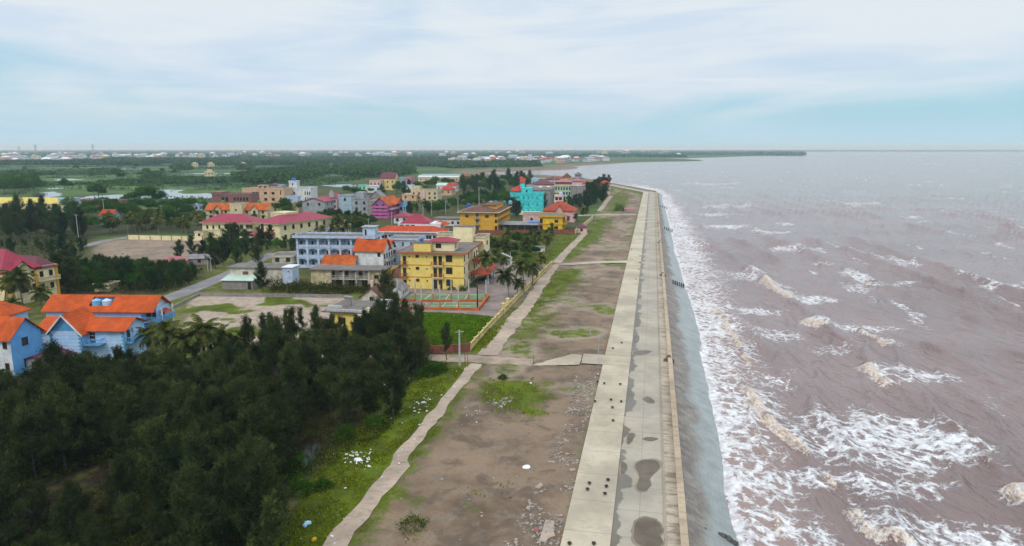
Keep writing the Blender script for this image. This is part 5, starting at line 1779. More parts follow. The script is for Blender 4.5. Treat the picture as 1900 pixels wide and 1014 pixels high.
class B:
    def __init__(s, name, label, pxL, pyB, pxR, pyT, depth=8, rot=9, far=None, cat='building', group=None, h=None):
        X, Y = G(pxL, pyB)
        a = R(rot)
        ux, uy, vx, vy = cos(a), -sin(a), sin(a), cos(a)
        dep = Y * CP + H * SP
        s.w = ((pxR - CX) * dep - F * X) / (F * ux - (pxR - CX) * uy * CP)
        s.h = HT(X, Y, pyT) if h is None else h
        if far is not None:
            x2, y2 = X + ux * s.w, Y + uy * s.w
            dp = y2 * CP + H * SP
            depth = ((far - CX) * dp - F * x2) / (F * vx - (far - CX) * vy * CP)
        s.d = depth
        s.root = empty(name, (X, Y, 0), -a)
        tag(s.root, label, cat, group)
        s.dist = Y

    def part(s, name, mb, m, parent=None, smooth=False):
        return mb.obj(name, m, parent or s.root, smooth=smooth)

    def walls(s, m, h=None, x0=0, x1=None, y0=0, y1=None, z0=-.3, name='wall'):
        x1 = s.w if x1 is None else x1
        y1 = s.d if y1 is None else y1
        return s.part(name, MB().box(x0, x1, y0, y1, z0, h or s.h), m)

    def face(s, f, t, out=0.0, x=None):
        if f == 'F': return (t, -out, 0)
        if f == 'R': return ((s.w if x is None else x) + out, t, pi / 2)
        return ((0 if x is None else x) - out, t, -pi / 2)

    def win(s, f, t, z, w=1.2, h=1.3, fm=None, gm=None, name='window', out=0.0, x=None, y=None, mull=True, arch=False):
        fm = fm or whitep
        gm = gm or glass_m
        px, py, rz = s.face(f, t, out, x)
        if y is not None and f == 'F': py = y - out
        far = s.dist > 290
        key = (round(w, 1), round(h, 1), fm.name, gm.name, mull, far, arch)
        if key not in WC:
            b = MB()
            e = .09 if w > .7 else .06
            o = .07
            b.box(-w / 2, w / 2, -o - .03, -.0, 0, e)
            b.box(-w / 2, w / 2, -o, 0, h - e, h)
            b.box(-w / 2, -w / 2 + e, -o, 0, e, h - e).box(w / 2 - e, w / 2, -o, 0, e, h - e)
            if mull and w > .9:
                b.box(-.03, .03, -o + .01, 0, e, h - e)
            if arch:
                b.add([(w / 2 * cos(k * pi / 6), yy, h + w * .32 * sin(k * pi / 6)) for yy in (-o, 0) for k in range(7)],
                      [tuple(range(7)), tuple(range(7, 14))[::-1]] + [(k, k + 1, k + 8, k + 7) for k in range(6)])
            g_ = MB()
            if far:
                b.box(-w / 2 + e, w / 2 - e, -.03, 0, e, h - e, 1)
                WC[key] = (b.mesh(name, [fm, gm]), None)
            else:
                g_.box(-w / 2 + e, w / 2 - e, -.025, 0, e, h - e)
                WC[key] = (b.mesh(name + '_frame', fm), g_.mesh('pane', gm))
        me, pane = WC[key]
        o_ = link(name, me, s.root, (px, py, z), rz)
        if pane: link('pane', pane, o_)
        return o_

    def wins(s, f, ts, zs, w=1.2, h=1.3, fm=None, gm=None, **k):
        for z in zs:
            for t in ts:
                s.win(f, t, z, w, h, fm, gm, **k)

    def balcony(s, f, t, z, w, d, m, rail=None, x=None, y=None, posts=True):
        px, py, rz = s.face(f, t, 0, x)
        if y is not None and f == 'F': py = y
        b = MB().box(-w / 2, w / 2, -d, -.0, z - .14, z)
        o = b.obj('balcony', m, s.root, (px, py, 0), rz)
        rb = MB()
        rb.box(-w / 2, w / 2, -d, -d + .07, z + .88, z + .97)
        rb.box(-w / 2, -w / 2 + .07, -d + .07, 0, z + .88, z + .97).box(w / 2 - .07, w / 2, -d + .07, 0, z + .88, z + .97)
        n = max(3, int(w / .3))
        for i in range(n):
            xx = -w / 2 + .03 + (w - .12) * i / (n - 1)
            rb.box(xx, xx + .07, -d + .005, -d + .065, z, z + .88)
        for i in range(1, max(2, int(d / .3))):
            yy = -d + d * i / max(2, int(d / .3))
            for xx in (-w / 2 + .005, w / 2 - .065):
                rb.box(xx, xx + .06, yy, yy + .06, z, z + .88)
        rb.obj('railing', rail or m, o)
        return o

    def gable(s, x0, x1, y0, y1, z, rise, m, wall=None, axis='x', o=.45, t=.13, oe=None, name='roof'):
        oe = o if oe is None else oe
        b = MB()
        if axis == 'x':
            ym = (y0 + y1) / 2
            sl = rise / (ym - y0)
            ze = z - o * sl
            b.slab([(x0 - oe, y0 - o, ze), (x1 + oe, y0 - o, ze), (x1 + oe, ym, z + rise), (x0 - oe, ym, z + rise)], t)
            b.slab([(x1 + oe, y1 + o, ze), (x0 - oe, y1 + o, ze), (x0 - oe, ym + .002, z + rise), (x1 + oe, ym + .002, z + rise)], t)
            tri = [[(xx, y0, z - .2), (xx, y1, z - .2), (xx, y1, z - t - .02), (xx, ym, z + rise - t - .05), (xx, y0, z - t - .02)] for xx in (x0 + .01, x1 - .01)]
        else:
            xm = (x0 + x1) / 2
            sl = rise / (xm - x0)
            ze = z - o * sl
            b.slab([(x0 - o, y1 + oe, ze), (x0 - o, y0 - oe, ze), (xm, y0 - oe, z + rise), (xm, y1 + oe, z + rise)], t)
            b.slab([(x1 + o, y0 - oe, ze), (x1 + o, y1 + oe, ze), (xm + .002, y1 + oe, z + rise), (xm + .002, y0 - oe, z + rise)], t)
            tri = [[(x0, yy, z - .2), (x1, yy, z - .2), (x1, yy, z - t - .02), (xm, yy, z + rise - t - .05), (x0, yy, z - t - .02)] for yy in (y0 + .01, y1 - .01)]
        r = s.part(name, b, m)
        if wall:
            g_ = MB()
            A_, C_ = tri
            n = len(A_)
            g_.add(A_ + C_, [tuple(range(n)), tuple(range(n, 2 * n))[::-1]] + [(i, n + i, n + (i + 1) % n, (i + 1) % n) for i in range(n)])
            s.part('gable', g_, wall)
        return r

    def hip(s, x0, x1, y0, y1, z, rise, m, o=.5, t=.15, name='roof'):
        x0 -= o; x1 += o; y0 -= o; y1 += o
        w, d = x1 - x0, y1 - y0
        k = min(w, d) / 2
        b = MB()
        if w >= d:
            r0, r1 = (x0 + k, (y0 + y1) / 2, z + rise), (x1 - k + .001, (y0 + y1) / 2, z + rise)
            fs = [(0, 1, 5, 4), (1, 2, 5), (2, 3, 4, 5), (3, 0, 4)]
        else:
            r0, r1 = ((x0 + x1) / 2, y0 + k, z + rise), ((x0 + x1) / 2, y1 - k + .001, z + rise)
            fs = [(0, 1, 4), (1, 2, 5, 4), (2, 3, 5), (3, 0, 4, 5)]
        vs = [(x0, y0, z), (x1, y0, z), (x1, y1, z), (x0, y1, z), r0, r1, (x0, y0, z - t), (x1, y0, z - t), (x1, y1, z - t), (x0, y1, z - t)]
        fs = fs + [(6, 7, 1, 0), (7, 8, 2, 1), (8, 9, 3, 2), (9, 6, 0, 3), (9, 8, 7, 6)]
        return s.part(name, b.add(vs, fs), m)

    def flat(s, m, wm, h=None, o=.35, par=.45, x0=0, x1=None, y0=0, y1=None, t=.18, name='roof'):
        """roof slab with a low upstand round it"""
        h = s.h if h is None else h
        x1 = s.w if x1 is None else x1
        y1 = s.d if y1 is None else y1
        r = s.part(name, MB().box(x0 - o + .02, x1 + o - .02, y0 - o + .02, y1 + o - .02, h + .003, h + t), m)
        e = MB()
        q = .16
        a, b, c, d = x0 - o, x1 + o, y0 - o, y1 + o
        zt = h + t + par
        e.box(a, b, c, c + q, h - .06, zt).box(a, b, d - q, d, h - .06, zt)
        e.box(a, a + q, c + q, d - q, h - .06, zt).box(b - q, b, c + q, d - q, h - .06, zt)
        e.obj('parapet', wm, r)
        return r

    def band(s, z, m, hh=.16, o=.06):
        return s.part('floor_band', MB().box(-o, s.w + o, -o, s.d + o, z, z + hh), m)

    def tank(s, x, y, z, m, r=.75, h=1.5, stand=.0, label='blue', group=None):
        w = s.root.matrix_basis
        c, n = cos(s.root.rotation_euler.z), sin(s.root.rotation_euler.z)
        X, Y = s.root.location.x + x * c - y * n, s.root.location.y + x * n + y * c
        t = empty('water_tank', (X, Y, z), s.root.rotation_euler.z)
        tag(t, label, 'water tank', group)
        b = MB().cyl(0, 0, stand, stand + h, r, r, 16)
        b.cyl(0, 0, stand + h, stand + h + .25, r, r * .35, 16)
        for k in range(3):
            b.cyl(0, 0, stand + .25 + k * h * .33, stand + .31 + k * h * .33, r + .03, r + .03, 16)
        b.obj('tank_body', m, t)
        MB().cyl(0, 0, stand + h + .25, stand + h + .36, .24, .24, 10).obj('lid', m, t)
        if stand:
            f = MB()
            for a in (-1, 1):
                for b_ in (-1, 1):
                    f.box(a * r * .7 - .05, a * r * .7 + .05, b_ * r * .7 - .05, b_ * r * .7 + .05, -.05, stand)
            f.obj('stand', steel, t)
        return t


def main_hotel():
    b = B('yellow_hotel', 'three storey yellow hotel with magenta rooftop hut beside the orange sports court', 745, 535, 860, 469, rot=8, far=889, cat='hotel')
    w, d, h = b.w, b.d, b.h
    fl = h / 3.0
    k = w / 15.7
    # front wall is one yellow, the sea side is cream
    b.walls(yellowp)
    b.part('side_wall', MB().box(w, w + .08, 0.0, d, -.3, h - .02), paleyel)
    for z in (fl, 2 * fl):
        b.band(z - .08, terra, .12, .10)
    for i in range(3):
        z = i * fl
        b.win('F', 6.2 * k * .68, z + 1.9, .9, .75, wood_m)
        b.win('F', 12.2 * k, z + .95, 1.7, 1.75, wood_m)
        for t in (8.7, 10.0):
            b.win('F', t * k, z + .1, .95, 2.35, wood_m, name='door')
        b.win('F', .95 * k, z + .1, .9, 2.2, wood_m, name='door')
        for t in (2.2, 6.6):
            b.win('F', t * k, z + 2.0, .34, .34, wood_m, mull=False)
        if i:
            b.balcony('F', 9.35 * k, z, 3.1 * k, .9, paleyel, terra)
            b.balcony('F', .75 * k, z, 1.9 * k, .8, terra, terra)
    # sea side: narrow arched windows, tiled hoods, porch
    for i in range(3):
        for t in (.06, .30, .80, .93):
            b.win('R', d * t, i * fl + .9, .8, 1.6, wood_m, out=.08, arch=True)
        for t in (.48, .62):
            b.win('R', d * t, i * fl + .3, 1.0, 2.2, wood_m, name='door', out=.08)
    b.part('bay_wall', MB().box(w + .08, w + .9, d * .40, d * .70, fl, h - .05), paleyel)
    for i in (1, 2):
        for t in (.48, .62):
            b.win('R', d * t, i * fl + .6, 1.0, 1.6, wood_m, x=w + .9)
    hood = MB().slab([(w + 2.6, d * .30, fl * 2 - .35), (w + 2.6, d * .76, fl * 2 - .35), (w + .8, d * .74, fl * 2 + .5), (w + .8, d * .32, fl * 2 + .5)], .14)
    b.part('canopy', hood, red_t)
    p = b.part('porch', MB().box(w + .9, w + 5.2, d * .34, d * .92, fl - .25, fl), terra)
    MB().slab([(w + 5.7, d * .30, fl - .1), (w + 5.7, d * .96, fl - .1), (w + 4.6, d * .92, fl + .75), (w + 4.6, d * .34, fl + .75)], .14).obj('porch_roof', red_t, p)
    MB().slab([(w + .9, d * .30 - .35, fl - .1), (w + 5.7, d * .30 - .35, fl - .1), (w + 4.6, d * .34, fl + .75), (w + .9, d * .34, fl + .75)], .14).obj('porch_roof', red_t, p)
    for t in (.40, .86):
        b.part('column', MB().cyl(w + 4.9, d * t, 0, fl - .25, .22, .2, 10).box(w + 4.6, w + 5.2, d * t - .3, d * t + .3, -.1, .3), whitep)
    # roof
    b.part('roof', MB().box(-.7, w + .9, -.8, d + .6, h, h + .22), flatc)
    eave = MB()
    for (x0, x1, y0, y1) in ((-.85, w + 1.05, -.95, -.8), (-.85, w + 1.05, d + .6, d + .75), (-.85, -.7, -.8, d + .6), (w + .9, w + 1.05, -.8, d + .6)):
        eave.box(x0, x1, y0, y1, h - .08, h + .36)
    b.part('eave', eave, terra)
    u = b.part('rooftop_room', MB().box(w * .20, w * .47, .9, 4.2, h + .22, h + 2.5), yellowp)
    MB().box(w * .19, w * .48, .7, 4.4, h + 2.5, h + 2.66).obj('room_roof', flatc, u)
    u = b.part('rooftop_room', MB().box(w * .44, w * .82, 2.8, 7.2, h + .22, h + 2.7), paleyel)
    b.win('F', w * .57, h + 1.0, 1.5, 1.2, wood_m, y=2.8)
    b.win('R', 5, h + .9, .8, 1.2, wood_m, x=w * .82)
    b.hip(w * .41, w * .85, 2.5, 7.6, h + 2.72, 1.0, crim_r, .3)
    u = b.part('rooftop_room', MB().box(w * .56, w * .90, d - 1.0, d + 3.0, -.2, h + 4.6), paleyel)
    MB().box(w * .55, w * .91, d - 1.1, d + 3.1, h + 4.6, h + 4.75).obj('room_roof', flatc, u)
    b.part('rear_wing', MB().box(w * .84, w + 1.6, d + .8, d + 9, -.2, h + 1.2), paleyel)
    b.flat(flatc, creamp, h + 1.2, .2, .3, w * .905, w + 1.6, d + .85, d + 9, name='wing_roof')
    b.win('R', d + 4.5, h - 1.2, 1.6, 1.3, wood_m, x=w + 1.6)
    b.tank(w * .30, 2.6, h + 2.66, tankd, .5, .6, 0, 'small dark tank on the roof room of the yellow hotel')
    return b


def blue_houses():
    b = B('blue_house', 'front light blue house with orange roof, white gable front and blue balconies', 80, 667, 235, 609.5, 6.2, rot=2, cat='house')
    w, d, h = b.w, b.d, b.h
    b.walls(lightb)
    gx0, gx1 = w * .20, w * .56
    ox, oy = b.root.location.x, b.root.location.y
    r_main = HT(ox + 8, oy + d / 2, 587) - h
    r_gab = HT(ox + 6, oy - 1.6, 583) - h
    b.part('front_bay', MB().box(gx0, gx1, -1.6, 0.0, -.3, h - .02), lightb)
    b.gable(gx0, gx1, -1.6, d * .62, h, r_gab, orange_t, trimb, 'y', .6, oe=.55)
    b.gable(0, w, 0, d, h, r_main, orange_t, lightb, 'x', .6, oe=.7)
    barge = MB()
    xm = (gx0 + gx1) / 2
    sl = r_gab / (xm - gx0)
    for sx in (-1, 1):
        x_e = xm + sx * (xm - gx0 + .6)
        barge.add([(x_e, y, h - .6 * sl + dz) for y in (-2.24, -2.16) for dz in (-.32, .03)] + [(xm, y, h + r_gab + dz) for y in (-2.24, -2.16) for dz in (-.32, .03)],
                  [(0, 1, 5, 4), (2, 6, 7, 3), (0, 4, 6, 2), (1, 3, 7, 5), (0, 2, 3, 1), (4, 5, 7, 6)])
    b.part('bargeboard', barge, whitep)
    # white courses and the blue quoins
    courses = MB()
    for kz in np.arange(.6, h - .2, .62):
        courses.box(gx0 + .05, gx1 - .05, -1.63, -1.6, kz, kz + .07)
        courses.box(gx1 + .02, w - .02, -.03, 0, kz, kz + .07)
        courses.box(.02, gx0 - .02, -.03, 0, kz, kz + .07)
    b.part('wall_courses', courses, whitep)
    for x, y, sg in ((gx0 - .05, -1.66, 1), (gx1 + .05, -1.66, -1), (w + .05, -.06, -1), (-.05, -.06, 1)):
        out = [(x, .0)]
        for n_, kz in enumerate(np.arange(.0, h - .5, .31)):
            wd = .55 if n_ % 2 else .30
            out += [(x + sg * wd, kz), (x + sg * wd, kz + .31)]
        out.append((x, out[-1][1]))
        m_ = len(out)
        b.part('quoin_strip', MB().add([(p[0], yy, p[1]) for yy in (y, y + .08) for p in out], [tuple(range(m_)), tuple(range(m_, 2 * m_))[::-1]] + [(k, (k + 1) % m_, m_ + (k + 1) % m_, m_ + k) for k in range(m_)]), trimb)
    b.win('F', gx1 + .95, h - 2.45, .9, 2.1, wood_m, name='door')
    b.balcony('F', gx1 + 1.3, h - 2.5, 3.6, 1.5, trimb, skyb)
    b.win('R', 1.2, h - 2.45, .9, 2.0, wood_m, name='door')
    b.win('R', d - 1.4, h - 2.3, .9, 1.3, wood_m)
    b.balcony('R', 3.0, h - 2.5, 5.6, 1.2, trimb, skyb)
    b.balcony('L', 2.0, h - 2.5, 3.0, 1.3, trimb, skyb)
    b.part('air_conditioner', MB().box(w + .02, w + .35, 2.2, 3.0, h - .9, h - .35), whitep)
    # behind it
    c = B('blue_house', 'rear blue house with long orange roof that two water tanks stand in', 92, 637, 288, 573, 6.0, rot=2, cat='house')
    w, d, h = c.w, c.d, c.h
    c.walls(lightb, x1=w - 2.2)
    c.part('side_wall', MB().box(w - 2.2, w, 1.4, d, -.3, h), lightb)
    tx0, tx1 = w * .39, w * .59
    # the roof is open where the tanks stand
    r = 2.1
    o = .6
    ym = d / 2
    sl = r / ym
    rb = MB()
    def ry(y): return h + sl * y
    ya, yb = ym * .22, ym * .86
    for x0, x1, y0, y1 in ((-o, tx0, -o, ym), (tx1, w + .5, -o, ym), (tx0, tx1, -o, ya), (tx0, tx1, yb, ym)):
        rb.slab([(x0, y0, ry(y0)), (x1, y0, ry(y0)), (x1, y1, ry(y1)), (x0, y1, ry(y1))], .13)
    rb.slab([(w + .5, d + o, ry(-o)), (-o, d + o, ry(-o)), (-o, ym + .002, h + r), (w + .5, ym + .002, h + r)], .13)
    c.part('roof', rb, orange_t)
    g_ = MB()
    for xx in (.01, w - .5):
        g_.add([(xx, 0, h - .2), (xx, d, h - .2), (xx, ym, h + r - .2), (xx + .2, 0, h - .2), (xx + .2, d, h - .2), (xx + .2, ym, h + r - .2)], [(0, 2, 1), (3, 4, 5), (0, 3, 5, 2), (1, 2, 5, 4), (0, 1, 4, 3)])
    c.part('gable', g_, whitep)
    wellm = MB().box(tx0 + .02, tx1 - .02, ya, yb + .3, h - .1, h + .02)
    wellm.box(tx0, tx1, yb + .3, yb + .4, h, ry(yb) - .02)
    c.part('tank_well', wellm, trimb)
    c.tank(tx0 + 1.1, ym * .48, h + .02, tankb, .82, 1.35, 0, 'left turquoise water tank sunk in the orange roof')
    c.tank(tx1 - 1.0, ym * .48, h + .02, tankw, .82, 1.35, 0, 'right pale water tank sunk in the orange roof')
    c.win('F', w * .32, h - 1.3, .7, .7, wood_m)
    c.win('F', w - 1.5, h - 2.4, .9, 2.0, wood_m, y=1.4, name='door')
    c.win('F', w - .5, h - 2.1, .8, 1.2, wood_m, y=1.4)
    c.balcony('F', w - .7, h - 2.5, 3.4, 1.3, trimb, skyb, y=1.4)
    c.win('R', 3.6, h - 2.3, .9, 1.4, wood_m)
    c.balcony('R', 3.6, h - 2.5, 4.4, 1.2, trimb, skyb)
    for x, y in ((w + .9, 1.6), (w + .9, 5.4)):
        c.part('column', MB().box(x - .12, x + .12, y - .12, y + .12, -.2, h - .1), whitep)
    c.part('awning', MB().slab([(w + .2, 2.2, h - .6), (w + 1.4, 2.2, h - 1.2), (w + 1.4, 4.4, h - 1.2), (w + .2, 4.4, h - .6)], .06), red_t)
    # left: white front, blue gable side
    e = B('blue_house', 'house at the left edge with grey white front and deep blue gable side', -75, 690, 27, 619, 5.6, rot=12, cat='house')
    w, d, h = e.w, e.d, e.h
    e.walls(whitep)
    e.part('side_wall', MB().box(w, w + .06, 0, d, -.3, h), skyb)
    e.gable(0, w, 0, d, h, 2.6, orange_t, skyb, 'x', .55, oe=.5)
    e.part('cornice', MB().box(-.05, w + .1, -.45, -.02, h - .75, h - .5), whitep)
    for z in (.9, 4.0 * h / 5.8):
        e.win('F', w - 1.1, z, .8, 1.2, wood_m)
        e.win('F', w - 3.2, z, .9, 1.2, wood_m)
        e.win('R', d * .45, z, 1.1, 1.35, wood_m, out=.06)
    f = B('orange_roofed_house', 'low orange roofed house half hidden at the left edge', -90, 640, 10, 588, 6.5, rot=2, cat='house')
    f.walls(lightb)
    f.hip(0, f.w, 0, f.d, f.h, 2.6, orange_t, .6)
    f.win('F', f.w - 2, f.h - 2.2, 1, 1.2, wood_m)
    g = B('maroon_shed', 'low shed with maroon roof at the foot of the blue houses', 36, 690, 96, 678, 5.5, rot=6, cat='shed')
    g.walls(greyp, h=1.9)
    g.gable(0, g.w, 0, g.d, 1.9, .9, maroon_r, greyp, 'y', .3)
    g.win('F', g.w * .5, .1, .9, 1.7, wood_m, name='door')


def crimson_villa():
    b = B('yellow_villa', 'yellow villa with crimson hipped roof and ornate dormer at the left edge', -140, 552, 12, 492, 13.0, rot=20, cat='house')
    w, d, h = b.w, b.d, b.h
    b.walls(paleyel)
    b.hip(0, w, 0, d * .66, h, 4.6, crim_r, .6)
    b.hip(w * .3, w + .02, d * .60, d, h - .5, 2.6, maroon_r, .5, name='lower_roof')
    gx = w
    dy0, dy1 = d * .16, d * .46
    # dormer over the sea-side front
    b.part('front_bay', MB().box(w, w + .9, dy0, dy1, -.3, h), creamp)
    ym = (dy0 + dy1) / 2
    rb = MB()
    rb.slab([(w + 1.3, dy0 - .5, h - .1), (w + 1.3, ym, h + 2.2), (w - 3.4, ym, h + 2.2), (w - 2.0, dy0 - .5, h - .1)], .12)
    rb.slab([(w + 1.3, dy1 + .5, h - .1), (w - 2.0, dy1 + .5, h - .1), (w - 3.4, ym, h + 2.2), (w + 1.3, ym + .002, h + 2.2)], .12)
    b.part('dormer_roof', rb, crim_r)
    b.part('gable', MB().add([(w + .88, dy0, h), (w + .88, dy1, h), (w + .88, ym, h + 2.0), (w + .5, dy0, h), (w + .5, dy1, h), (w + .5, ym, h + 2.0)], [(0, 1, 2), (3, 5, 4), (0, 2, 5, 3), (1, 4, 5, 2)]), creamp)
    fl = 3.1
    for z in (h - fl - .05, h - 2 * fl - .05):
        b.part('floor_band', MB().box(w, w + .18, 0, d, z, z + .22), creamp)
    for t in (0.02, .145, .47, .585, .99):
        b.part('pilaster', MB().box(w, w + .25, d * t - .3, d * t + .3, -.3, h - .02), ochrep)
    for i in range(2):
        z = h - fl * (i + 1) + .9
        for t in (.08, .53):
            b.win('R', d * t, z, 1.0, 1.35, wood_m, out=.02)
        for t in (.70, .88):
            b.win('R', d * t, z - .5, .95, 1.35, wood_m, out=.02)
        b.win('R', ym, z - .3, 1.9, 1.7, wood_m, x=w + .9)
    b.balcony('R', d * .80, h - fl - .5, d * .40, 1.2, creamp, creamp)
    b.balcony('R', ym, h - fl, 3.6, .9, creamp, creamp, x=w + .9)


def dormitory():
    b = B('pale_blue_block', 'pale blue three storey block with flat roof and open arcaded walkways', 552, 497, 694, 441, 8.0, rot=5, cat='building')
    w, d, h = b.w, b.d, b.h
    n = 7
    bw = w / n
    fl = h / 3
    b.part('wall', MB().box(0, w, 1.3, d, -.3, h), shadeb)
    b.part('end_wall', MB().box(0, .25, 0, 1.3, -.3, h).box(w - .25, w, 0, 1.3, -.3, h), paleb)
    for i in range(3):
        b.part('floor_slab', MB().box(.25, w - .25, 0.1, 1.3, i * fl - .2, i * fl), paleb)
        b.part('railing', MB().box(.25, w - .25, .02, .14, i * fl, i * fl + .95), paleb)
        for k in range(n):
            x = (k + .5) * bw
            lint = MB()
            a0, a1 = k * bw + .3, (k + 1) * bw - .3
            m_ = 8
            top = (i + 1) * fl - .22
            vs, fs = [], []
            for q in range(m_ + 1):
                xx = a0 + (a1 - a0) * q / m_
                zz = top - .12 - .5 * (abs(q / m_ - .5) * 2) ** 2.4
                vs += [(xx, .03, zz), (xx, .03, top), (xx, .16, zz), (xx, .16, top)]
            for q in range(m_):
                fs += [(4 * q, 4 * q + 4, 4 * q + 5, 4 * q + 1), (4 * q + 2, 4 * q + 3, 4 * q + 7, 4 * q + 6), (4 * q, 4 * q + 2, 4 * q + 6, 4 * q + 4)]
            b.part('arch', lint.add(vs, fs), paleb)
            dx = -.5 if k < 2 else .75
            b.win('F', x + dx, i * fl + .05, .9, 2.1, paleb, y=1.3, name='door')
            b.win('F', x - dx * .9, i * fl + 1.5, .6, .5, paleb, y=1.3, mull=False)
    for k in range(n + 1):
        x = min(max(k * bw, .35), w - .35)
        b.part('column', MB().box(x - .33, x + .33, -.12, .02, -.3, h - .02), paleb)
    b.flat(flatc, paleb, h, .9, .5)
    t = b.part('stair_tower', MB().box(w - 4.4, w - .6, d - 4, d, h + .2, h + 2.9), paleb)
    MB().box(w - 4.8, w - .2, d - 4.4, d + .4, h + 2.9, h + 3.1).obj('tower_roof', greyp, t)
    b.win('F', w - 3.4, h + .3, .8, 2.0, whitep, y=d - 4, name='door')
    for k in range(6):
        b.part('roof_post', MB().box(k * w / 6 + .6, k * w / 6 + .8, .4, .6, h + .18, h + 1.2), greyc)
    # right wing of the same block, seen between the orange roof and the hotel
    c = B('pale_blue_wing', 'pale blue wing with arched windows between the orange roofed villa and yellow hotel', 722, 492, 775, 445, 8.0, rot=8)
    c.walls(paleb)
    c.flat(flatc, paleb, c.h, .4, .3)
    for z in (.9, c.h * .36 + .6, c.h * .68 + .5):
        c.wins('F', [c.w * .2, c.w * .5, c.w * .8], [z], .95, 1.5, whitep)
        c.wins('R', [2, 5], [z], .95, 1.4, whitep)


def orange_villas():
    b = B('orange_roofed_villa', 'white villa with swaybacked orange roof behind the weathered yellow block', 660, 503, 712, 464, rot=9, far=727, cat='house')
    w, d, h = b.w, b.d, b.h
    d = max(d, 9)
    b.walls(whitep, y1=d)
    # the ridge sags in the middle
    ov = .5
    K = 8
    vs, fs = [], []
    for q in range(K + 1):
        x = -ov + (w + 2 * ov) * q / K
        zr = h + 3.4 - .75 * sin(pi * q / K)
        vs += [(x, -ov, h - .35), (x, d * .35, zr), (x, d * .7 + ov, h - .35), (x, -ov, h - .5), (x, d * .35, zr - .16), (x, d * .7 + ov, h - .5)]
    for q in range(K):
        a, c = 6 * q, 6 * q + 6
        fs += [(a, c, c + 1, a + 1), (a + 1, c + 1, c + 2, a + 2), (a + 3, a + 4, c + 4, c + 3), (a + 4, a + 5, c + 5, c + 4), (a, a + 3, c + 3, c), (a + 2, c + 2, c + 5, a + 5)]
    fs += [(0, 1, 4, 3), (1, 2, 5, 4), (6 * K, 6 * K + 3, 6 * K + 4, 6 * K + 1), (6 * K + 1, 6 * K + 4, 6 * K + 5, 6 * K + 2)]
    b.part('roof', MB().add(vs, fs), orange_t)
    gb = MB()
    for x in (.02, w - .22):
        gb.add([(x, 0, h - .3), (x, d * .7, h - .3), (x, d * .35, h + 3.1), (x + .2, 0, h - .3), (x + .2, d * .7, h - .3), (x + .2, d * .35, h + 3.1)], [(0, 2, 1), (3, 4, 5), (0, 3, 5, 2), (1, 2, 5, 4)])
    b.part('gable', gb, whitep)
    b.gable(w * .55, w, d * .55, d + 1.5, h, 2.2, orange_t, whitep, 'x', .5, name='rear_roof')
    for z in (.8, h * .5 + .6):
        b.wins('R', [d * .12, d * .36, d * .6, d * .85], [z], 1.0, 1.4, wood_m, void_m)
    b.balcony('R', d * .5, h * .5, d * .8, 1.1, whitep, greyp)
    b.win('F', w * .85, h - 1.9, .9, 1.2, wood_m, void_m)
    for i, (pl, pr, pt, y) in enumerate([(597, 655, 491, 505), (618, 672, 489, 500), (635, 687, 487, 496)]):
        lab = ['low white house with orange roof nearest the weathered yellow block', 'middle one of the low orange roofed houses in echelon', 'rearmost low orange roofed house before the swaybacked villa'][i]
        c = B('orange_roofed_row_house', lab, pl, y, pr, pt, 6.5, rot=9, cat='house', group='three orange roofed houses in echelon')
        c.walls(whitep)
        c.gable(0, c.w, 0, c.d, c.h, 2.5, orange_t2, whitep, 'x', .4)
        c.wins('R', [c.d * .3, c.d * .7], [.6], .9, 1.4, wood_m, void_m)
        c.win('R', c.d * .5, c.h - .2, .7, 1.0, wood_m, void_m)


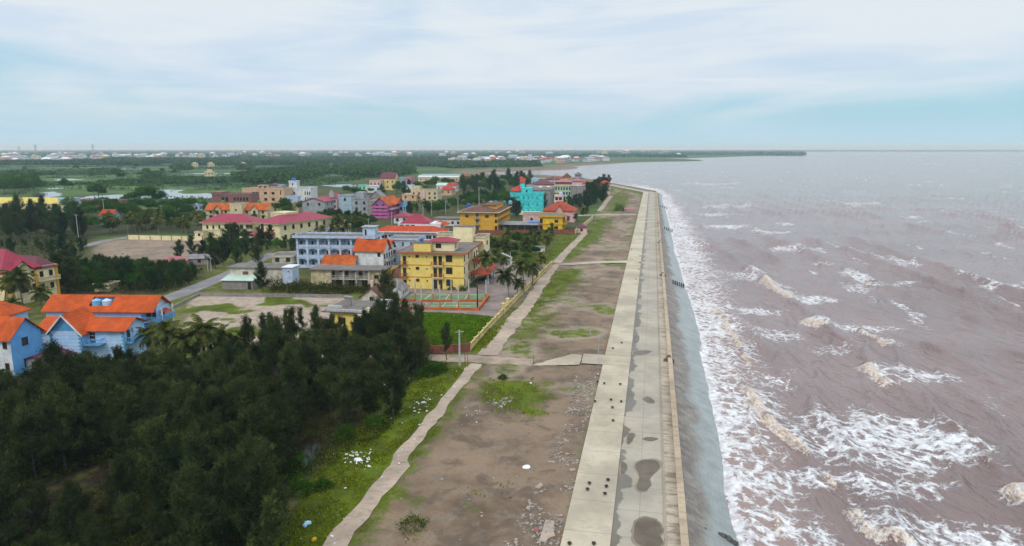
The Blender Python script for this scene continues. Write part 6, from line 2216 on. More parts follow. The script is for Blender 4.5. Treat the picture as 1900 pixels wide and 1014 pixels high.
def weathered():
    b = B('weathered_block', 'two storey mouldy yellow block with a flat stained roof and columned gallery', 578, 534, 713, 501, 6.5, rot=5)
    w, d, h = b.w, b.d, b.h
    g0, g1 = w * .27, w * .80
    fl = h * .52
    b.walls(moldy, x1=g0)
    b.walls(moldy, x0=g1)
    b.part('wall', MB().box(g0, g1, 1.6, d, -.3, h), moldw)
    b.part('gallery_floor', MB().box(g0, g1, -.1, 1.6, fl - .2, fl), moldw)
    b.part('railing', MB().box(g0, g1, -.05, .05, fl + .75, fl + .85).box(g0, g1, -.05, .05, fl + .3, fl + .38), moldw)
    for k in range(4):
        x = g0 + .15 + (g1 - g0 - .3) * k / 3
        b.part('column', MB().box(x - .15, x + .15, -.12, .18, -.3, h - .02), moldw)
    for k in range(3):
        x = g0 + (g1 - g0) * (k + .5) / 3
        b.win('F', x - 1.6 + .3 * k, fl + .05, .95, 2.0, wood_m, y=1.6, name='door')
        b.win('F', x + .6, fl + 1.5, .7, .5, wood_m, y=1.6, mull=False)
        b.win('F', x, .1, 1.6, 1.9, moldw, void_m, y=1.6, name='door')
    b.part('roof', MB().box(-.5, w + .5, -.6, d + .4, h, h + .28), flatc)
    b.win('F', w * .9, fl + .2, 1.2, 1.0, wood_m, void_m)
    c = B('yellow_annex', 'small bright yellow annex at the right end of the mouldy block', 709, 529, 724, 503, 7, rot=9)
    c.walls(brightyel)
    c.flat(flatc, brightyel, c.h, .15, .1)
    c.win('F', c.w * .6, c.h * .45, .8, 1.5, wood_m)
    # brown tiled lean-to roofs by the hotel
    e = B('brown_roofed_shed', 'brown tiled lean to squeezed between the yellow annex and the hotel', 724, 530, 746, 516, 9, rot=9, cat='shed')
    e.walls(moldw, h=2.6)
    e.gable(0, e.w, 0, e.d, 2.6, 1.3, brown_t, moldw, 'x', .3)
    f = B('grey_shed', 'small white shed with grey ribbed roof beside the court posts', 718, 553, 746, 537, 5.5, rot=9, cat='shed')
    f.walls(whitep)
    f.gable(0, f.w, 0, f.d, f.h, 1.2, grey_r, whitep, 'y', .35)
    f.wins('R', [1.2, 2.6, 4.0], [.8], .7, 1.0, whitep)
    # the old white block and its neighbours by the yard
    g = B('old_white_block', 'long stained whitewashed building with flat roof by the grey road', 425, 531, 526, 497.5, 7, rot=4)
    g.walls(moldw)
    g.part('roof', MB().box(-.4, g.w + .3, -.4, g.d + .3, g.h, g.h + .2), flatc)
    g.win('F', g.w * .32, g.h - 2.6, 1.5, 1.7, wood_m, mat('rust_shutter', (0.22, 0.07, 0.06)))
    g.win('F', g.w * .72, .9, 1.1, 1.3, moldw, void_m)
    k = B('pale_wall_block', 'narrow pale blue block at the right end of the stained white building', 526, 534, 544, 497, 4.2, rot=6)
    k.walls(paleb)
    k.part('roof', MB().box(-.2, k.w + .3, -.3, k.d + .3, k.h, k.h + .18), whitep)
    k.win('F', k.w * .6, k.h - 1.2, .5, .5, whitep, mull=False)
    k.win('R', 2.0, .6, 1.0, 1.8, whitep)
    m = B('green_roofed_shed', 'low grey shed with pale green sheet roof in front of the stained building', 413, 537, 470, 520.5, 5.0, rot=4, cat='shed')
    m.walls(greyc)
    m.part('roof', MB().slab([(-.3, -.4, m.h + .05), (m.w + .3, -.4, m.h + .05), (m.w + .3, m.d + .3, m.h + .9), (-.3, m.d + .3, m.h + .9)], .1), green_r)
    m.win('F', m.w * .88, .05, .9, 1.9, wood_m, void_m, name='door')
    # two sheds deep in the trees by the road
    n_ = B('pink_roofed_shed', 'low cream shed with pink roof among the dark trees by the road', 298, 498, 346, 486, 5, rot=-16, cat='shed')
    n_.walls(creamp)
    n_.hip(0, n_.w, 0, n_.d, n_.h, 1.2, pink_r, .3)
    n_.win('F', n_.w * .5, .7, 1, 1.1, wood_m)
    o_ = B('grey_roofed_shed', 'low shed with grey sheet roof at the edge of the brown field', 350, 492, 400, 480, 5, rot=-10, cat='shed')
    o_.walls(greyc)
    o_.gable(0, o_.w, 0, o_.d, o_.h, 1.0, grey_r, greyc, 'x', .3)
    o_.win('F', o_.w * .4, .7, 1, 1.1, wood_m)
    q = B('yellow_hut', 'small pale yellow hut in the belt of trees behind the orange roof', 176, 541, 204, 529, 4, rot=3, cat='hut')
    q.walls(paleyel)
    q.flat(flatc, creamp, q.h, .3, .15)
    q.win('F', q.w * .4, .8, 1.0, 1.1, wood_m)


def flat_roof_house():
    b = B('flat_grey_roof_house', 'low house with broad grey flat roof and white balustrade among the trees', 614, 612, 708, 579, 9.5, rot=10, cat='house')
    w, d, h = b.w, b.d, b.h
    b.walls(yellowp)
    b.part('roof', MB().box(-1.6, w + .8, -.6, d + .6, h, h + .25), flatc)
    seam = MB()
    for k in range(1, 4):
        seam.box(-1.6 + (w + 2.4) * k / 4 - .05, -1.6 + (w + 2.4) * k / 4 + .05, -.55, d + .55, h + .25, h + .29)
    b.part('roof_seam', seam, greyc)
    for (x0, x1, y0, y1) in ((-.2, w + 1.0, -.75, -.63), (w + .83, w + .95, -.6, d * .5), (-1.5, 1.4, d * .25, d * .25 + .15), (w * .55, w * .95, d + .2, d + .35)):
        rail = MB()
        rail.box(x0, x1, y0, y1, h + .70, h + .82)
        L = max(x1 - x0, y1 - y0)
        for i in range(int(L / .28) + 1):
            t = i / max(1, int(L / .28))
            x, y = (x0 + (x1 - x0 - .12) * t, y0) if x1 - x0 > y1 - y0 else (x0, y0 + (y1 - y0 - .12) * t)
            rail.box(x, x + .12, y + .005, y + .115, h + .25, h + .70)
        b.part('balustrade', rail, whitep)
    b.part('gable_front', MB().add([(w * .55, -.02, h - 2), (w * .98, -.02, h - 2), (w * .98, -.02, h - .1), (w * .76, -.02, h + 1.4), (w * .55, -.02, h - .1), (w * .55, -.6, h - 2), (w * .98, -.6, h - 2), (w * .98, -.6, h - .1), (w * .76, -.6, h + .02), (w * .55, -.6, h - .1)],
                                   [(5, 6, 7, 8, 9), (0, 4, 3, 2, 1), (0, 1, 6, 5), (1, 2, 7, 6), (2, 3, 8, 7), (3, 4, 9, 8), (4, 0, 5, 9)]), paleyel)
    b.win('F', w * .25, h - 2.4, 1.1, 1.4, wood_m)
    c = b.part('chimney', MB().box(w * .12, w * .24, d * .45, d * .52, h + .25, h + 2.1).box(w * .10, w * .26, d * .44, d * .53, h + 2.1, h + 2.25), greyc)
    e = B('brown_gabled_house', 'old brown roofed house behind the flat grey roof with thin chimney', 668, 566, 712, 551, 6, rot=14, cat='house')
    e.walls(moldw)
    e.gable(0, e.w, 0, e.d, e.h, 2.4, brown_t, moldw, 'y', .4)
    e.win('F', e.w * .5, .9, 1.0, 1.2, wood_m)
    e.part('chimney', MB().box(e.w * .32, e.w * .40, 2, 2.6, e.h, e.h + 3.6), pinkp)


def white_complex():
    b = B('white_red_roofed_hotel', 'long white hotel with low orange red roofs and a crimson pavilion roof', 694, 465, 822, 430, 12, rot=6, cat='hotel')
    w, d, h = b.w, b.d, b.h
    b.walls(whitep)
    b.part('ledge', MB().box(-.6, w + .4, -.8, d + .2, h * .55, h * .55 + .35), whitep)
    b.wins('F', [w * t for t in (.12, .26, .40, .58, .66)], [.9], 1.0, 1.3, wood_m)
    b.wins('F', [w * t for t in (.80, .92)], [.7], 1.6, 1.7, wood_m)
    b.wins('F', [w * t for t in (.16, .26, .35, .70, .80, .90)], [h * .55 + .55], 2.2, 1.5, whitep, glass_m)
    b.part('roof_edge', MB().box(-.9, w + .9, -1.0, -.75, h - .15, h + .2), whitep)
    b.hip(0, w, 0, d * .7, h + .05, 1.7, roof_mat('vermilion_tile', (0.48, 0.06, 0.014)), .8)
    vm = MATS['vermilion_tile']
    b.part('portico', MB().box(w * .46, w * .64, -3.2, -.8, -.3, h * .5), whitep)
    b.gable(w * .44, w * .66, -3.4, .0, h * .5 + .3, 1.9, vm, mat('dark_green_tympanum', (0.05, 0.09, 0.08)), 'y', .4)
    t = b.part('roof_terrace', MB().box(w * .30, w * .92, d * .45, d * 1.15, h, h + 2.6), whitep)
    b.wins('F', [w * .36, w * .44, w * .52], [h + .9], 1.5, 1.2, whitep, y=d * .45)
    b.hip(w * .36, w * .74, d * .50, d * 1.1, h + 2.62, 2.9, crim_r, .7, name='pavilion_roof')
    b.hip(w * .78, w * 1.0, d * .62, d * 1.1, h + 2.0, 1.2, vm, .4, name='side_roof')
    c = B('cream_tower', 'pale cream stair block just behind the roof of the yellow hotel', 811, 478, 841, 436, 6, rot=8)
    c.walls(paleyel)
    c.flat(flatc, creamp, c.h, .2, .3)
    c.win('R', 3, c.h - 2.2, .9, 1.5, wood_m)
    e = B('long_white_hall', 'long low white hall with grey roof left of the ochre hotel', 806, 419, 858, 407, 10, rot=6)
    e.walls(whitep)
    e.part('roof', MB().box(-.4, e.w + .4, -.4, e.d + .4, e.h, e.h + .4), flatc)
    e.wins('F', [e.w * t for t in (.15, .4, .65, .85)], [.9], 1.2, 1.2, wood_m)


def ochre():
    b = B('ochre_hotel', 'big three storey ochre hotel with brown roof behind the brick wall', 854, 429, 918, 394.5, rot=9, far=941, cat='hotel')
    w, d, h = b.w, b.d, b.h
    d = min(max(d, 18), 34)
    b.d = d
    b.walls(ochrep)
    fl = h / 3
    b.part('side_wall', MB().box(w, w + .05, .3, d - .3, fl * .1, h - .1), mat('gallery_shade', (0.26, 0.12, 0.03)))  # ochre darkened: shade under the gallery put into this wall skin
    for i in range(1, 4):
        b.part('gallery_floor', MB().box(w + .05, w + 1.5, 0, d, i * fl - .25, i * fl + (.8 if i < 3 else 0)), ochrep)
    n = 9
    for k in range(n + 1):
        y = .2 + (d - .4) * k / n
        b.part('column', MB().box(w + 1.2, w + 1.5, y - .2, y + .2, -.3, h - .25), ochrep)
    for i in range(3):
        for k in range(n):
            b.win('R', .2 + (d - .4) * (k + .5) / n, i * fl + .1, 1.2, 2.1, wood_m, out=.06, name='door')
    b.wins('F', [w * .20, w * .78], [h - 2.2], 1.5, 1.2, wood_m)
    for i in range(3):
        b.win('F', w * .5, i * fl + .3, 1.4, 2.2, creamp, name='door')
        if i:
            b.balcony('F', w * .5, i * fl + .2, 2.2, .9, ochrep, creamp)
    b.part('eave', MB().box(-1.2, w + 2.2, -1.2, d + 1, h, h + .3), creamp)
    b.hip(0, w + 1.0, 0, d, h + .32, 1.9, brown_t, .9)
    t = b.part('rooftop_room', MB().box(w * .55, w * .95, d * .25, d * .8, h + .5, h + 2.6), ochrep)
    MB().box(w * .53, w * .97, d * .23, d * .82, h + 2.6, h + 2.8).obj('room_roof', brown_t, t)
    for i, (x, y, m, nm) in enumerate([(w * .08, d * .35, tankd, 'deep blue tank at the left end of the ochre roof'), (w * .55, d * .85, tankb, 'pale blue tank left on the ochre hotel roof'), (w * .68, d * .9, tankg, 'green tank beside the pale blue one on the ochre roof'), (w * .95, d * .9, tankg, 'green tank at the rear right of the ochre roof'), (w * 1.12, d * .95, tankb, 'pale blue tank at the rear right of the ochre roof')]):
        b.tank(x, y, h + .9, m, .9, 1.4, .6, nm)
    # yellow house, pink house, sheds to the right
    c = B('bright_yellow_house', 'bright yellow two storey house with flat roof behind the brick wall', 1001, 429, 1043, 402.5, rot=9, far=1062, cat='house')
    w, d, h = c.w, min(c.d, 16), c.h
    c.d = d
    c.walls(brightyel)
    c.part('ledge', MB().box(-.2, w + .5, -.35, 0, h * .48, h * .48 + .3), ochrep)
    c.flat(flatc, ochrep, h, .7, .3)
    c.wins('F', [w * .74], [h * .6, 1.0], 1.6, 1.3, wood_m)
    c.wins('F', [w * .08], [h * .55, .6], 1.3, 2.0, wood_m, void_m)
    c.wins('R', [d * .25, d * .5, d * .75], [h * .58, .8], 1.3, 1.9, wood_m)
    c.balcony('R', d * .5, h * .5, d * .9, 1.8, ochrep, ochrep)
    c.part('awning_roof', MB().slab([(w + .3, d * .3, h + .9), (w + .3, d * .9, h + .9), (w + 4.4, d * .95, h - .6), (w + 4.4, d * .25, h - .6)], .12), pink_r)
    e = B('tiled_pink_house', 'pink house with broad red tiled roof and white gable front', 1008, 412, 1066, 391, 13, rot=9, cat='house')
    w, d, h = e.w, e.d, e.h
    e.walls(pinkp)
    e.hip(0, w, 0, d, h, 4.2, red_t, .8)
    e.part('front_bay', MB().box(w * .40, w * .64, -2.2, 0, -.2, h), pinkp)
    e.gable(w * .40, w * .64, -2.2, d * .35, h, 2.9, red_t, pinkp, 'y', .5)
    e.wins('F', [w * .15, w * .8], [h - 3.2, .8], 1.3, 1.6, wood_m)
    e.wins('R', [d * .2, d * .5, d * .8], [h - 3.2, .8], 1.3, 1.6, wood_m)
    u = e.part('rooftop_room', MB().box(w * .30, w * .58, d * .55, d * .9, h, h + 7.2), pinkp)
    e.wins('F', [w * .38, w * .50], [h + 4.8], 1.5, 1.6, wood_m, y=d * .55)
    e.tank(w * .5, d * .7, h + 7.2, tankw, .8, 1.4, 0, 'pale tank on the pink tower over the red tiled roof')
    f = B('pink_wall_house', 'low pink house with flat roof between the dark tree and yellow house', 970, 412, 1003, 398, 9, rot=6, cat='house')
    f.walls(pinkp)
    f.flat(flatc, pinkp, f.h, .3, .2)
    f.win('F', f.w * .5, .8, 1.2, 1.3, wood_m)
    g = B('open_sided_shed', 'open sided shed with curved grey roof between the two yellow buildings', 922, 429, 999, 417, 10, rot=8, cat='shed')
    w, d, h = g.w, g.d, g.h
    K = 8
    vs, fs = [], []
    for q in range(K + 1):
        y = d * q / K
        z = h + 1.1 * sin(pi * q / K)
        vs += [(-.3, y, z), (w + .3, y, z), (-.3, y, z - .1), (w + .3, y, z - .1)]
    for q in range(K):
        a, c_ = 4 * q, 4 * q + 4
        fs += [(a, a + 1, c_ + 1, c_), (a + 2, c_ + 2, c_ + 3, a + 3), (a, c_, c_ + 2, a + 2), (a + 1, a + 3, c_ + 3, c_ + 1)]
    g.part('roof', MB().add(vs, fs), grey_r)
    for k in range(7):
        g.part('post', MB().cyl(w * k / 6, .2, -.1, h, .12, .12, 6), steel)
    g.part('wall', MB().box(0, w, d - .3, d, -.2, h), greyc)
    g.part('blue_roof_panel', MB().slab([(w * .72, d * .25, h + 1.0), (w + .4, d * .25, h + 1.0), (w + .4, d * .7, h + 1.3), (w * .72, d * .7, h + 1.3)], .08), blue_r)
    k = B('red_roofed_hut', 'little hut with maroon roof at the corner of the brick wall', 1070, 432, 1088, 421, 5, rot=10, cat='hut')
    k.walls(pinkp, h=2.4)
    k.hip(0, k.w, 0, k.d, 2.4, 1.2, maroon_r, .5)
    k.win('F', k.w * .5, .6, 1, 1.2, wood_m)


def turquoise():
    b = B('turquoise_house', 'tall turquoise house with roof terrace and red tiled stair roof', 947, 398, 1007, 361, 9, rot=7, cat='house')
    w, d, h = b.w, b.d, b.h
    b.walls(turq)
    fl = h / 3
    for i in (1, 2):
        b.part('floor_band', MB().box(-.1, w + .1, -.15, d, i * fl - .1, i * fl + .15), mat('turquoise_trim', (0.05, 0.42, 0.45)))
    for i in range(3):
        b.wins('F', [w * t for t in (.13, .41, .56, .83)], [i * fl + .9], 1.0, 2.0, turq, mat('turquoise_shutter', (0.03, 0.24, 0.27)))
        b.wins('F', [w * t for t in (.27, .69)], [i * fl + 2.0], 1.2, .5, turq, mull=False)
        b.wins('R', [2, 5, 7.5], [i * fl + .9], 1.1, 1.8, turq)
    b.flat(flatc, turq, h, .2, .8)
    b.part('rooftop_room', MB().box(w * .33, w * .66, 1.0, d - 2, h + .18, h + 3.6), turq)
    b.part('stair_roof', MB().slab([(0, 1, h + 1.4), (w * .32, 1, h + 2.0), (w * .32, d, h + 5.2), (0, d, h + 3.2)], .2), roof_mat('scarlet_tile', (0.42, 0.045, 0.022)))
    b.part('stair_roof', MB().slab([(w * .26, d * .5, h + 6.5), (w * .42, d * .5, h + 6.5), (w * .42, d, h + 8.6), (w * .26, d, h + 8.6)], .25), MATS['scarlet_tile'])
    b.part('stair_tower', MB().box(w * .28, w * .40, d * .55, d * .98, h + .2, h + 6.4), turq)
    b.win('F', w * .5, h + 1.2, 1.1, 1.5, turq, y=1.0)
    b.part('porch', MB().box(w * .3, w * .9, -2.5, 0, -.2, 1.8), paleyel)
    # grey, mint and bare blocks behind it
    c = B('grey_block', 'long grey cement block with tin roof right behind the turquoise house', 972, 390, 1021, 353, 24, rot=9, cat='building')
    c.walls(greyc)
    c.flat(flatc, greyc, c.h, .3, .4)
    c.part('rooftop_room', MB().box(1, 5, 3, 7, c.h + .18, c.h + 2.8), greyp)
    c.win('R', 6, c.h - 3, 1.2, 1.4, wood_m)
    for x, y in ((c.w * .6, 4), (c.w * .88, 6)):
        c.part('roof_vent', MB().cyl(x, y, c.h + .18, c.h + 1.6, .3, .8, 8).cyl(x, y, c.h + 1.6, c.h + 2.2, 1.4, .2, 8), whitep)
    e = B('mint_house', 'mint green three storey house with rows of dark windows', 1029, 379, 1059, 346, 10, rot=6, cat='house')
    e.walls(greenp)
    e.flat(flatc, creamp, e.h, .3, .5)
    for z in (.25, .52, .78):
        e.wins('F', [e.w * t for t in (.08, .25, .42, .58, .75, .92)], [e.h * z], 1.3, 2.1, whitep)
    f = B('green_veranda_house', 'lower green and cream house with veranda before the mint house', 1024, 386, 1040, 358, 6, rot=6, cat='house')
    f.walls(greenp)
    f.flat(flatc, creamp, f.h, .5, .4)
    f.wins('F', [f.w * .25, f.w * .7], [f.h * .62, f.h * .2], 1.3, 2.0, whitep)
    g = B('bare_cement_house', 'bare grey cement block with blank wall right of the mint house', 1060, 381, 1082, 345, 12, rot=8, cat='house')
    g.walls(greyc)
    g.flat(flatc, whitep, g.h, .2, .3)
    g.part('rooftop_room', MB().box(.3, g.w * .85, 3, 10, g.h + .2, g.h + 3.2), pinkp)
    g.hip(0, g.w * .9, 2.5, 10.5, g.h + 3.2, 1.5, pink_r, .4)
    g.win('R', 4, g.h * .5, 1.2, 1.5, wood_m)
    # the red roofs by the inlet
    specs = [('long maroon roofed house behind the grey block', 985, 368, 1027, 342, maroon_r, pinkp, 3.2, 14), ('long house under a pink sheet roof by the inlet', 1030, 364, 1059, 338, pink_r, brickm, 2.4, 16), ('scarlet roofed house before the dark roofed pavilion', 1064, 362, 1086, 340, MATS['scarlet_tile'], pinkp, 3.0, 14),
             ('small red house with white windows at the seaward end of town', 1112, 362, 1132, 341, MATS['scarlet_tile'], pinkp, 2.6, 9), ('pink and maroon house at the back by the water', 1012, 352, 1040, 333, brown_t, pinkp, 2.6, 14), ('ochre house with brown roof by the water', 1044, 350, 1058, 328.5, brown_t, ochrep, 3.6, 10), ('brick red terrace house by the water', 1026, 350, 1046, 331, red_t, brickm, 2.0, 12)]
    for lab, pl, yb, pr, yt, rm, wm, rise, dd in specs:
        q = B('red_roofed_house', lab, pl, yb, pr, yt, dd, rot=7, cat='house')
        q.walls(wm)
        q.hip(0, q.w, 0, q.d, q.h, rise, rm, .7)
        for z in (.62, .3):
            q.wins('F', [q.w * t for t in (.14, .32, .5, .68, .86)], [q.h * z], 1.4, 1.8, whitep)
        q.part('ledge', MB().box(-.5, q.w + .5, -.6, 0, q.h * .55, q.h * .55 + .3), creamp)
    k = B('dark_roofed_pavilion', 'white house with tiered dark roof standing highest by the water', 1062, 353, 1082, 331, 12, rot=7, cat='house')
    k.walls(whitep)
    k.hip(0, k.w, 0, k.d, k.h, 1.6, grey_r, 1.2)
    k.part('upper_wall', MB().box(k.w * .2, k.w * .8, 3, 9, k.h, k.h + 3), greyp)
    k.hip(k.w * .2, k.w * .8, 3, 9, k.h + 3, 2.4, flatc, 1.0, name='upper_roof')
    k.wins('F', [k.w * .25, k.w * .5, k.w * .75], [k.h * .6], 1.5, 1.8, whitep)
    m = B('light_blue_house', 'light blue flat topped house behind the turquoise stair roof', 986, 362, 999, 333, 9, rot=5, cat='house')
    m.walls(mat('baby_blue', (0.33, 0.62, 0.76)))
    m.flat(flatc, MATS['baby_blue'], m.h, .3, .4)
    m.win('F', m.w * .3, m.h - 3, 1.2, 1.5, whitep)
    n = B('red_cap_blue_house', 'small blue house with red roof among dark trees by the inlet', 960, 348, 974, 332, 8, rot=5, cat='house')
    n.walls(mat('mid_blue', (0.15, 0.45, 0.66)))
    n.hip(0, n.w, 0, n.d, n.h, 2.2, MATS['scarlet_tile'], .6)
    n.win('F', n.w * .5, n.h - 3, 1.2, 1.5, whitep)
    p_ = B('pavilion', 'open sided pavilion with dark red roof in the trees by the inlet', 868, 350, 902, 341, 14, rot=3, cat='pavilion')
    p_.hip(0, p_.w, 0, p_.d, p_.h, 2.6, maroon_r, 1.0)
    for k_ in range(6):
        p_.part('column', MB().cyl(p_.w * k_ / 5, .4, -.2, p_.h - .1, .3, .3, 8), whitep)
    p_.part('wall', MB().box(1, p_.w - 1, p_.d * .5, p_.d - 1, -.2, p_.h - .1), paleb)


def mid_town():
    b = B('crimson_roofed_hotel', 'long pale yellow hotel with crimson hipped roof along the brown field', 377, 441, 470, 413, 11, rot=3, cat='hotel')
    w, d, h = b.w, b.d, b.h
    b.walls(paleyel)
    b.part('eave', MB().box(-.9, w + .9, -.9, d + .9, h - .25, h + .1), creamp)
    b.hip(0, w, 0, d, h + .12, 3.0, crim_r, .9)
    b.wins('F', [w * t for t in (.10, .22, .34, .46)], [h - 2.7], .8, 1.6, wood_m)
    b.wins('F', [w * t for t in (.70, .78, .90, .97)], [h - 2.8, .6], 1.4, 1.9, wood_m)
    b.balcony('F', w * .84, h * .5, w * .3, 1.3, creamp, creamp)
    b.part('stair_glass', MB().box(w * .54, w * .64, -.12, 0, .5, h - .3), glass_m)
    b.part('floor_band', MB().box(-.1, w + .1, -.2, d, h * .46, h * .46 + .3), creamp)
    c = B('crimson_roofed_wing', 'wing of the crimson roofed hotel that runs back to the right', 478, 445, 520, 413, 30, rot=27, cat='hotel')
    w, d, h = c.w, c.d, c.h
    c.walls(paleyel)
    c.part('eave', MB().box(-.9, w + .9, -.9, d + .9, h - .25, h + .1), creamp)
    c.hip(0, w, 0, d, h + .12, 2.6, crim_r, .9)
    c.wins('F', [w * .25, w * .6], [h - 2.9, .6], 1.6, 2.0, wood_m, arch=True)
    c.wins('R', [d * t for t in (.1, .25, .4, .55, .7, .85)], [h - 2.8, .6], 1.3, 1.8, wood_m)
    c.part('canopy', MB().slab([(-1, -3, h * .36), (w * .8, -3, h * .36), (w * .8, 0, h * .5), (-1, 0, h * .5)], .15), crim_r)
    c.part('stair_head', MB().box(-w * .1, w * .55, d * .3, d * .55, h, h + 3.4), creamp)
    e = B('cream_annex', 'low cream annex at the left end of the crimson roofed hotel', 362, 443, 378, 432, 6, rot=3)
    e.walls(paleyel)
    e.flat(flatc, creamp, e.h, .2, .3)
    e.win('F', e.w * .5, .9, 1, 1.2, wood_m)
    # twin orange roofs
    for i, (pl, pr, lab) in enumerate([(383, 428, 'left half of the twin cream houses under orange roofs'), (450, 497, 'right half of the twin cream houses under orange roofs')]):
        q = B('twin_orange_roofed_house', lab, pl, 408, pr, 388.5, 9, rot=4, cat='house', group='twin orange roofed houses')
        w, d, h = q.w, q.d, q.h
        q.walls(creamp)
        q.gable(0, w, 0, d, h, 3.0, orange_t2, creamp, 'x', .6)
        q.gable(w * .38, w * .66, -1.0, d * .5, h, 2.2, orange_t2, creamp, 'y', .5)
        q.part('front_bay', MB().box(w * .38, w * .66, -1.0, 0, -.2, h), creamp)
        q.wins('F', [w * .2, w * .82], [h - 2.6, .6], 1.2, 1.9, wood_m)
        q.win('F', w * .52, h - 2.6, 1.3, 1.9, wood_m, y=-1.0)
        q.balcony('F', w * .2, h - 2.9, 2.4, .9, creamp, creamp)
        q.balcony('F', w * .82, h - 2.9, 2.4, .9, creamp, creamp)
        q.tank(w * .5, d * .7, h + 1.6, tankg, .9, 1.4, .8, ['left', 'right'][i] + ' green tank behind the twin orange roofs')
    q = B('cream_stair_block', 'blank cream block between the twin orange roofed houses', 428, 409, 450, 380, 8, rot=4)
    q.walls(creamp)
    q.flat(flatc, creamp, q.h, .1, .3)
    q.win('F', q.w * .5, q.h * .6, .9, .9, wood_m, mull=False)
    # unfinished brick building
    q = B('unfinished_brick_building', 'unfinished red brick building with empty window openings', 395, 387, 467, 362, 12, rot=4)
    w, d, h = q.w, q.d, q.h
    q.walls(brickm)
    q.part('brick_tower', MB().box(0, w * .26, -.4, d * .8, h, h + 1.8), brickm)
    q.flat(flatc, brickm, h, .1, .6)
    q.wins('F', [w * t for t in (.28, .38)], [h - 4.2, .6], 1.9, 3.0, brickm, void_m, mull=False)
    q.wins('F', [w * t for t in (.58, .66, .74, .82, .90)], [h - 3.6, .6], 1.5, 2.2, brickm, void_m, mull=False)
    q = B('salmon_building', 'salmon coloured flat roofed building behind the brick shell', 451, 381, 528, 352, 14, rot=4)
    w, d, h = q.w, q.d, q.h
    q.walls(salmon)
    q.flat(flatc, salmon, h, .2, .7)
    q.wins('F', [w * t for t in (.28, .36, .56, .74)], [h - 3.2, h - 7.2], 2.0, 1.7, wood_m)
    q.wins('F', [w * .92], [h - 3.4, h - 7.6], .7, 2.8, wood_m, mull=False)
    q.part('rooftop_frame', MB().box(w * .34, w * .60, 3, 6, h + 2.4, h + 2.8).box(w * .34, w * .36, 3, 6, h + .18, h + 2.4).box(w * .46, w * .48, 3, 6, h + .18, h + 2.4).box(w * .58, w * .60, 3, 6, h + .18, h + 2.4), salmon)
    u = q.part('rooftop_room', MB().box(w * .62, w * .92, 3, 10, h + .18, h + 2.9), greyp)
    q.hip(w * .62, w * .80, 3, 9, h + 2.9, 1.2, maroon_r, .5)
    q = B('white_tower_house', 'white house with square turret and blue rooftop tank', 534, 378, 578, 350, 12, rot=5, cat='house')
    w, d, h = q.w, q.d, q.h
    q.walls(whitep)
    q.flat(flatc, whitep, h, .2, .5)
    q.wins('F', [w * t for t in (.76, .86, .95)], [h - 4.5, h - 8.5], .9, 2.6, whitep)
    q.win('F', w * .3, h - 4, 1.4, 1.6, whitep)
    q.part('turret', MB().box(w * .04, w * .38, 2, 7, h + .18, h + 4.6).box(w * .01, w * .41, 1.7, 7.3, h + 4.6, h + 5.0), whitep)
    q.win('F', w * .2, h + 2, 1.2, 1.6, whitep, y=2)
    q.tank(w * .2, 4.5, h + 5.0, tankd, 1.3, 1.6, 0, 'deep blue tank on the white square turret')
    q = B('blue_canopy_house', 'pale blue house front with bright blue awning before the white turret', 531, 386, 553, 366, 5, rot=5, cat='house')
    q.walls(paleb)
    q.flat(flatc, paleb, q.h, .2, .3)
    q.part('awning', MB().slab([(q.w * .2, -3, q.h * .45), (q.w * 1.1, -3, q.h * .45), (q.w * 1.1, 0, q.h * .6), (q.w * .2, 0, q.h * .6)], .1), blue_r)
    q.win('F', q.w * .3, q.h * .65, 1.2, 1.4, whitep)
    # small houses and halls
    def simple(lab, name, pl, yb, pr, yt, dd, wm, roof, rm, rise=2.2, rot=5, ax='x', nw=3, zs=(.5,), cat='house', tr=wood_m):
        q = B(name, lab, pl, yb, pr, yt, dd, rot=rot, cat=cat)
        q.walls(wm)
        if roof == 'flat': q.flat(rm, wm, q.h, .25, .35)
        elif roof == 'hip': q.hip(0, q.w, 0, q.d, q.h, rise, rm, .6)
        else: q.gable(0, q.w, 0, q.d, q.h, rise, rm, wm, ax, .5)
        for z in zs:
            q.wins('F', [q.w * (k + .5) / nw for k in range(nw)], [q.h * z], 1.3, 1.6, tr)
        q.wins('R', [q.d * .3, q.d * .7], [q.h * zs[0]], 1.2, 1.5, tr)
        return q
    q = simple('long hall with a bright yellow sheet roof at the left edge', 'yellow_roofed_hall', -60, 392, 122, 377, 14, creamp, 'gable', yellow_r, 3.0, 4, 'x', 9, (.35,), 'hall')
    for k in range(10):
        q.part('column', MB().box(q.w * k / 9 - .3, q.w * k / 9 + .3, -2, -1.4, -.2, q.h - .2), creamp)
    q = simple('pale blue white end block right of the yellow roofed hall', 'white_end_block', 110, 393, 134, 370, 8, paleb, 'flat', greyp, rot=4, nw=2)
    for i, (pl, pr, yt) in enumerate([(147, 188, 372), (192, 226, 373)]):
        q = simple(['left', 'right'][i] + ' of the two roofless brick shells before the pond', 'brick_shell', pl, 385, pr, yt, 9, brickm, 'flat', flatc, rot=4, nw=5, zs=(.45,), cat='building', tr=brickm)
        for k in range(5):
            q.part('rebar_column', MB().box(q.w * k / 4 - .15, q.w * k / 4 + .15, .2, .5, q.h, q.h + 1.6 + .5 * (k % 2)), brickm)
    simple('little grey house with red tiled roof among trees beyond the field', 'red_roofed_cottage', 187, 418, 209, 399, 7, greyp, 'gable', MATS['scarlet_tile'], 2.4, 2, 'x', 2, (.25,))
    simple('brown yellow roofed hut in the green beyond the field', 'tan_roofed_hut', 241, 408, 272, 396, 8, creamp, 'gable', roof_mat('tan_tile', (0.42, 0.22, 0.07)), 2.0, 2, 'x', 2, (.3,), 'hut')
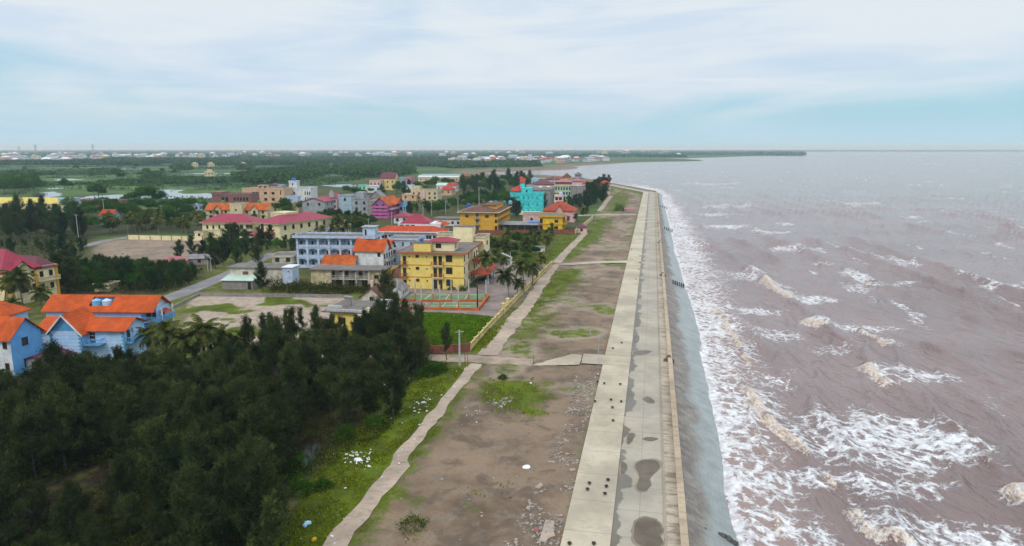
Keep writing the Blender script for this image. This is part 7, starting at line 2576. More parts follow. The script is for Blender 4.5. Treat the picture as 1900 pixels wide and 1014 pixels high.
    q = simple('flat roofed pale blue and white bungalow near the pond', 'white_bungalow', 325, 396, 369, 381.5, 9, paleb, 'flat', whitep, rot=4, nw=6)
    simple('small cream house with brown terrace right of the leafy trees', 'cream_terrace_house', 533, 393, 561, 377, 8, creamp, 'flat', maroon_r, rot=5, nw=2)
    q = simple('grey walled house with blank sea side below a red roof', 'grey_walled_house', 562, 400, 604, 374, 14, greyp, 'gable', crim_r, 2.0, 6, 'y', 2, (.7,))
    q = simple('house with arched gable crest and red roofs in mid town', 'crested_house', 608, 394, 626, 367, 10, pinkp, 'gable', crim_r, 2.4, 6, 'x', 2, (.65, .3))
    q.part('crest', MB().add([(q.w * .25 + q.w * .5 * k / 8, yy, q.h + (2.6 + 1.8 * sin(pi * k / 8)) * (1 if zt else 0)) for yy in (-.3, 0) for zt in (0, 1) for k in range(9)],
                             [(k, k + 1, k + 10, k + 9) for k in range(8)] + [(18 + k, 27 + k, 28 + k, 19 + k) for k in range(8)] + [(9 + k, 10 + k, 28 + k, 27 + k) for k in range(8)]), greyp)
    simple('slim grey blue house with flat roof left of the grey gable', 'blue_grey_house', 629, 396, 653, 364, 10, mat('blue_grey_paint', (0.36, 0.48, 0.55), stain=.3), 'flat', flatc, rot=5, nw=1, zs=(.72,))
    q = simple('grey three storey house with tall gable behind the purple house', 'grey_gabled_house', 655, 404, 684, 370, 16, greyp, 'flat', flatc, rot=6, nw=2, zs=(.72, .4, .1))
    q.part('tower_wall', MB().box(q.w, q.w + 5, -1, 6, -.2, q.h - .5), greyc)
    q.gable(q.w * .55, q.w + 8, 7, 15, q.h - 1.5, 5.5, grey_r, greyc, 'y', .5, name='rear_roof')
    q.part('rooftop_room', MB().box(0, q.w * .5, 6, 12, q.h + .2, q.h + 3.4), greyp)
    q = B('purple_house', 'purple and magenta house with orange tiled roof', 692, 406, 720, 380, rot=12, far=744, cat='house')
    w, h = q.w, q.h
    d = q.d = min(q.d, 20)
    q.walls(purplep)
    q.part('side_wall', MB().box(w, w + .08, 0, d, -.2, h), magp)
    for i in range(4):
        q.part('floor_band', MB().box(-.1, w + .1, -.5, 0, h * i / 4 + .2, h * i / 4 + 1.2), magp)
    q.gable(0, w, 0, d, h, 3.8, MATS['scarlet_tile'] if False else orange_t2, purplep, 'y', .7)
    q.gable(w * .3, w + 2.0, d * .35, d * .95, h, 2.6, orange_t2, magp, 'x', .6, name='side_roof')
    for z in (.1, .4, .7):
        q.wins('F', [w * .3, w * .7], [h * z + .9], 1.4, 1.5, wood_m)
        q.wins('R', [d * .15, d * .4, d * .65, d * .9], [h * z + .6], 1.2, 1.7, wood_m, out=.08)
    q.balcony('R', d * .5, h * .62, d * .9, 1.4, magp, whitep)
    simple('slim sky blue house at the right of the purple house', 'slim_blue_house', 741, 402, 748.5, 378, 8, mat('powder_blue', (0.30, 0.55, 0.78)), 'flat', flatc, rot=9, nw=1)
    simple('low crimson roofed house in front of the purple house', 'low_crimson_house', 731, 415, 757, 402, 9, whitep, 'hip', crim_r, 2.0, 8, 'x', 2, (.3,))
    # upper row: tall yellow, white, pink
    q = simple('tall yellow house with maroon gabled roof in the upper town', 'tall_yellow_house', 706, 353, 733, 331, 14, mat('lemon_paint', (0.70, 0.55, 0.22), stain=.2), 'gable', maroon_r, 5.0, 7, 'x', 3, (.62, .2))
    simple('pale pink house with open terrace left of the tall yellow one', 'pale_pink_house', 686, 354, 706, 336, 12, pinkp, 'flat', flatc, rot=6, nw=3, zs=(.6,))
    simple('long low white house with mint end in the upper town', 'low_white_house', 679, 358, 706, 346, 10, whitep, 'flat', creamp, rot=6, nw=3, zs=(.4,))
    simple('small mint green house at the left of the low white house', 'mint_cottage', 665, 355, 679, 344, 8, mat('mint_green', (0.22, 0.58, 0.38)), 'flat', flatc, rot=6, nw=2, zs=(.4,))
    simple('grey blue block between the tall yellow and the pink house', 'grey_blue_block', 734, 352, 748, 331, 12, mat('blue_grey_paint', (0.36, 0.48, 0.55)), 'flat', flatc, rot=6, nw=1, zs=(.6,))
    simple('bright pink house with roof terrace at the end of the upper row', 'bright_pink_house', 748, 348, 764, 330, 12, mat('rose_paint', (0.55, 0.22, 0.27), stain=.2), 'flat', flatc, rot=7, nw=2, zs=(.6,))
    # cream building and its neighbours
    q = simple('two storey cream building with dark flat roof in the middle of town', 'cream_building', 763, 372, 812, 354, 16, creamp, 'flat', flatc, rot=6, nw=5, zs=(.6, .15))
    q.part('rooftop_room', MB().box(q.w * .04, q.w * .3, 2, 8, q.h + .2, q.h + 3), creamp)
    q.part('portal', MB().box(q.w * .42, q.w * .54, -1.2, 0, -.2, q.h * .9), pinkp)
    simple('low tan house at the left of the cream building', 'low_tan_house', 746, 373, 773, 362, 10, salmon, 'flat', creamp, rot=6, nw=2, zs=(.45,))
    simple('little white house with blue tank behind the cream building', 'little_white_house', 751, 361, 765, 345, 8, whitep, 'flat', blue_r, rot=6, nw=1, zs=(.6,))
    simple('orange roofed tan house at the right of the cream building', 'orange_roofed_tan_house', 815, 363, 838, 352, 14, salmon, 'hip', MATS['scarlet_tile'], 3.2, 8, 'x', 2, (.4,))
    simple('red roofed house with white end behind the orange roofed one', 'red_white_house', 826, 356, 846, 344, 12, whitep, 'hip', MATS['scarlet_tile'], 2.4, 8, 'x', 2, (.4,))
    simple('pale green sheet roofed shed behind the cream building', 'green_roofed_hall', 810, 356, 828, 344, 12, whitep, 'gable', green_r, 1.8, 8, 'x', 2, (.4,), 'shed')
    simple('long white hall roof at the sand flats behind the trees', 'long_white_shed', 776, 337, 852, 329, 12, creamp, 'gable', mat('pale_sheet', (0.55, 0.56, 0.55)), 1.6, 3, 'x', 8, (.3,), 'shed')
    simple('red brown house beside the long white hall by the sand flats', 'red_brown_house', 855, 338, 870, 327, 10, brickm, 'hip', red_t, 2.2, 3, 'x', 2, (.4,))
    simple('pale hut in the green behind the pale blue block', 'pale_hut', 622, 436, 642, 421, 7, creamp, 'flat', creamp, rot=5, nw=2, zs=(.4,), cat='hut')
    simple('tan hut with grey roof behind the stair tower of the pale blue block', 'tan_hut', 586, 439, 606, 430, 7, salmon, 'gable', grey_r, 1.6, 5, 'x', 2, (.4,), 'hut')
    simple('low white walled ruin left of the pale blue block', 'white_ruin', 505, 492, 545, 478, 9, moldw, 'flat', flatc, rot=-6, nw=2, zs=(.4,), cat='building')


main_hotel()
blue_houses()
crimson_villa()
dormitory()
orange_villas()
weathered()
flat_roof_house()
white_complex()
ochre()
turquoise()
mid_town()
# ---------------------------------------------------------------- fences, court, poles, small things
wallbrick = mat('boundary_brick', (0.225, 0.075, 0.05), var=.3, scale=1.2, stain=.4)
concpost = mat('concrete_pole', (0.42, 0.43, 0.42), var=.15)
rustpost = mat('rusty_pole', (0.17, 0.10, 0.06), var=.3)
fenceyel = mat('fence_yellow', (0.62, 0.50, 0.22), stain=.6, stain_col=(.2, .17, .1))
courtor = mat('court_orange', (0.52, 0.135, 0.035), stain=.5, stain_col=(.25, .1, .05))
rubber = mat('black_rubber', (0.02, 0.02, 0.021), rough=.6)
basalt = mat('dark_stone', (0.075, 0.072, 0.070), var=.4, scale=1.5)


def fence(name, label, px, h, m, pm, every=3.0, t=.16, post=.3, ph=None, cat='wall', rail=False):
    """a wall along pixels on the ground: panel, and each pillar"""
    pts = GP(px)
    x0, y0 = pts[0]
    root = empty(name, (x0, y0, 0))
    tag(root, label, cat)
    pts = [(x - x0, y - y0) for x, y in pts]
    b = MB()
    for (ax, ay), (bx, by) in zip(pts[:-1], pts[1:]):
        L = math.hypot(bx - ax, by - ay)
        n = (-(by - ay) / L * t / 2, (bx - ax) / L * t / 2)
        if rail:
            b.prism([(ax + n[0], ay + n[1]), (bx + n[0], by + n[1]), (bx - n[0], by - n[1]), (ax - n[0], ay - n[1])], -.3, h * .45)
            b.prism([(ax + n[0], ay + n[1]), (bx + n[0], by + n[1]), (bx - n[0], by - n[1]), (ax - n[0], ay - n[1])], h * .88, h)
            k = int(L / .3)
            for i in range(k):
                x, y = ax + (bx - ax) * (i + .5) / k, ay + (by - ay) * (i + .5) / k
                b.box(x - .05, x + .05, y - .05, y + .05, h * .45, h * .88)
        else:
            b.prism([(ax + n[0], ay + n[1]), (bx + n[0], by + n[1]), (bx - n[0], by - n[1]), (ax - n[0], ay - n[1])], -.3, h)
        n2 = (n[0] * 1.5, n[1] * 1.5)
        b.prism([(ax + n2[0], ay + n2[1]), (bx + n2[0], by + n2[1]), (bx - n2[0], by - n2[1]), (ax - n2[0], ay - n2[1])], h + .002, h + .08)
    b.obj('panel', m, root)
    me = MB().box(-post / 2, post / 2, -post / 2, post / 2, -.3, (ph or h + .25)).box(-post * .65, post * .65, -post * .65, post * .65, (ph or h + .25), (ph or h + .25) + .1).mesh('pillar', pm)
    if every:
        for x, y in along(pts, every):
            link('pillar', me, root, (x, y, 0), math.atan2(pts[-1][1] - pts[0][1], pts[-1][0] - pts[0][0]))
    return root


def court():
    fence('yellow_boundary_wall', 'long yellow balustraded wall between the worn path and the hotel court', [(1024, 493), (995, 521), (962, 554), (935, 582), (905, 614), (872, 651)], 1.25, fenceyel, fenceyel, 3.4, rail=True)
    for px, py in [(934, 583), (942, 574)]:
        x, y = G(px, py)
        t = empty('gate_pillar', (x, y, 0), -A0)
        tag(t, ['near', 'far'][px > 938] + ' one of the two tall yellow gate pillars in the boundary wall', 'pillar')
        MB().box(-.35, .35, -.35, .35, -.2, 2.3).obj('shaft', fenceyel, t)
        MB().box(-.45, .45, -.45, .45, 2.3, 2.5).cyl(0, 0, 2.5, 2.8, .3, .05, 8).obj('cap', fenceyel, t)
    fence('brick_wall', 'low red brick wall along the dirt road below the meadow', [(735, 659), (800, 656.5), (871, 652)], 1.35, wallbrick, wallbrick, 4.5)
    fence('brick_wall', 'long dark red brick wall before the ochre hotel and yellow house', [(846, 438), (900, 437), (1000, 436), (1066, 435)], 2.1, wallbrick, wallbrick, 6)
    fence('corner_wall', 'cream wall that turns back toward the red roofed hut from the brick wall', [(1067, 435), (1085, 421), (1100, 408)], 1.9, creamp, creamp, 5)
    fence('cream_wall', 'cream wall with dark pillars along the far side of the brown field', [(238, 444.5), (300, 446), (376, 447)], 1.7, paleyel, mat('pillar_brown', (.25, .17, .1)), 4.2)
    fence('yard_wall', 'low grey wall along the far side of the sandy yard', [(368, 549), (450, 550.5), (560, 552), (640, 553)], .7, greyc, greyc, 0)
    fence('kerb_wall', 'low pale kerb wall on the seaward side of the grey road', [(372, 548), (345, 560), (318, 574)], .5, greyc, greyc, 0)
    green = mat('court_green', (0.115, 0.20, 0.09), var=.3, scale=.4, stain=.3)
    line_m = mat('line_paint', (.6, .6, .55))
    sheet('court_floor', GP([(752, 556), (761, 546.5), (899, 546.5), (899, 556)]), green, .035)
    sheet('court_floor', GP([(795, 570), (804, 561.5), (882, 562), (887, 570)]), green, .035)
    sheet('court_floor', GP([(742, 570), (750, 562), (800, 561.5), (790, 570)]), mat('court_grey', (.23, .22, .19), stain=.3), .035)
    for a, b_, w in [((787, 556), (800, 546.5), 1.4), ((826, 556), (834, 546.5), 1.2), ((862, 556), (868, 546.5), 1.0), ((820, 570), (827, 562), 1.0), ((846, 570), (850, 562), .9)]:
        sheet('court_line', GP([a, (a[0] + w, a[1]), (b_[0] + w, b_[1]), b_]), line_m, .05)
    for y, a, b_ in [(568.6, 797, 886), (563, 803, 882), (548, 760, 898)]:
        sheet('court_line', GP([(a, y), (b_, y), (b_, y - .45), (a, y - .45)]), line_m, .052)
    for i, pts in enumerate([[(736, 574), (800, 575.5), (887, 577)], [(887.5, 577), (899, 563), (908, 552)], [(738, 560), (770, 560)], [(782, 561), (838, 561)], [(851, 560.5), (898, 561)]]):
        fence('court_wall', ['near', 'sea side', 'short left', 'middle', 'right far'][i] + ' orange painted low wall round the green sports court', pts, .55 if i != 1 else .7, courtor, courtor, 0, .18)
    for i, (px, py, top, dark) in enumerate([(747, 572, 530, 0), (782, 572.5, 529, 0), (816.5, 573, 529, 0), (851, 573.5, 529, 0), (886, 575, 530, 1), (738, 559, 517, 0), (771, 559.5, 518, 0), (804, 560, 518.5, 0), (837.5, 560, 519, 0), (870, 560, 519, 0), (902, 560, 520, 0)]):
        x, y = G(px, py)
        h = HT(x, y, top)
        t = empty('court_post', (x, y, 0))
        where = 'in the front row' if i < 5 else 'in the middle row'
        tag(t, ('dark metal post at the sea side corner of the sports court' if dark else 'pale concrete post with orange foot %s of the sports court' % where), 'post', None if dark else 'court posts ' + where)
        MB().box(-.13, .13, -.13, .13, h * .36, h).obj('shaft', rubber if dark else concpost, t)
        MB().box(-.17, .17, -.17, .17, -.2, h * .36).obj('foot', rubber if dark else courtor, t)
    # white gabled gate arch in the garden
    x, y = G(932, 490)
    t = empty('garden_arch', (x, y, 0), -R(8))
    tag(t, 'white gabled arch gateway in the palm garden', 'gate')
    b = MB()
    for s in (-1, 1):
        b.box(s * 2.9 - .15, s * 2.9 + .15, -.15, .15, -.1, 2.0)
    b.obj('post', whitep, t)
    b = MB()
    for s in (-1, 1):
        b.add([(s * 3.2, yy, 1.9 + dz) for yy in (-.25, .25) for dz in (0, .3)] + [(0, yy, 3.3 + dz) for yy in (-.25, .25) for dz in (0, .3)], [(0, 1, 5, 4), (2, 6, 7, 3), (1, 3, 7, 5), (0, 4, 6, 2), (0, 2, 3, 1)])
    b.obj('gable_frame', whitep, t)
    MB().box(-2.6, 2.6, -.08, .08, 1.2, 1.35).box(-.9, .9, -.1, .1, .1, 1.9).obj('gate_leaf', whitep, t)
    x, y = G(1000, 470)
    t = empty('garden_kiosk', (x, y, 0), -R(8))
    tag(t, 'small white kiosk with flat roof at the end of the palm garden', 'kiosk')
    MB().box(-2, 2, -1.5, 1.5, -.1, 2.2).obj('wall', whitep, t)
    MB().box(-2.3, 2.3, -1.8, 1.8, 2.2, 2.4).obj('roof', greyc, t)
    link('window', MB().box(-.6, .6, -1.55, -1.5, .9, 1.7).mesh('window', glass_m), t)
    # small round garden bushes by the hotel
    for i, (px, py) in enumerate([(823, 536), (838, 538), (858, 540), (877, 533), (897, 521), (905, 517)]):
        x, y = G(px, py)
        o = link('garden_bush', random.choice(DBUSH), None, (x, y, 0), i)
        o.scale = (.7, .7, .7)
        tag(o, 'clipped round bush at the foot of the yellow hotel', 'bush', 'clipped bushes round the hotel')


def pole(px, py, top, label, kind='concrete', r=.14, cat='utility pole', arms=1, group=None):
    x, y = G(px, py)
    h = HT(x, y, top)
    s = max(1.0, y / 260)
    t = empty('utility_pole', (x, y, 0), -R(10) + random.random())
    tag(t, label, cat, group)
    MB().cyl(0, 0, -.3, h, r * s, r * .65 * s, 8).obj('pole', concpost if kind == 'concrete' else rustpost, t)
    for k in range(arms):
        a = MB().box(-.8 * s, .8 * s, -.05 * s, .05 * s, h - .35 - .6 * k, h - .22 - .6 * k)
        c = a.obj('crossarm', steel, t)
        i_ = MB()
        for q in (-.7, 0, .7):
            i_.cyl(q * s, 0, h - .22 - .6 * k, h - .02 - .6 * k, .05 * s, .04 * s, 6)
        i_.obj('insulator', rubber, c)
    return t


def poles():
    pole(853, 679, 613, 'thick grey concrete pole in front of the brick wall corner', r=.20, arms=1)
    pole(863, 680, 622, 'thin brown post beside the thick grey pole', 'rust', .07, 'post', 0)
    pole(868, 681, 634, 'shorter brown post right of the thick grey pole', 'rust', .06, 'post', 0)
    pole(1110, 679, 622, 'slender lamp mast at the landward edge of the pale slab', r=.05, arms=0, cat='mast')
    pole(990, 676, 659, 'short rusty post beside the concrete apron', 'rust', .07, 'post', 0)
    data = [(148, 462, 398, 'concrete pole in the dark wood left of the brown field'), (195, 412, 370, 'concrete pole beside the red tiled cottage'), (301, 408, 381, 'concrete pole among leafy trees beyond the brown field'),
            (380, 474, 435, 'concrete pole at the right end of the brown field'), (386, 503, 476, 'concrete pole beside the bend of the grey road'), (392, 503, 478, 'second pole right beside the one at the grey road bend'), (475, 490, 453, 'tall pole with transformer arms behind the stained white building'), (483, 490, 456, 'shorter pole of the pair behind the stained white building'),
            (889, 388, 347, 'tall pale pole above the green trees behind the ochre hotel'), (785, 400, 379, 'pole in the trees right of the purple house'), (827, 398, 373, 'thin pole on the bare ground behind the long white hall'), (850, 396, 368, 'pole left of the ochre hotel roof'), (752, 400, 372, 'pole right beside the slim sky blue house'),
            (801, 400, 373, 'pole in the trees below the cream building'), (727, 418, 394, 'pole before the purple house'), (684, 428, 406, 'pole at the left end of the white red roofed hotel'), (1029, 368, 321, 'tall mast among the red roofs by the inlet'), (630, 440, 428, 'pole behind the flat roof of the pale blue block'),
            (911, 492, 466, 'white lamp post left of the garden arch'), (947, 492, 467, 'white lamp post right of the garden arch'), (1008, 500, 470, 'pale post at the end of the yellow boundary wall'), (640, 432, 408, 'pole between the palms and the white hotel'), (206, 665, 632, 'lamp post beside the maroon shed of the blue houses')]
    for px, b, t, lab in data:
        pole(px, b, t, lab, arms=1 if 'lamp' not in lab else 0, cat='lamp post' if 'lamp post' in lab else 'utility pole')
    # lattice pylons on the horizon
    for i, (px, top, d) in enumerate([(8, 270.5, 4200), (50, 272, 4600), (80, 268.5, 3800), (185, 267.5, 3900)]):
        x = (px - CX) / F * d
        h = HT(x, d, top)
        b = MB()
        w = 6.0
        for s in (-1, 1):
            for q in (-1, 1):
                b.tube([(s * w, q * w, 0), (s * w * .25, q * w * .25, h)], .9, 4)
        for k in range(6):
            z0, z1 = h * k / 6, h * (k + 1) / 6
            w0, w1 = w * (1 - .75 * k / 6), w * (1 - .75 * (k + 1) / 6)
            b.tube([(-w0, -w0, z0), (w1, -w1, z1)], .6, 4).tube([(w0, -w0, z0), (-w1, -w1, z1)], .6, 4)
        t = empty('pylon', (x, d, 0))
        tag(t, ['leftmost', 'short second', 'third', 'tall rightmost'][i] + ' of the grey lattice pylons on the hazy horizon', 'pylon', 'pylons on the horizon')
        b.obj('lattice', steel, t)
        MB().box(-14, 14, -.7, .7, h * .78, h * .78 + 1.4).box(-10, 10, -.7, .7, h * .90, h * .90 + 1.4).obj('crossarm', steel, t)


def promenade_bits():
    # black mushroom bollards, in loose groups on the slab
    cap = MB().cyl(0, 0, .19, .25, .21, .21, 14).cyl(0, 0, .25, .30, .21, .12, 14).mesh('cap', rubber)
    stem = MB().cyl(0, 0, 0, .20, .09, .11, 10).mesh('stem', mat('bollard_steel', (.09, .085, .08)))
    z = .17
    pts = [(640, 232), (672, 240), (748, 244), (628, 326), (704, 318), (753, 327), (711, 355), (714, 418), (690, 702), (601, 718), (682, 733), (592, 747), (675, 768), (506, 1007), (622, 1007), (713, 72), (755, 45)]
    pts = [(860 + a / 2.573, 620 + b / 2.573) for a, b in pts] + [(1180, 519), (1185.5, 501), (1187.6, 476), (1172, 464)]
    for px, py in pts:
        x, y = G(px, py, z)
        t = empty('bollard', (x, y, z))
        grp = 'bottom edge' if py > 980 else 'lower group of five' if py > 880 else 'upper group of eight' if py > 700 else 'far part beyond the crossing'
        tag(t, 'small black mushroom shaped bollard on the pale slab, %s' % grp, 'bollard', 'bollards on the slab, ' + grp)
        link('cap', cap, t)
        link('stem', stem, t)
    # timber stiles over the sea wall
    for i, (px, py) in enumerate([(1244, 672), (1227, 513), (1222.5, 452), (1219, 416)]):
        u = U_PAR0 + .15
        v = V_at(px, py)
        x, y = XY(u, v)
        t = empty('wall_stile', (x, y, 0), -A0)
        tag(t, ['nearest brown stile over the sea wall, level with the dirt road', 'second brown stile over the sea wall, by the far crossing', 'third small stile along the sea wall', 'farthest small stile along the sea wall'][i], 'steps', 'stiles over the sea wall')
        t.scale = (.7, .8, 1.0)
        m = mat('stile_brown', (.10, .065, .05), var=.3)
        b = MB()
        for s in (-1, 1):
            for k in range(3):
                xx = s * (.5 + .32 * k)
                b.box(xx - .16, xx + .16, -.8, .8, 1.02 - .28 * (k + 1), 1.06 - .28 * (k + 1))
        b.box(-.38, .38, -.8, .8, 1.03, 1.09)
        b.obj('tread', m, t)
        b = MB()
        for q in (-.78, .70):
            for s in (-1, 1):
                b.box(min(s * .36, s * 1.3), max(s * .36, s * 1.3), q, q + .08, .1, .3)
                b.box(s * .45 - .05, s * .45 + .05, q, q + .08, .3, 1.03)
        b.obj('frame', m, t)
    # rows of dark blocks down the revetment
    for gi, (a, b_, n, s) in enumerate([((1249, 523.5), (1268, 530.5), 6, .30), ((1233, 423), (1247, 428), 5, .32), ((1226, 382), (1237, 386), 4, .35)]):
        for k in range(n):
            px, py = a[0] + (b_[0] - a[0]) * k / (n - 1), a[1] + (b_[1] - a[1]) * k / (n - 1)
            zz = -.6 - 1.7 * k / (n - 1)
            x, y = G(px, py, zz)
            o = MB().prism([(-s * .6, -s * .5), (s * .5, -s * .6), (s * .62, s * .45), (-s * .45, s * .6)], -.8, .45).prism([(-s * .4, -s * .35), (s * .35, -s * .4), (s * .4, s * .3), (-s * .3, s * .4)], .45, .62).obj('groyne_block', basalt, None, (x, y, zz), k)
            tag(o, 'dark stone block in the %s short row down the revetment' % ['nearest', 'middle', 'farthest'][gi], 'stone', 'groyne blocks, ' + ['nearest', 'middle', 'farthest'][gi] + ' row')
    rs = np.random.RandomState(3)
    for k, (px, py, zz, s) in enumerate([(1312, 992, -1.6, .42), (1322, 1000, -1.9, .5), (1338, 996, -2.1, .55), (1350, 1003, -2.4, .6), (1360, 1010, -2.7, .65), (1330, 1012, -2.2, .5), (1344, 1018, -2.5, .5), (1305, 985, -1.3, .35)]):
        x, y = G(px, py, zz)
        b = MB()
        p = [(cos(t) * s * (.8 + .4 * rs.rand()), sin(t) * s * (.8 + .4 * rs.rand())) for t in np.linspace(0, 5.2, 6)]
        b.add([(q[0], q[1], -.7) for q in p] + [(q[0] * .9, q[1] * .9, .18 + .15 * rs.rand()) for q in p] + [(0, 0, .42 * s + .2)],
              [(i, (i + 1) % 6, 6 + (i + 1) % 6, 6 + i) for i in range(6)] + [(6 + i, 6 + (i + 1) % 6, 12) for i in range(6)])
        o = b.obj('armour_stone', basalt, None, (x, y, zz), k)
        tag(o, 'wet dark armour stone at the foot of the revetment by the foam', 'stone', 'armour stones by the foam')
    # loose things on the lot and verge
    def lump(name, label, cat, px, py, s, m, seed, flat=.3, z0=0.0):
        x, y = G(px, py)
        zz = float(ground_height(np.array([x]), np.array([y]))[0])
        r = np.random.RandomState(seed)
        n = 9
        p = [(cos(t) * s * (.6 + .7 * r.rand()), sin(t) * s * (.5 + .6 * r.rand())) for t in np.arange(n) * 2 * pi / n]
        b = MB().add([(q[0], q[1], -.03) for q in p] + [(q[0] * .75 + .1 * s * r.normal(), q[1] * .75, flat * s * (.6 + .6 * r.rand())) for q in p] + [(0, 0, flat * s * 1.1)],
                     [(i, (i + 1) % n, n + (i + 1) % n, n + i) for i in range(n)] + [(n + i, n + (i + 1) % n, 2 * n) for i in range(n)])
        tag(b.obj(name, m, None, (x, y, zz + z0), seed), label, cat)
    pl = mat('white_sheet', (.7, .72, .74), rough=.4, var=.15)
    lump('plastic_sheet', 'crumpled white plastic sheet lying in the middle of the lot', 'sheet', 976, 867, .65, pl, 1, .10)
    lump('plastic_sheet', 'small white sheet on the grass patch of the lot', 'sheet', 984, 710, .35, pl, 2, .1)
    lump('plastic_bag', 'yellow plastic bag in the grass near the worn path', 'bag', 583, 1003, .33, mat('yellow_plastic', (.7, .42, .02), rough=.4), 3, .6, .08)
    lump('plastic_bag', 'pale blue plastic bag on the grass of the verge', 'bag', 571, 974, .5, mat('blue_plastic', (.35, .58, .75), rough=.4), 4, .35, .1)
    lump('plastic_sheet', 'biggest white heap of plastic on the verge by the path', 'sheet', 785, 748, .45, pl, 5, .2, .1)
    lump('plastic_sheet', 'white sheet among the bushes below the ditch', 'sheet', 664, 855, .55, pl, 6, .3, .1)
    lump('plastic_sheet', 'long white plastic strip under the roadside trees', 'sheet', 716, 711, .8, pl, 7, .2, .1)
    slabm = mat('broken_slab', (.36, .29, .24), stain=.4)
    for k, (pts, lab) in enumerate([([(1000, 1006), (1012, 966), (1029, 970), (1026, 985), (1030, 996), (1018, 1000), (1012, 1007)], 'big broken concrete plate by the landward edge of the slab'), ([(1056, 872), (1066, 870), (1068, 874), (1058, 876)], 'small pale concrete plate touching the slab edge'), ([(992, 905), (1004, 896), (1008, 902), (1000, 908)], 'tan flat plate of rubble in the lot')]):
        p = GP(pts)
        c = np.mean(p, 0)
        zz = float(ground_height(np.array([c[0]]), np.array([c[1]]))[0])
        tag(MB().prism([(a - c[0], b_ - c[1]) for a, b_ in p], -.1, .13).obj('concrete_plate', slabm, None, (c[0], c[1], zz)), lab, 'slab')
    lump('red_bag', 'faded pink sack beside the broken concrete plate', 'sack', 996, 983, .45, mat('pink_sack', (.32, .11, .10)), 9, .3)
    lump('red_cloth', 'small red cloth at the landward edge of the slab', 'cloth', 1124, 643, .28, mat('red_cloth', (.55, .02, .03)), 11, .5)
    # bushes
    for i, (px, py, s, lab) in enumerate([(768, 978, 1.0, 'round bright green bush on the lot beside the path'), (933, 702, .6, 'small dark green bush at the head of the grass patch'), (1150, 392, 2.4, 'dark bush on the far grass beside the pink stalls')]):
        x, y = G(px, py)
        o = link('bush', (BUSH[0], DBUSH[1], DBUSH[2])[i], None, (x, y, -.05), i)
        o.scale = (s, s, s * .9)
        tag(o, lab, 'bush')
    for i, (px, py, s) in enumerate([(650, 735, 1.0), (690, 760, .9), (560, 915, 1.0), (520, 880, 1.2), (600, 905, .8), (640, 815, .9), (700, 790, 1.0), (725, 770, .8), (800, 695, 1.1), (815, 688, 1.0), (780, 700, .9), (550, 870, 1.0), (500, 960, 1.1)]):
        x, y = G(px, py)
        o = link('verge_bush', DBUSH[i % 3], None, (x, y, -.05), i)
        o.scale = (s, s, s)
        tag(o, 'dark bush between the grove and the littered grass verge', 'bush', 'bushes along the verge')
    # stalls on the far grass
    for i, px in enumerate((1163, 1170)):
        x, y = G(px, 394)
        t = empty('market_stall', (x, y, 0), -A0)
        tag(t, ['left', 'right'][i] + ' one of two small stalls with pink awnings on the far grass', 'stall', 'pink awning stalls')
        MB().slab([(-1.6, -1.4, 1.9), (1.6, -1.4, 1.9), (1.6, 1.4, 2.5), (-1.6, 1.4, 2.5)], .08).obj('awning', pink_r, t)
        MB().box(-1.3, 1.3, -.5, .5, .75, .85).obj('counter', whitep, t)
        b = MB()
        for s in (-1, 1):
            for q in (-1, 1):
                b.box(s * 1.4 - .05, s * 1.4 + .05, q * 1.2 - .05, q * 1.2 + .05, 0, 2.1 + .25 * q)
        b.obj('post', steel, t)

    def car(px, py, label, col, rz):
        x, y = G(px, py)
        t = empty('parked_car', (x, y, 0), rz)
        tag(t, label, 'car')
        prof = [(-2.1, .35), (-2.15, .8), (-1.5, .95), (-.9, 1.42), (.7, 1.45), (1.35, .98), (2.1, .85), (2.15, .4)]
        b = MB()
        n = len(prof)
        b.add([(p[0], yy * (1 if p[1] < 1.1 else .82), p[1]) for yy in (-.85, .85) for p in prof], [tuple(range(n)), tuple(range(n, 2 * n))[::-1]] + [(i, i + n, (i + 1) % n + n, (i + 1) % n) for i in range(n)])
        b.obj('body', mat('car_paint_' + col[0], col[1], rough=.25, spec=.6, var=.05), t)
        g_ = MB()
        for s in (-1, 1):
            g_.add([(-1.25, s * .84, 1.0), (1.1, s * .84, 1.0), (.62, s * .735, 1.38), (-.82, s * .735, 1.38)], [(0, 1, 2, 3)])
        g_.add([(1.33, -.7, 1.02), (1.33, .7, 1.02), (.76, .62, 1.40), (.76, -.62, 1.40)], [(0, 1, 2, 3)])
        g_.add([(-1.48, -.7, 1.0), (-1.48, .7, 1.0), (-.97, .62, 1.38), (-.97, -.62, 1.38)], [(0, 3, 2, 1)])
        o = g_.obj('window', glass_m, t)
        o.scale = (1.01, 1.02, 1.005)
        for a in (-1.35, 1.35):
            for s in (-1, 1):
                w = MB()
                w.tube([(a, s * .72, .33), (a, s * .9, .33)], .33, 14)
                c = w.obj('wheel', rubber, t)
                MB().tube([(a, s * .89, .33), (a, s * .915, .33)], .2, 10).obj('rim', steel, c)
    car(68, 533, 'blue grey car parked beside the yellow villa with the crimson roof', ('bluegrey', (.18, .22, .28)), .4)
    car(378, 676, 'pale car half hidden under the palms by the blue houses', ('silver', (.5, .52, .54)), 1.9)


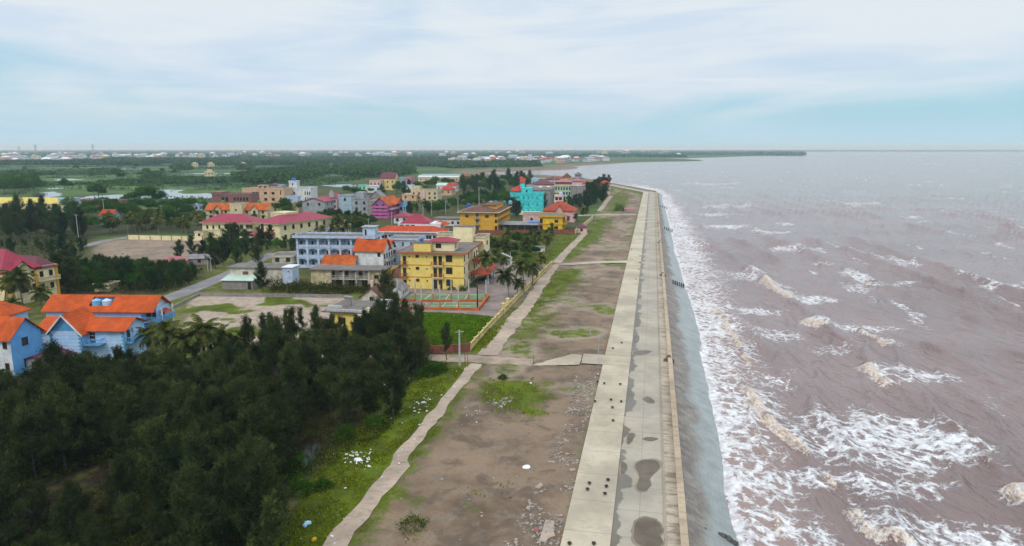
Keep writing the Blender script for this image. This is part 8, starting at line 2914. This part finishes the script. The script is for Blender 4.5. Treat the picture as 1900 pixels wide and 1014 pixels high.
def far_villages():
    walls = [whitep, creamp, pinkp, greyp, salmon, paleb]
    roofs = [red_t, whitep, flatc, greyp, grey_r, creamp]
    protos = []
    rs = np.random.RandomState(5)
    for i in range(14):
        w, d, h = 9 + 5 * rs.rand(), 9 + 4 * rs.rand(), 5 + 5 * rs.rand()
        b = MB().box(-w / 2, w / 2, -d / 2, d / 2, -.5, h, 0)
        kind = i % 3
        if kind == 0:
            b.add([(-w / 2 - .5, -d / 2 - .5, h), (w / 2 + .5, -d / 2 - .5, h), (w / 2 + .5, d / 2 + .5, h), (-w / 2 - .5, d / 2 + .5, h), (-w / 2 - .5, 0, h + 2.8), (w / 2 + .5, 0, h + 2.8)], [(0, 1, 5, 4), (2, 3, 4, 5), (0, 4, 3), (1, 2, 5)], 1)
        elif kind == 1:
            b.add([(-w / 2 - .5, -d / 2 - .5, h), (w / 2 + .5, -d / 2 - .5, h), (w / 2 + .5, d / 2 + .5, h), (-w / 2 - .5, d / 2 + .5, h), (-w / 4, 0, h + 2.6), (w / 4, 0, h + 2.6)], [(0, 1, 5, 4), (2, 3, 4, 5), (0, 4, 3), (1, 2, 5)], 1)
        else:
            b.box(-w / 2 - .3, w / 2 + .3, -d / 2 - .3, d / 2 + .3, h, h + .6, 1).box(-w / 4, w / 4, -d / 4, d / 4, h + .6, h + 3, 0)
        for k in range(3):
            for z in (1.2, h * .5 + .8):
                b.box(-w / 2 + w * (k + .5) / 3 - .7, -w / 2 + w * (k + .5) / 3 + .7, -d / 2 - .06, -d / 2 + .2, z, z + 1.6, 2)
        protos.append((b.mesh('far_house', [walls[int(rs.randint(6))] if i % 2 else whitep, roofs[i % 6], void_m]), ['red', 'white', 'dark flat', 'grey', 'ribbed grey', 'cream'][i % 6]))
    clusters = [  # pixel window, number, size, where
        ((0, 300, 289.3, 297.5), 64, 1.25, 'in the hazy town on the horizon'),
        ((300, 445, 289.0, 293.0), 22, 1.3, 'at the right end of the hazy town'),
        ((0, 40, 302.0, 308.0), 6, 1.3, 'in the hamlet at the left edge of the plain'),
        ((80, 135, 302.5, 307.0), 8, 1.3, 'in the hamlet left of the far pond'),
        ((836, 905, 299.0, 305.0), 17, 1.25, 'at the left of the inlet village'),
        ((905, 975, 298.0, 303.5), 20, 1.3, 'amid the inlet village'),
        ((975, 1050, 297.0, 303.0), 26, 1.35, 'at the right of the inlet village'),
        ((1050, 1135, 297.0, 300.8), 12, 1.2, 'along the far shore behind the sand spit'),
        ((450, 900, 285.5, 294.0), 44, 1.5, 'dotted over the far green plain'),
        ((900, 1300, 284.0, 291.0), 22, 1.6, 'on the far coast below the horizon')]
    for (x0, x1, y0, y1), n, s, where in clusters:
        for k in range(n):
            px, py = x0 + rs.rand() * (x1 - x0), y0 + rs.rand() * (y1 - y0)
            x, y = G(px, py)
            if sdist(np.array([x]), np.array([y]), SEA_POLY)[0] > -15:
                continue
            me, rf = protos[int(rs.randint(len(protos)))]
            o = link('far_house', me, None, (x, y, 0), rs.rand() * .8 - .4)
            q = s * (.75 + .5 * rs.rand()) * (1 + y / 9000)
            o.scale = (q, q, q * .9)
            tag(o, 'tiny house with %s roof %s' % (rf, where), 'house', 'houses with %s roofs %s' % (rf, where))
    for px, py in [(362, 311.5), (392, 311.5), (452, 311.3), (390, 331)]:
        x, y = G(px, py)
        o = link('far_house', protos[5][0], None, (x, y, 0), .2)
        tag(o, 'lonely white house on the green plain beyond the big pond', 'house', 'lonely houses on the plain')
    # a few trees that stand out against the plain
    for k in range(60):
        px, py = rs.rand() * 700, 299 + rs.rand() * 38
        x, y = G(px, py)
        if sdist(np.array([x]), np.array([y]), SEA_POLY)[0] > -20: continue
        s = 1.0 + .8 * rs.rand()
        plant('plain_tree', BRD[k % 4], 'solitary dark tree dotted over the far green plain', 'tree', 'trees dotted over the plain', x, y, s)


court()
poles()
promenade_bits()
far_villages()


def haze():
    m = bpy.data.materials.new('haze')
    m.use_nodes = True
    g = NT(m.node_tree)
    out = g.n('OutputMaterial')
    v = g.n('VolumePrincipled')
    v.inputs['Color'].default_value = (0.64, 0.86, 1.0, 1)
    v.inputs['Absorption Color'].default_value = (1, 1, 1, 1)
    v.inputs['Density'].default_value = 0.00011
    v.inputs['Anisotropy'].default_value = 0.1
    g.l(v.outputs[0], out.inputs['Volume'])
    o = MB().box(-48000, 48000, -3000, 40000, -9.5, 95).obj('haze', m)
    tag(o, 'thin blue sea haze over the whole coast', 'haze', kind='stuff')



def smoke():
    m = bpy.data.materials.new('smoke')
    m.use_nodes = True
    g = NT(m.node_tree)
    out = g.n('OutputMaterial')
    v = g.n('VolumePrincipled')
    v.inputs['Color'].default_value = (0.75, 0.87, 1.0, 1)
    tc = g.n('TexCoord')
    n = g.noise(g.mapping(tc.outputs['Object'], (1.2, 1.2, .7)), 1.3, 4, .6)
    sp = g.n('SeparateXYZ')
    g.l(tc.outputs['Object'], sp.inputs[0])
    d = g.math('MULTIPLY', g.ramp(n, .42, .75), g.ramp(sp.outputs[2], 3.4, .2))
    g.l(g.math('MULTIPLY', d, 1.1), v.inputs['Density'])
    g.l(v.outputs[0], out.inputs['Volume'])
    x, y = G(562, 872)
    o = MB().tube([(0, 0, .15), (.25, 0, .8), (.75, .1, 1.7), (1.2, .3, 2.6), (1.5, .4, 3.4)], [.25, .5, .8, .95, .6], 10).obj('smoke', m, None, (x, y, 0))
    tag(o, 'faint bluish smoke drifting up from the grass by the grove', 'smoke', kind='stuff')


smoke()
haze()
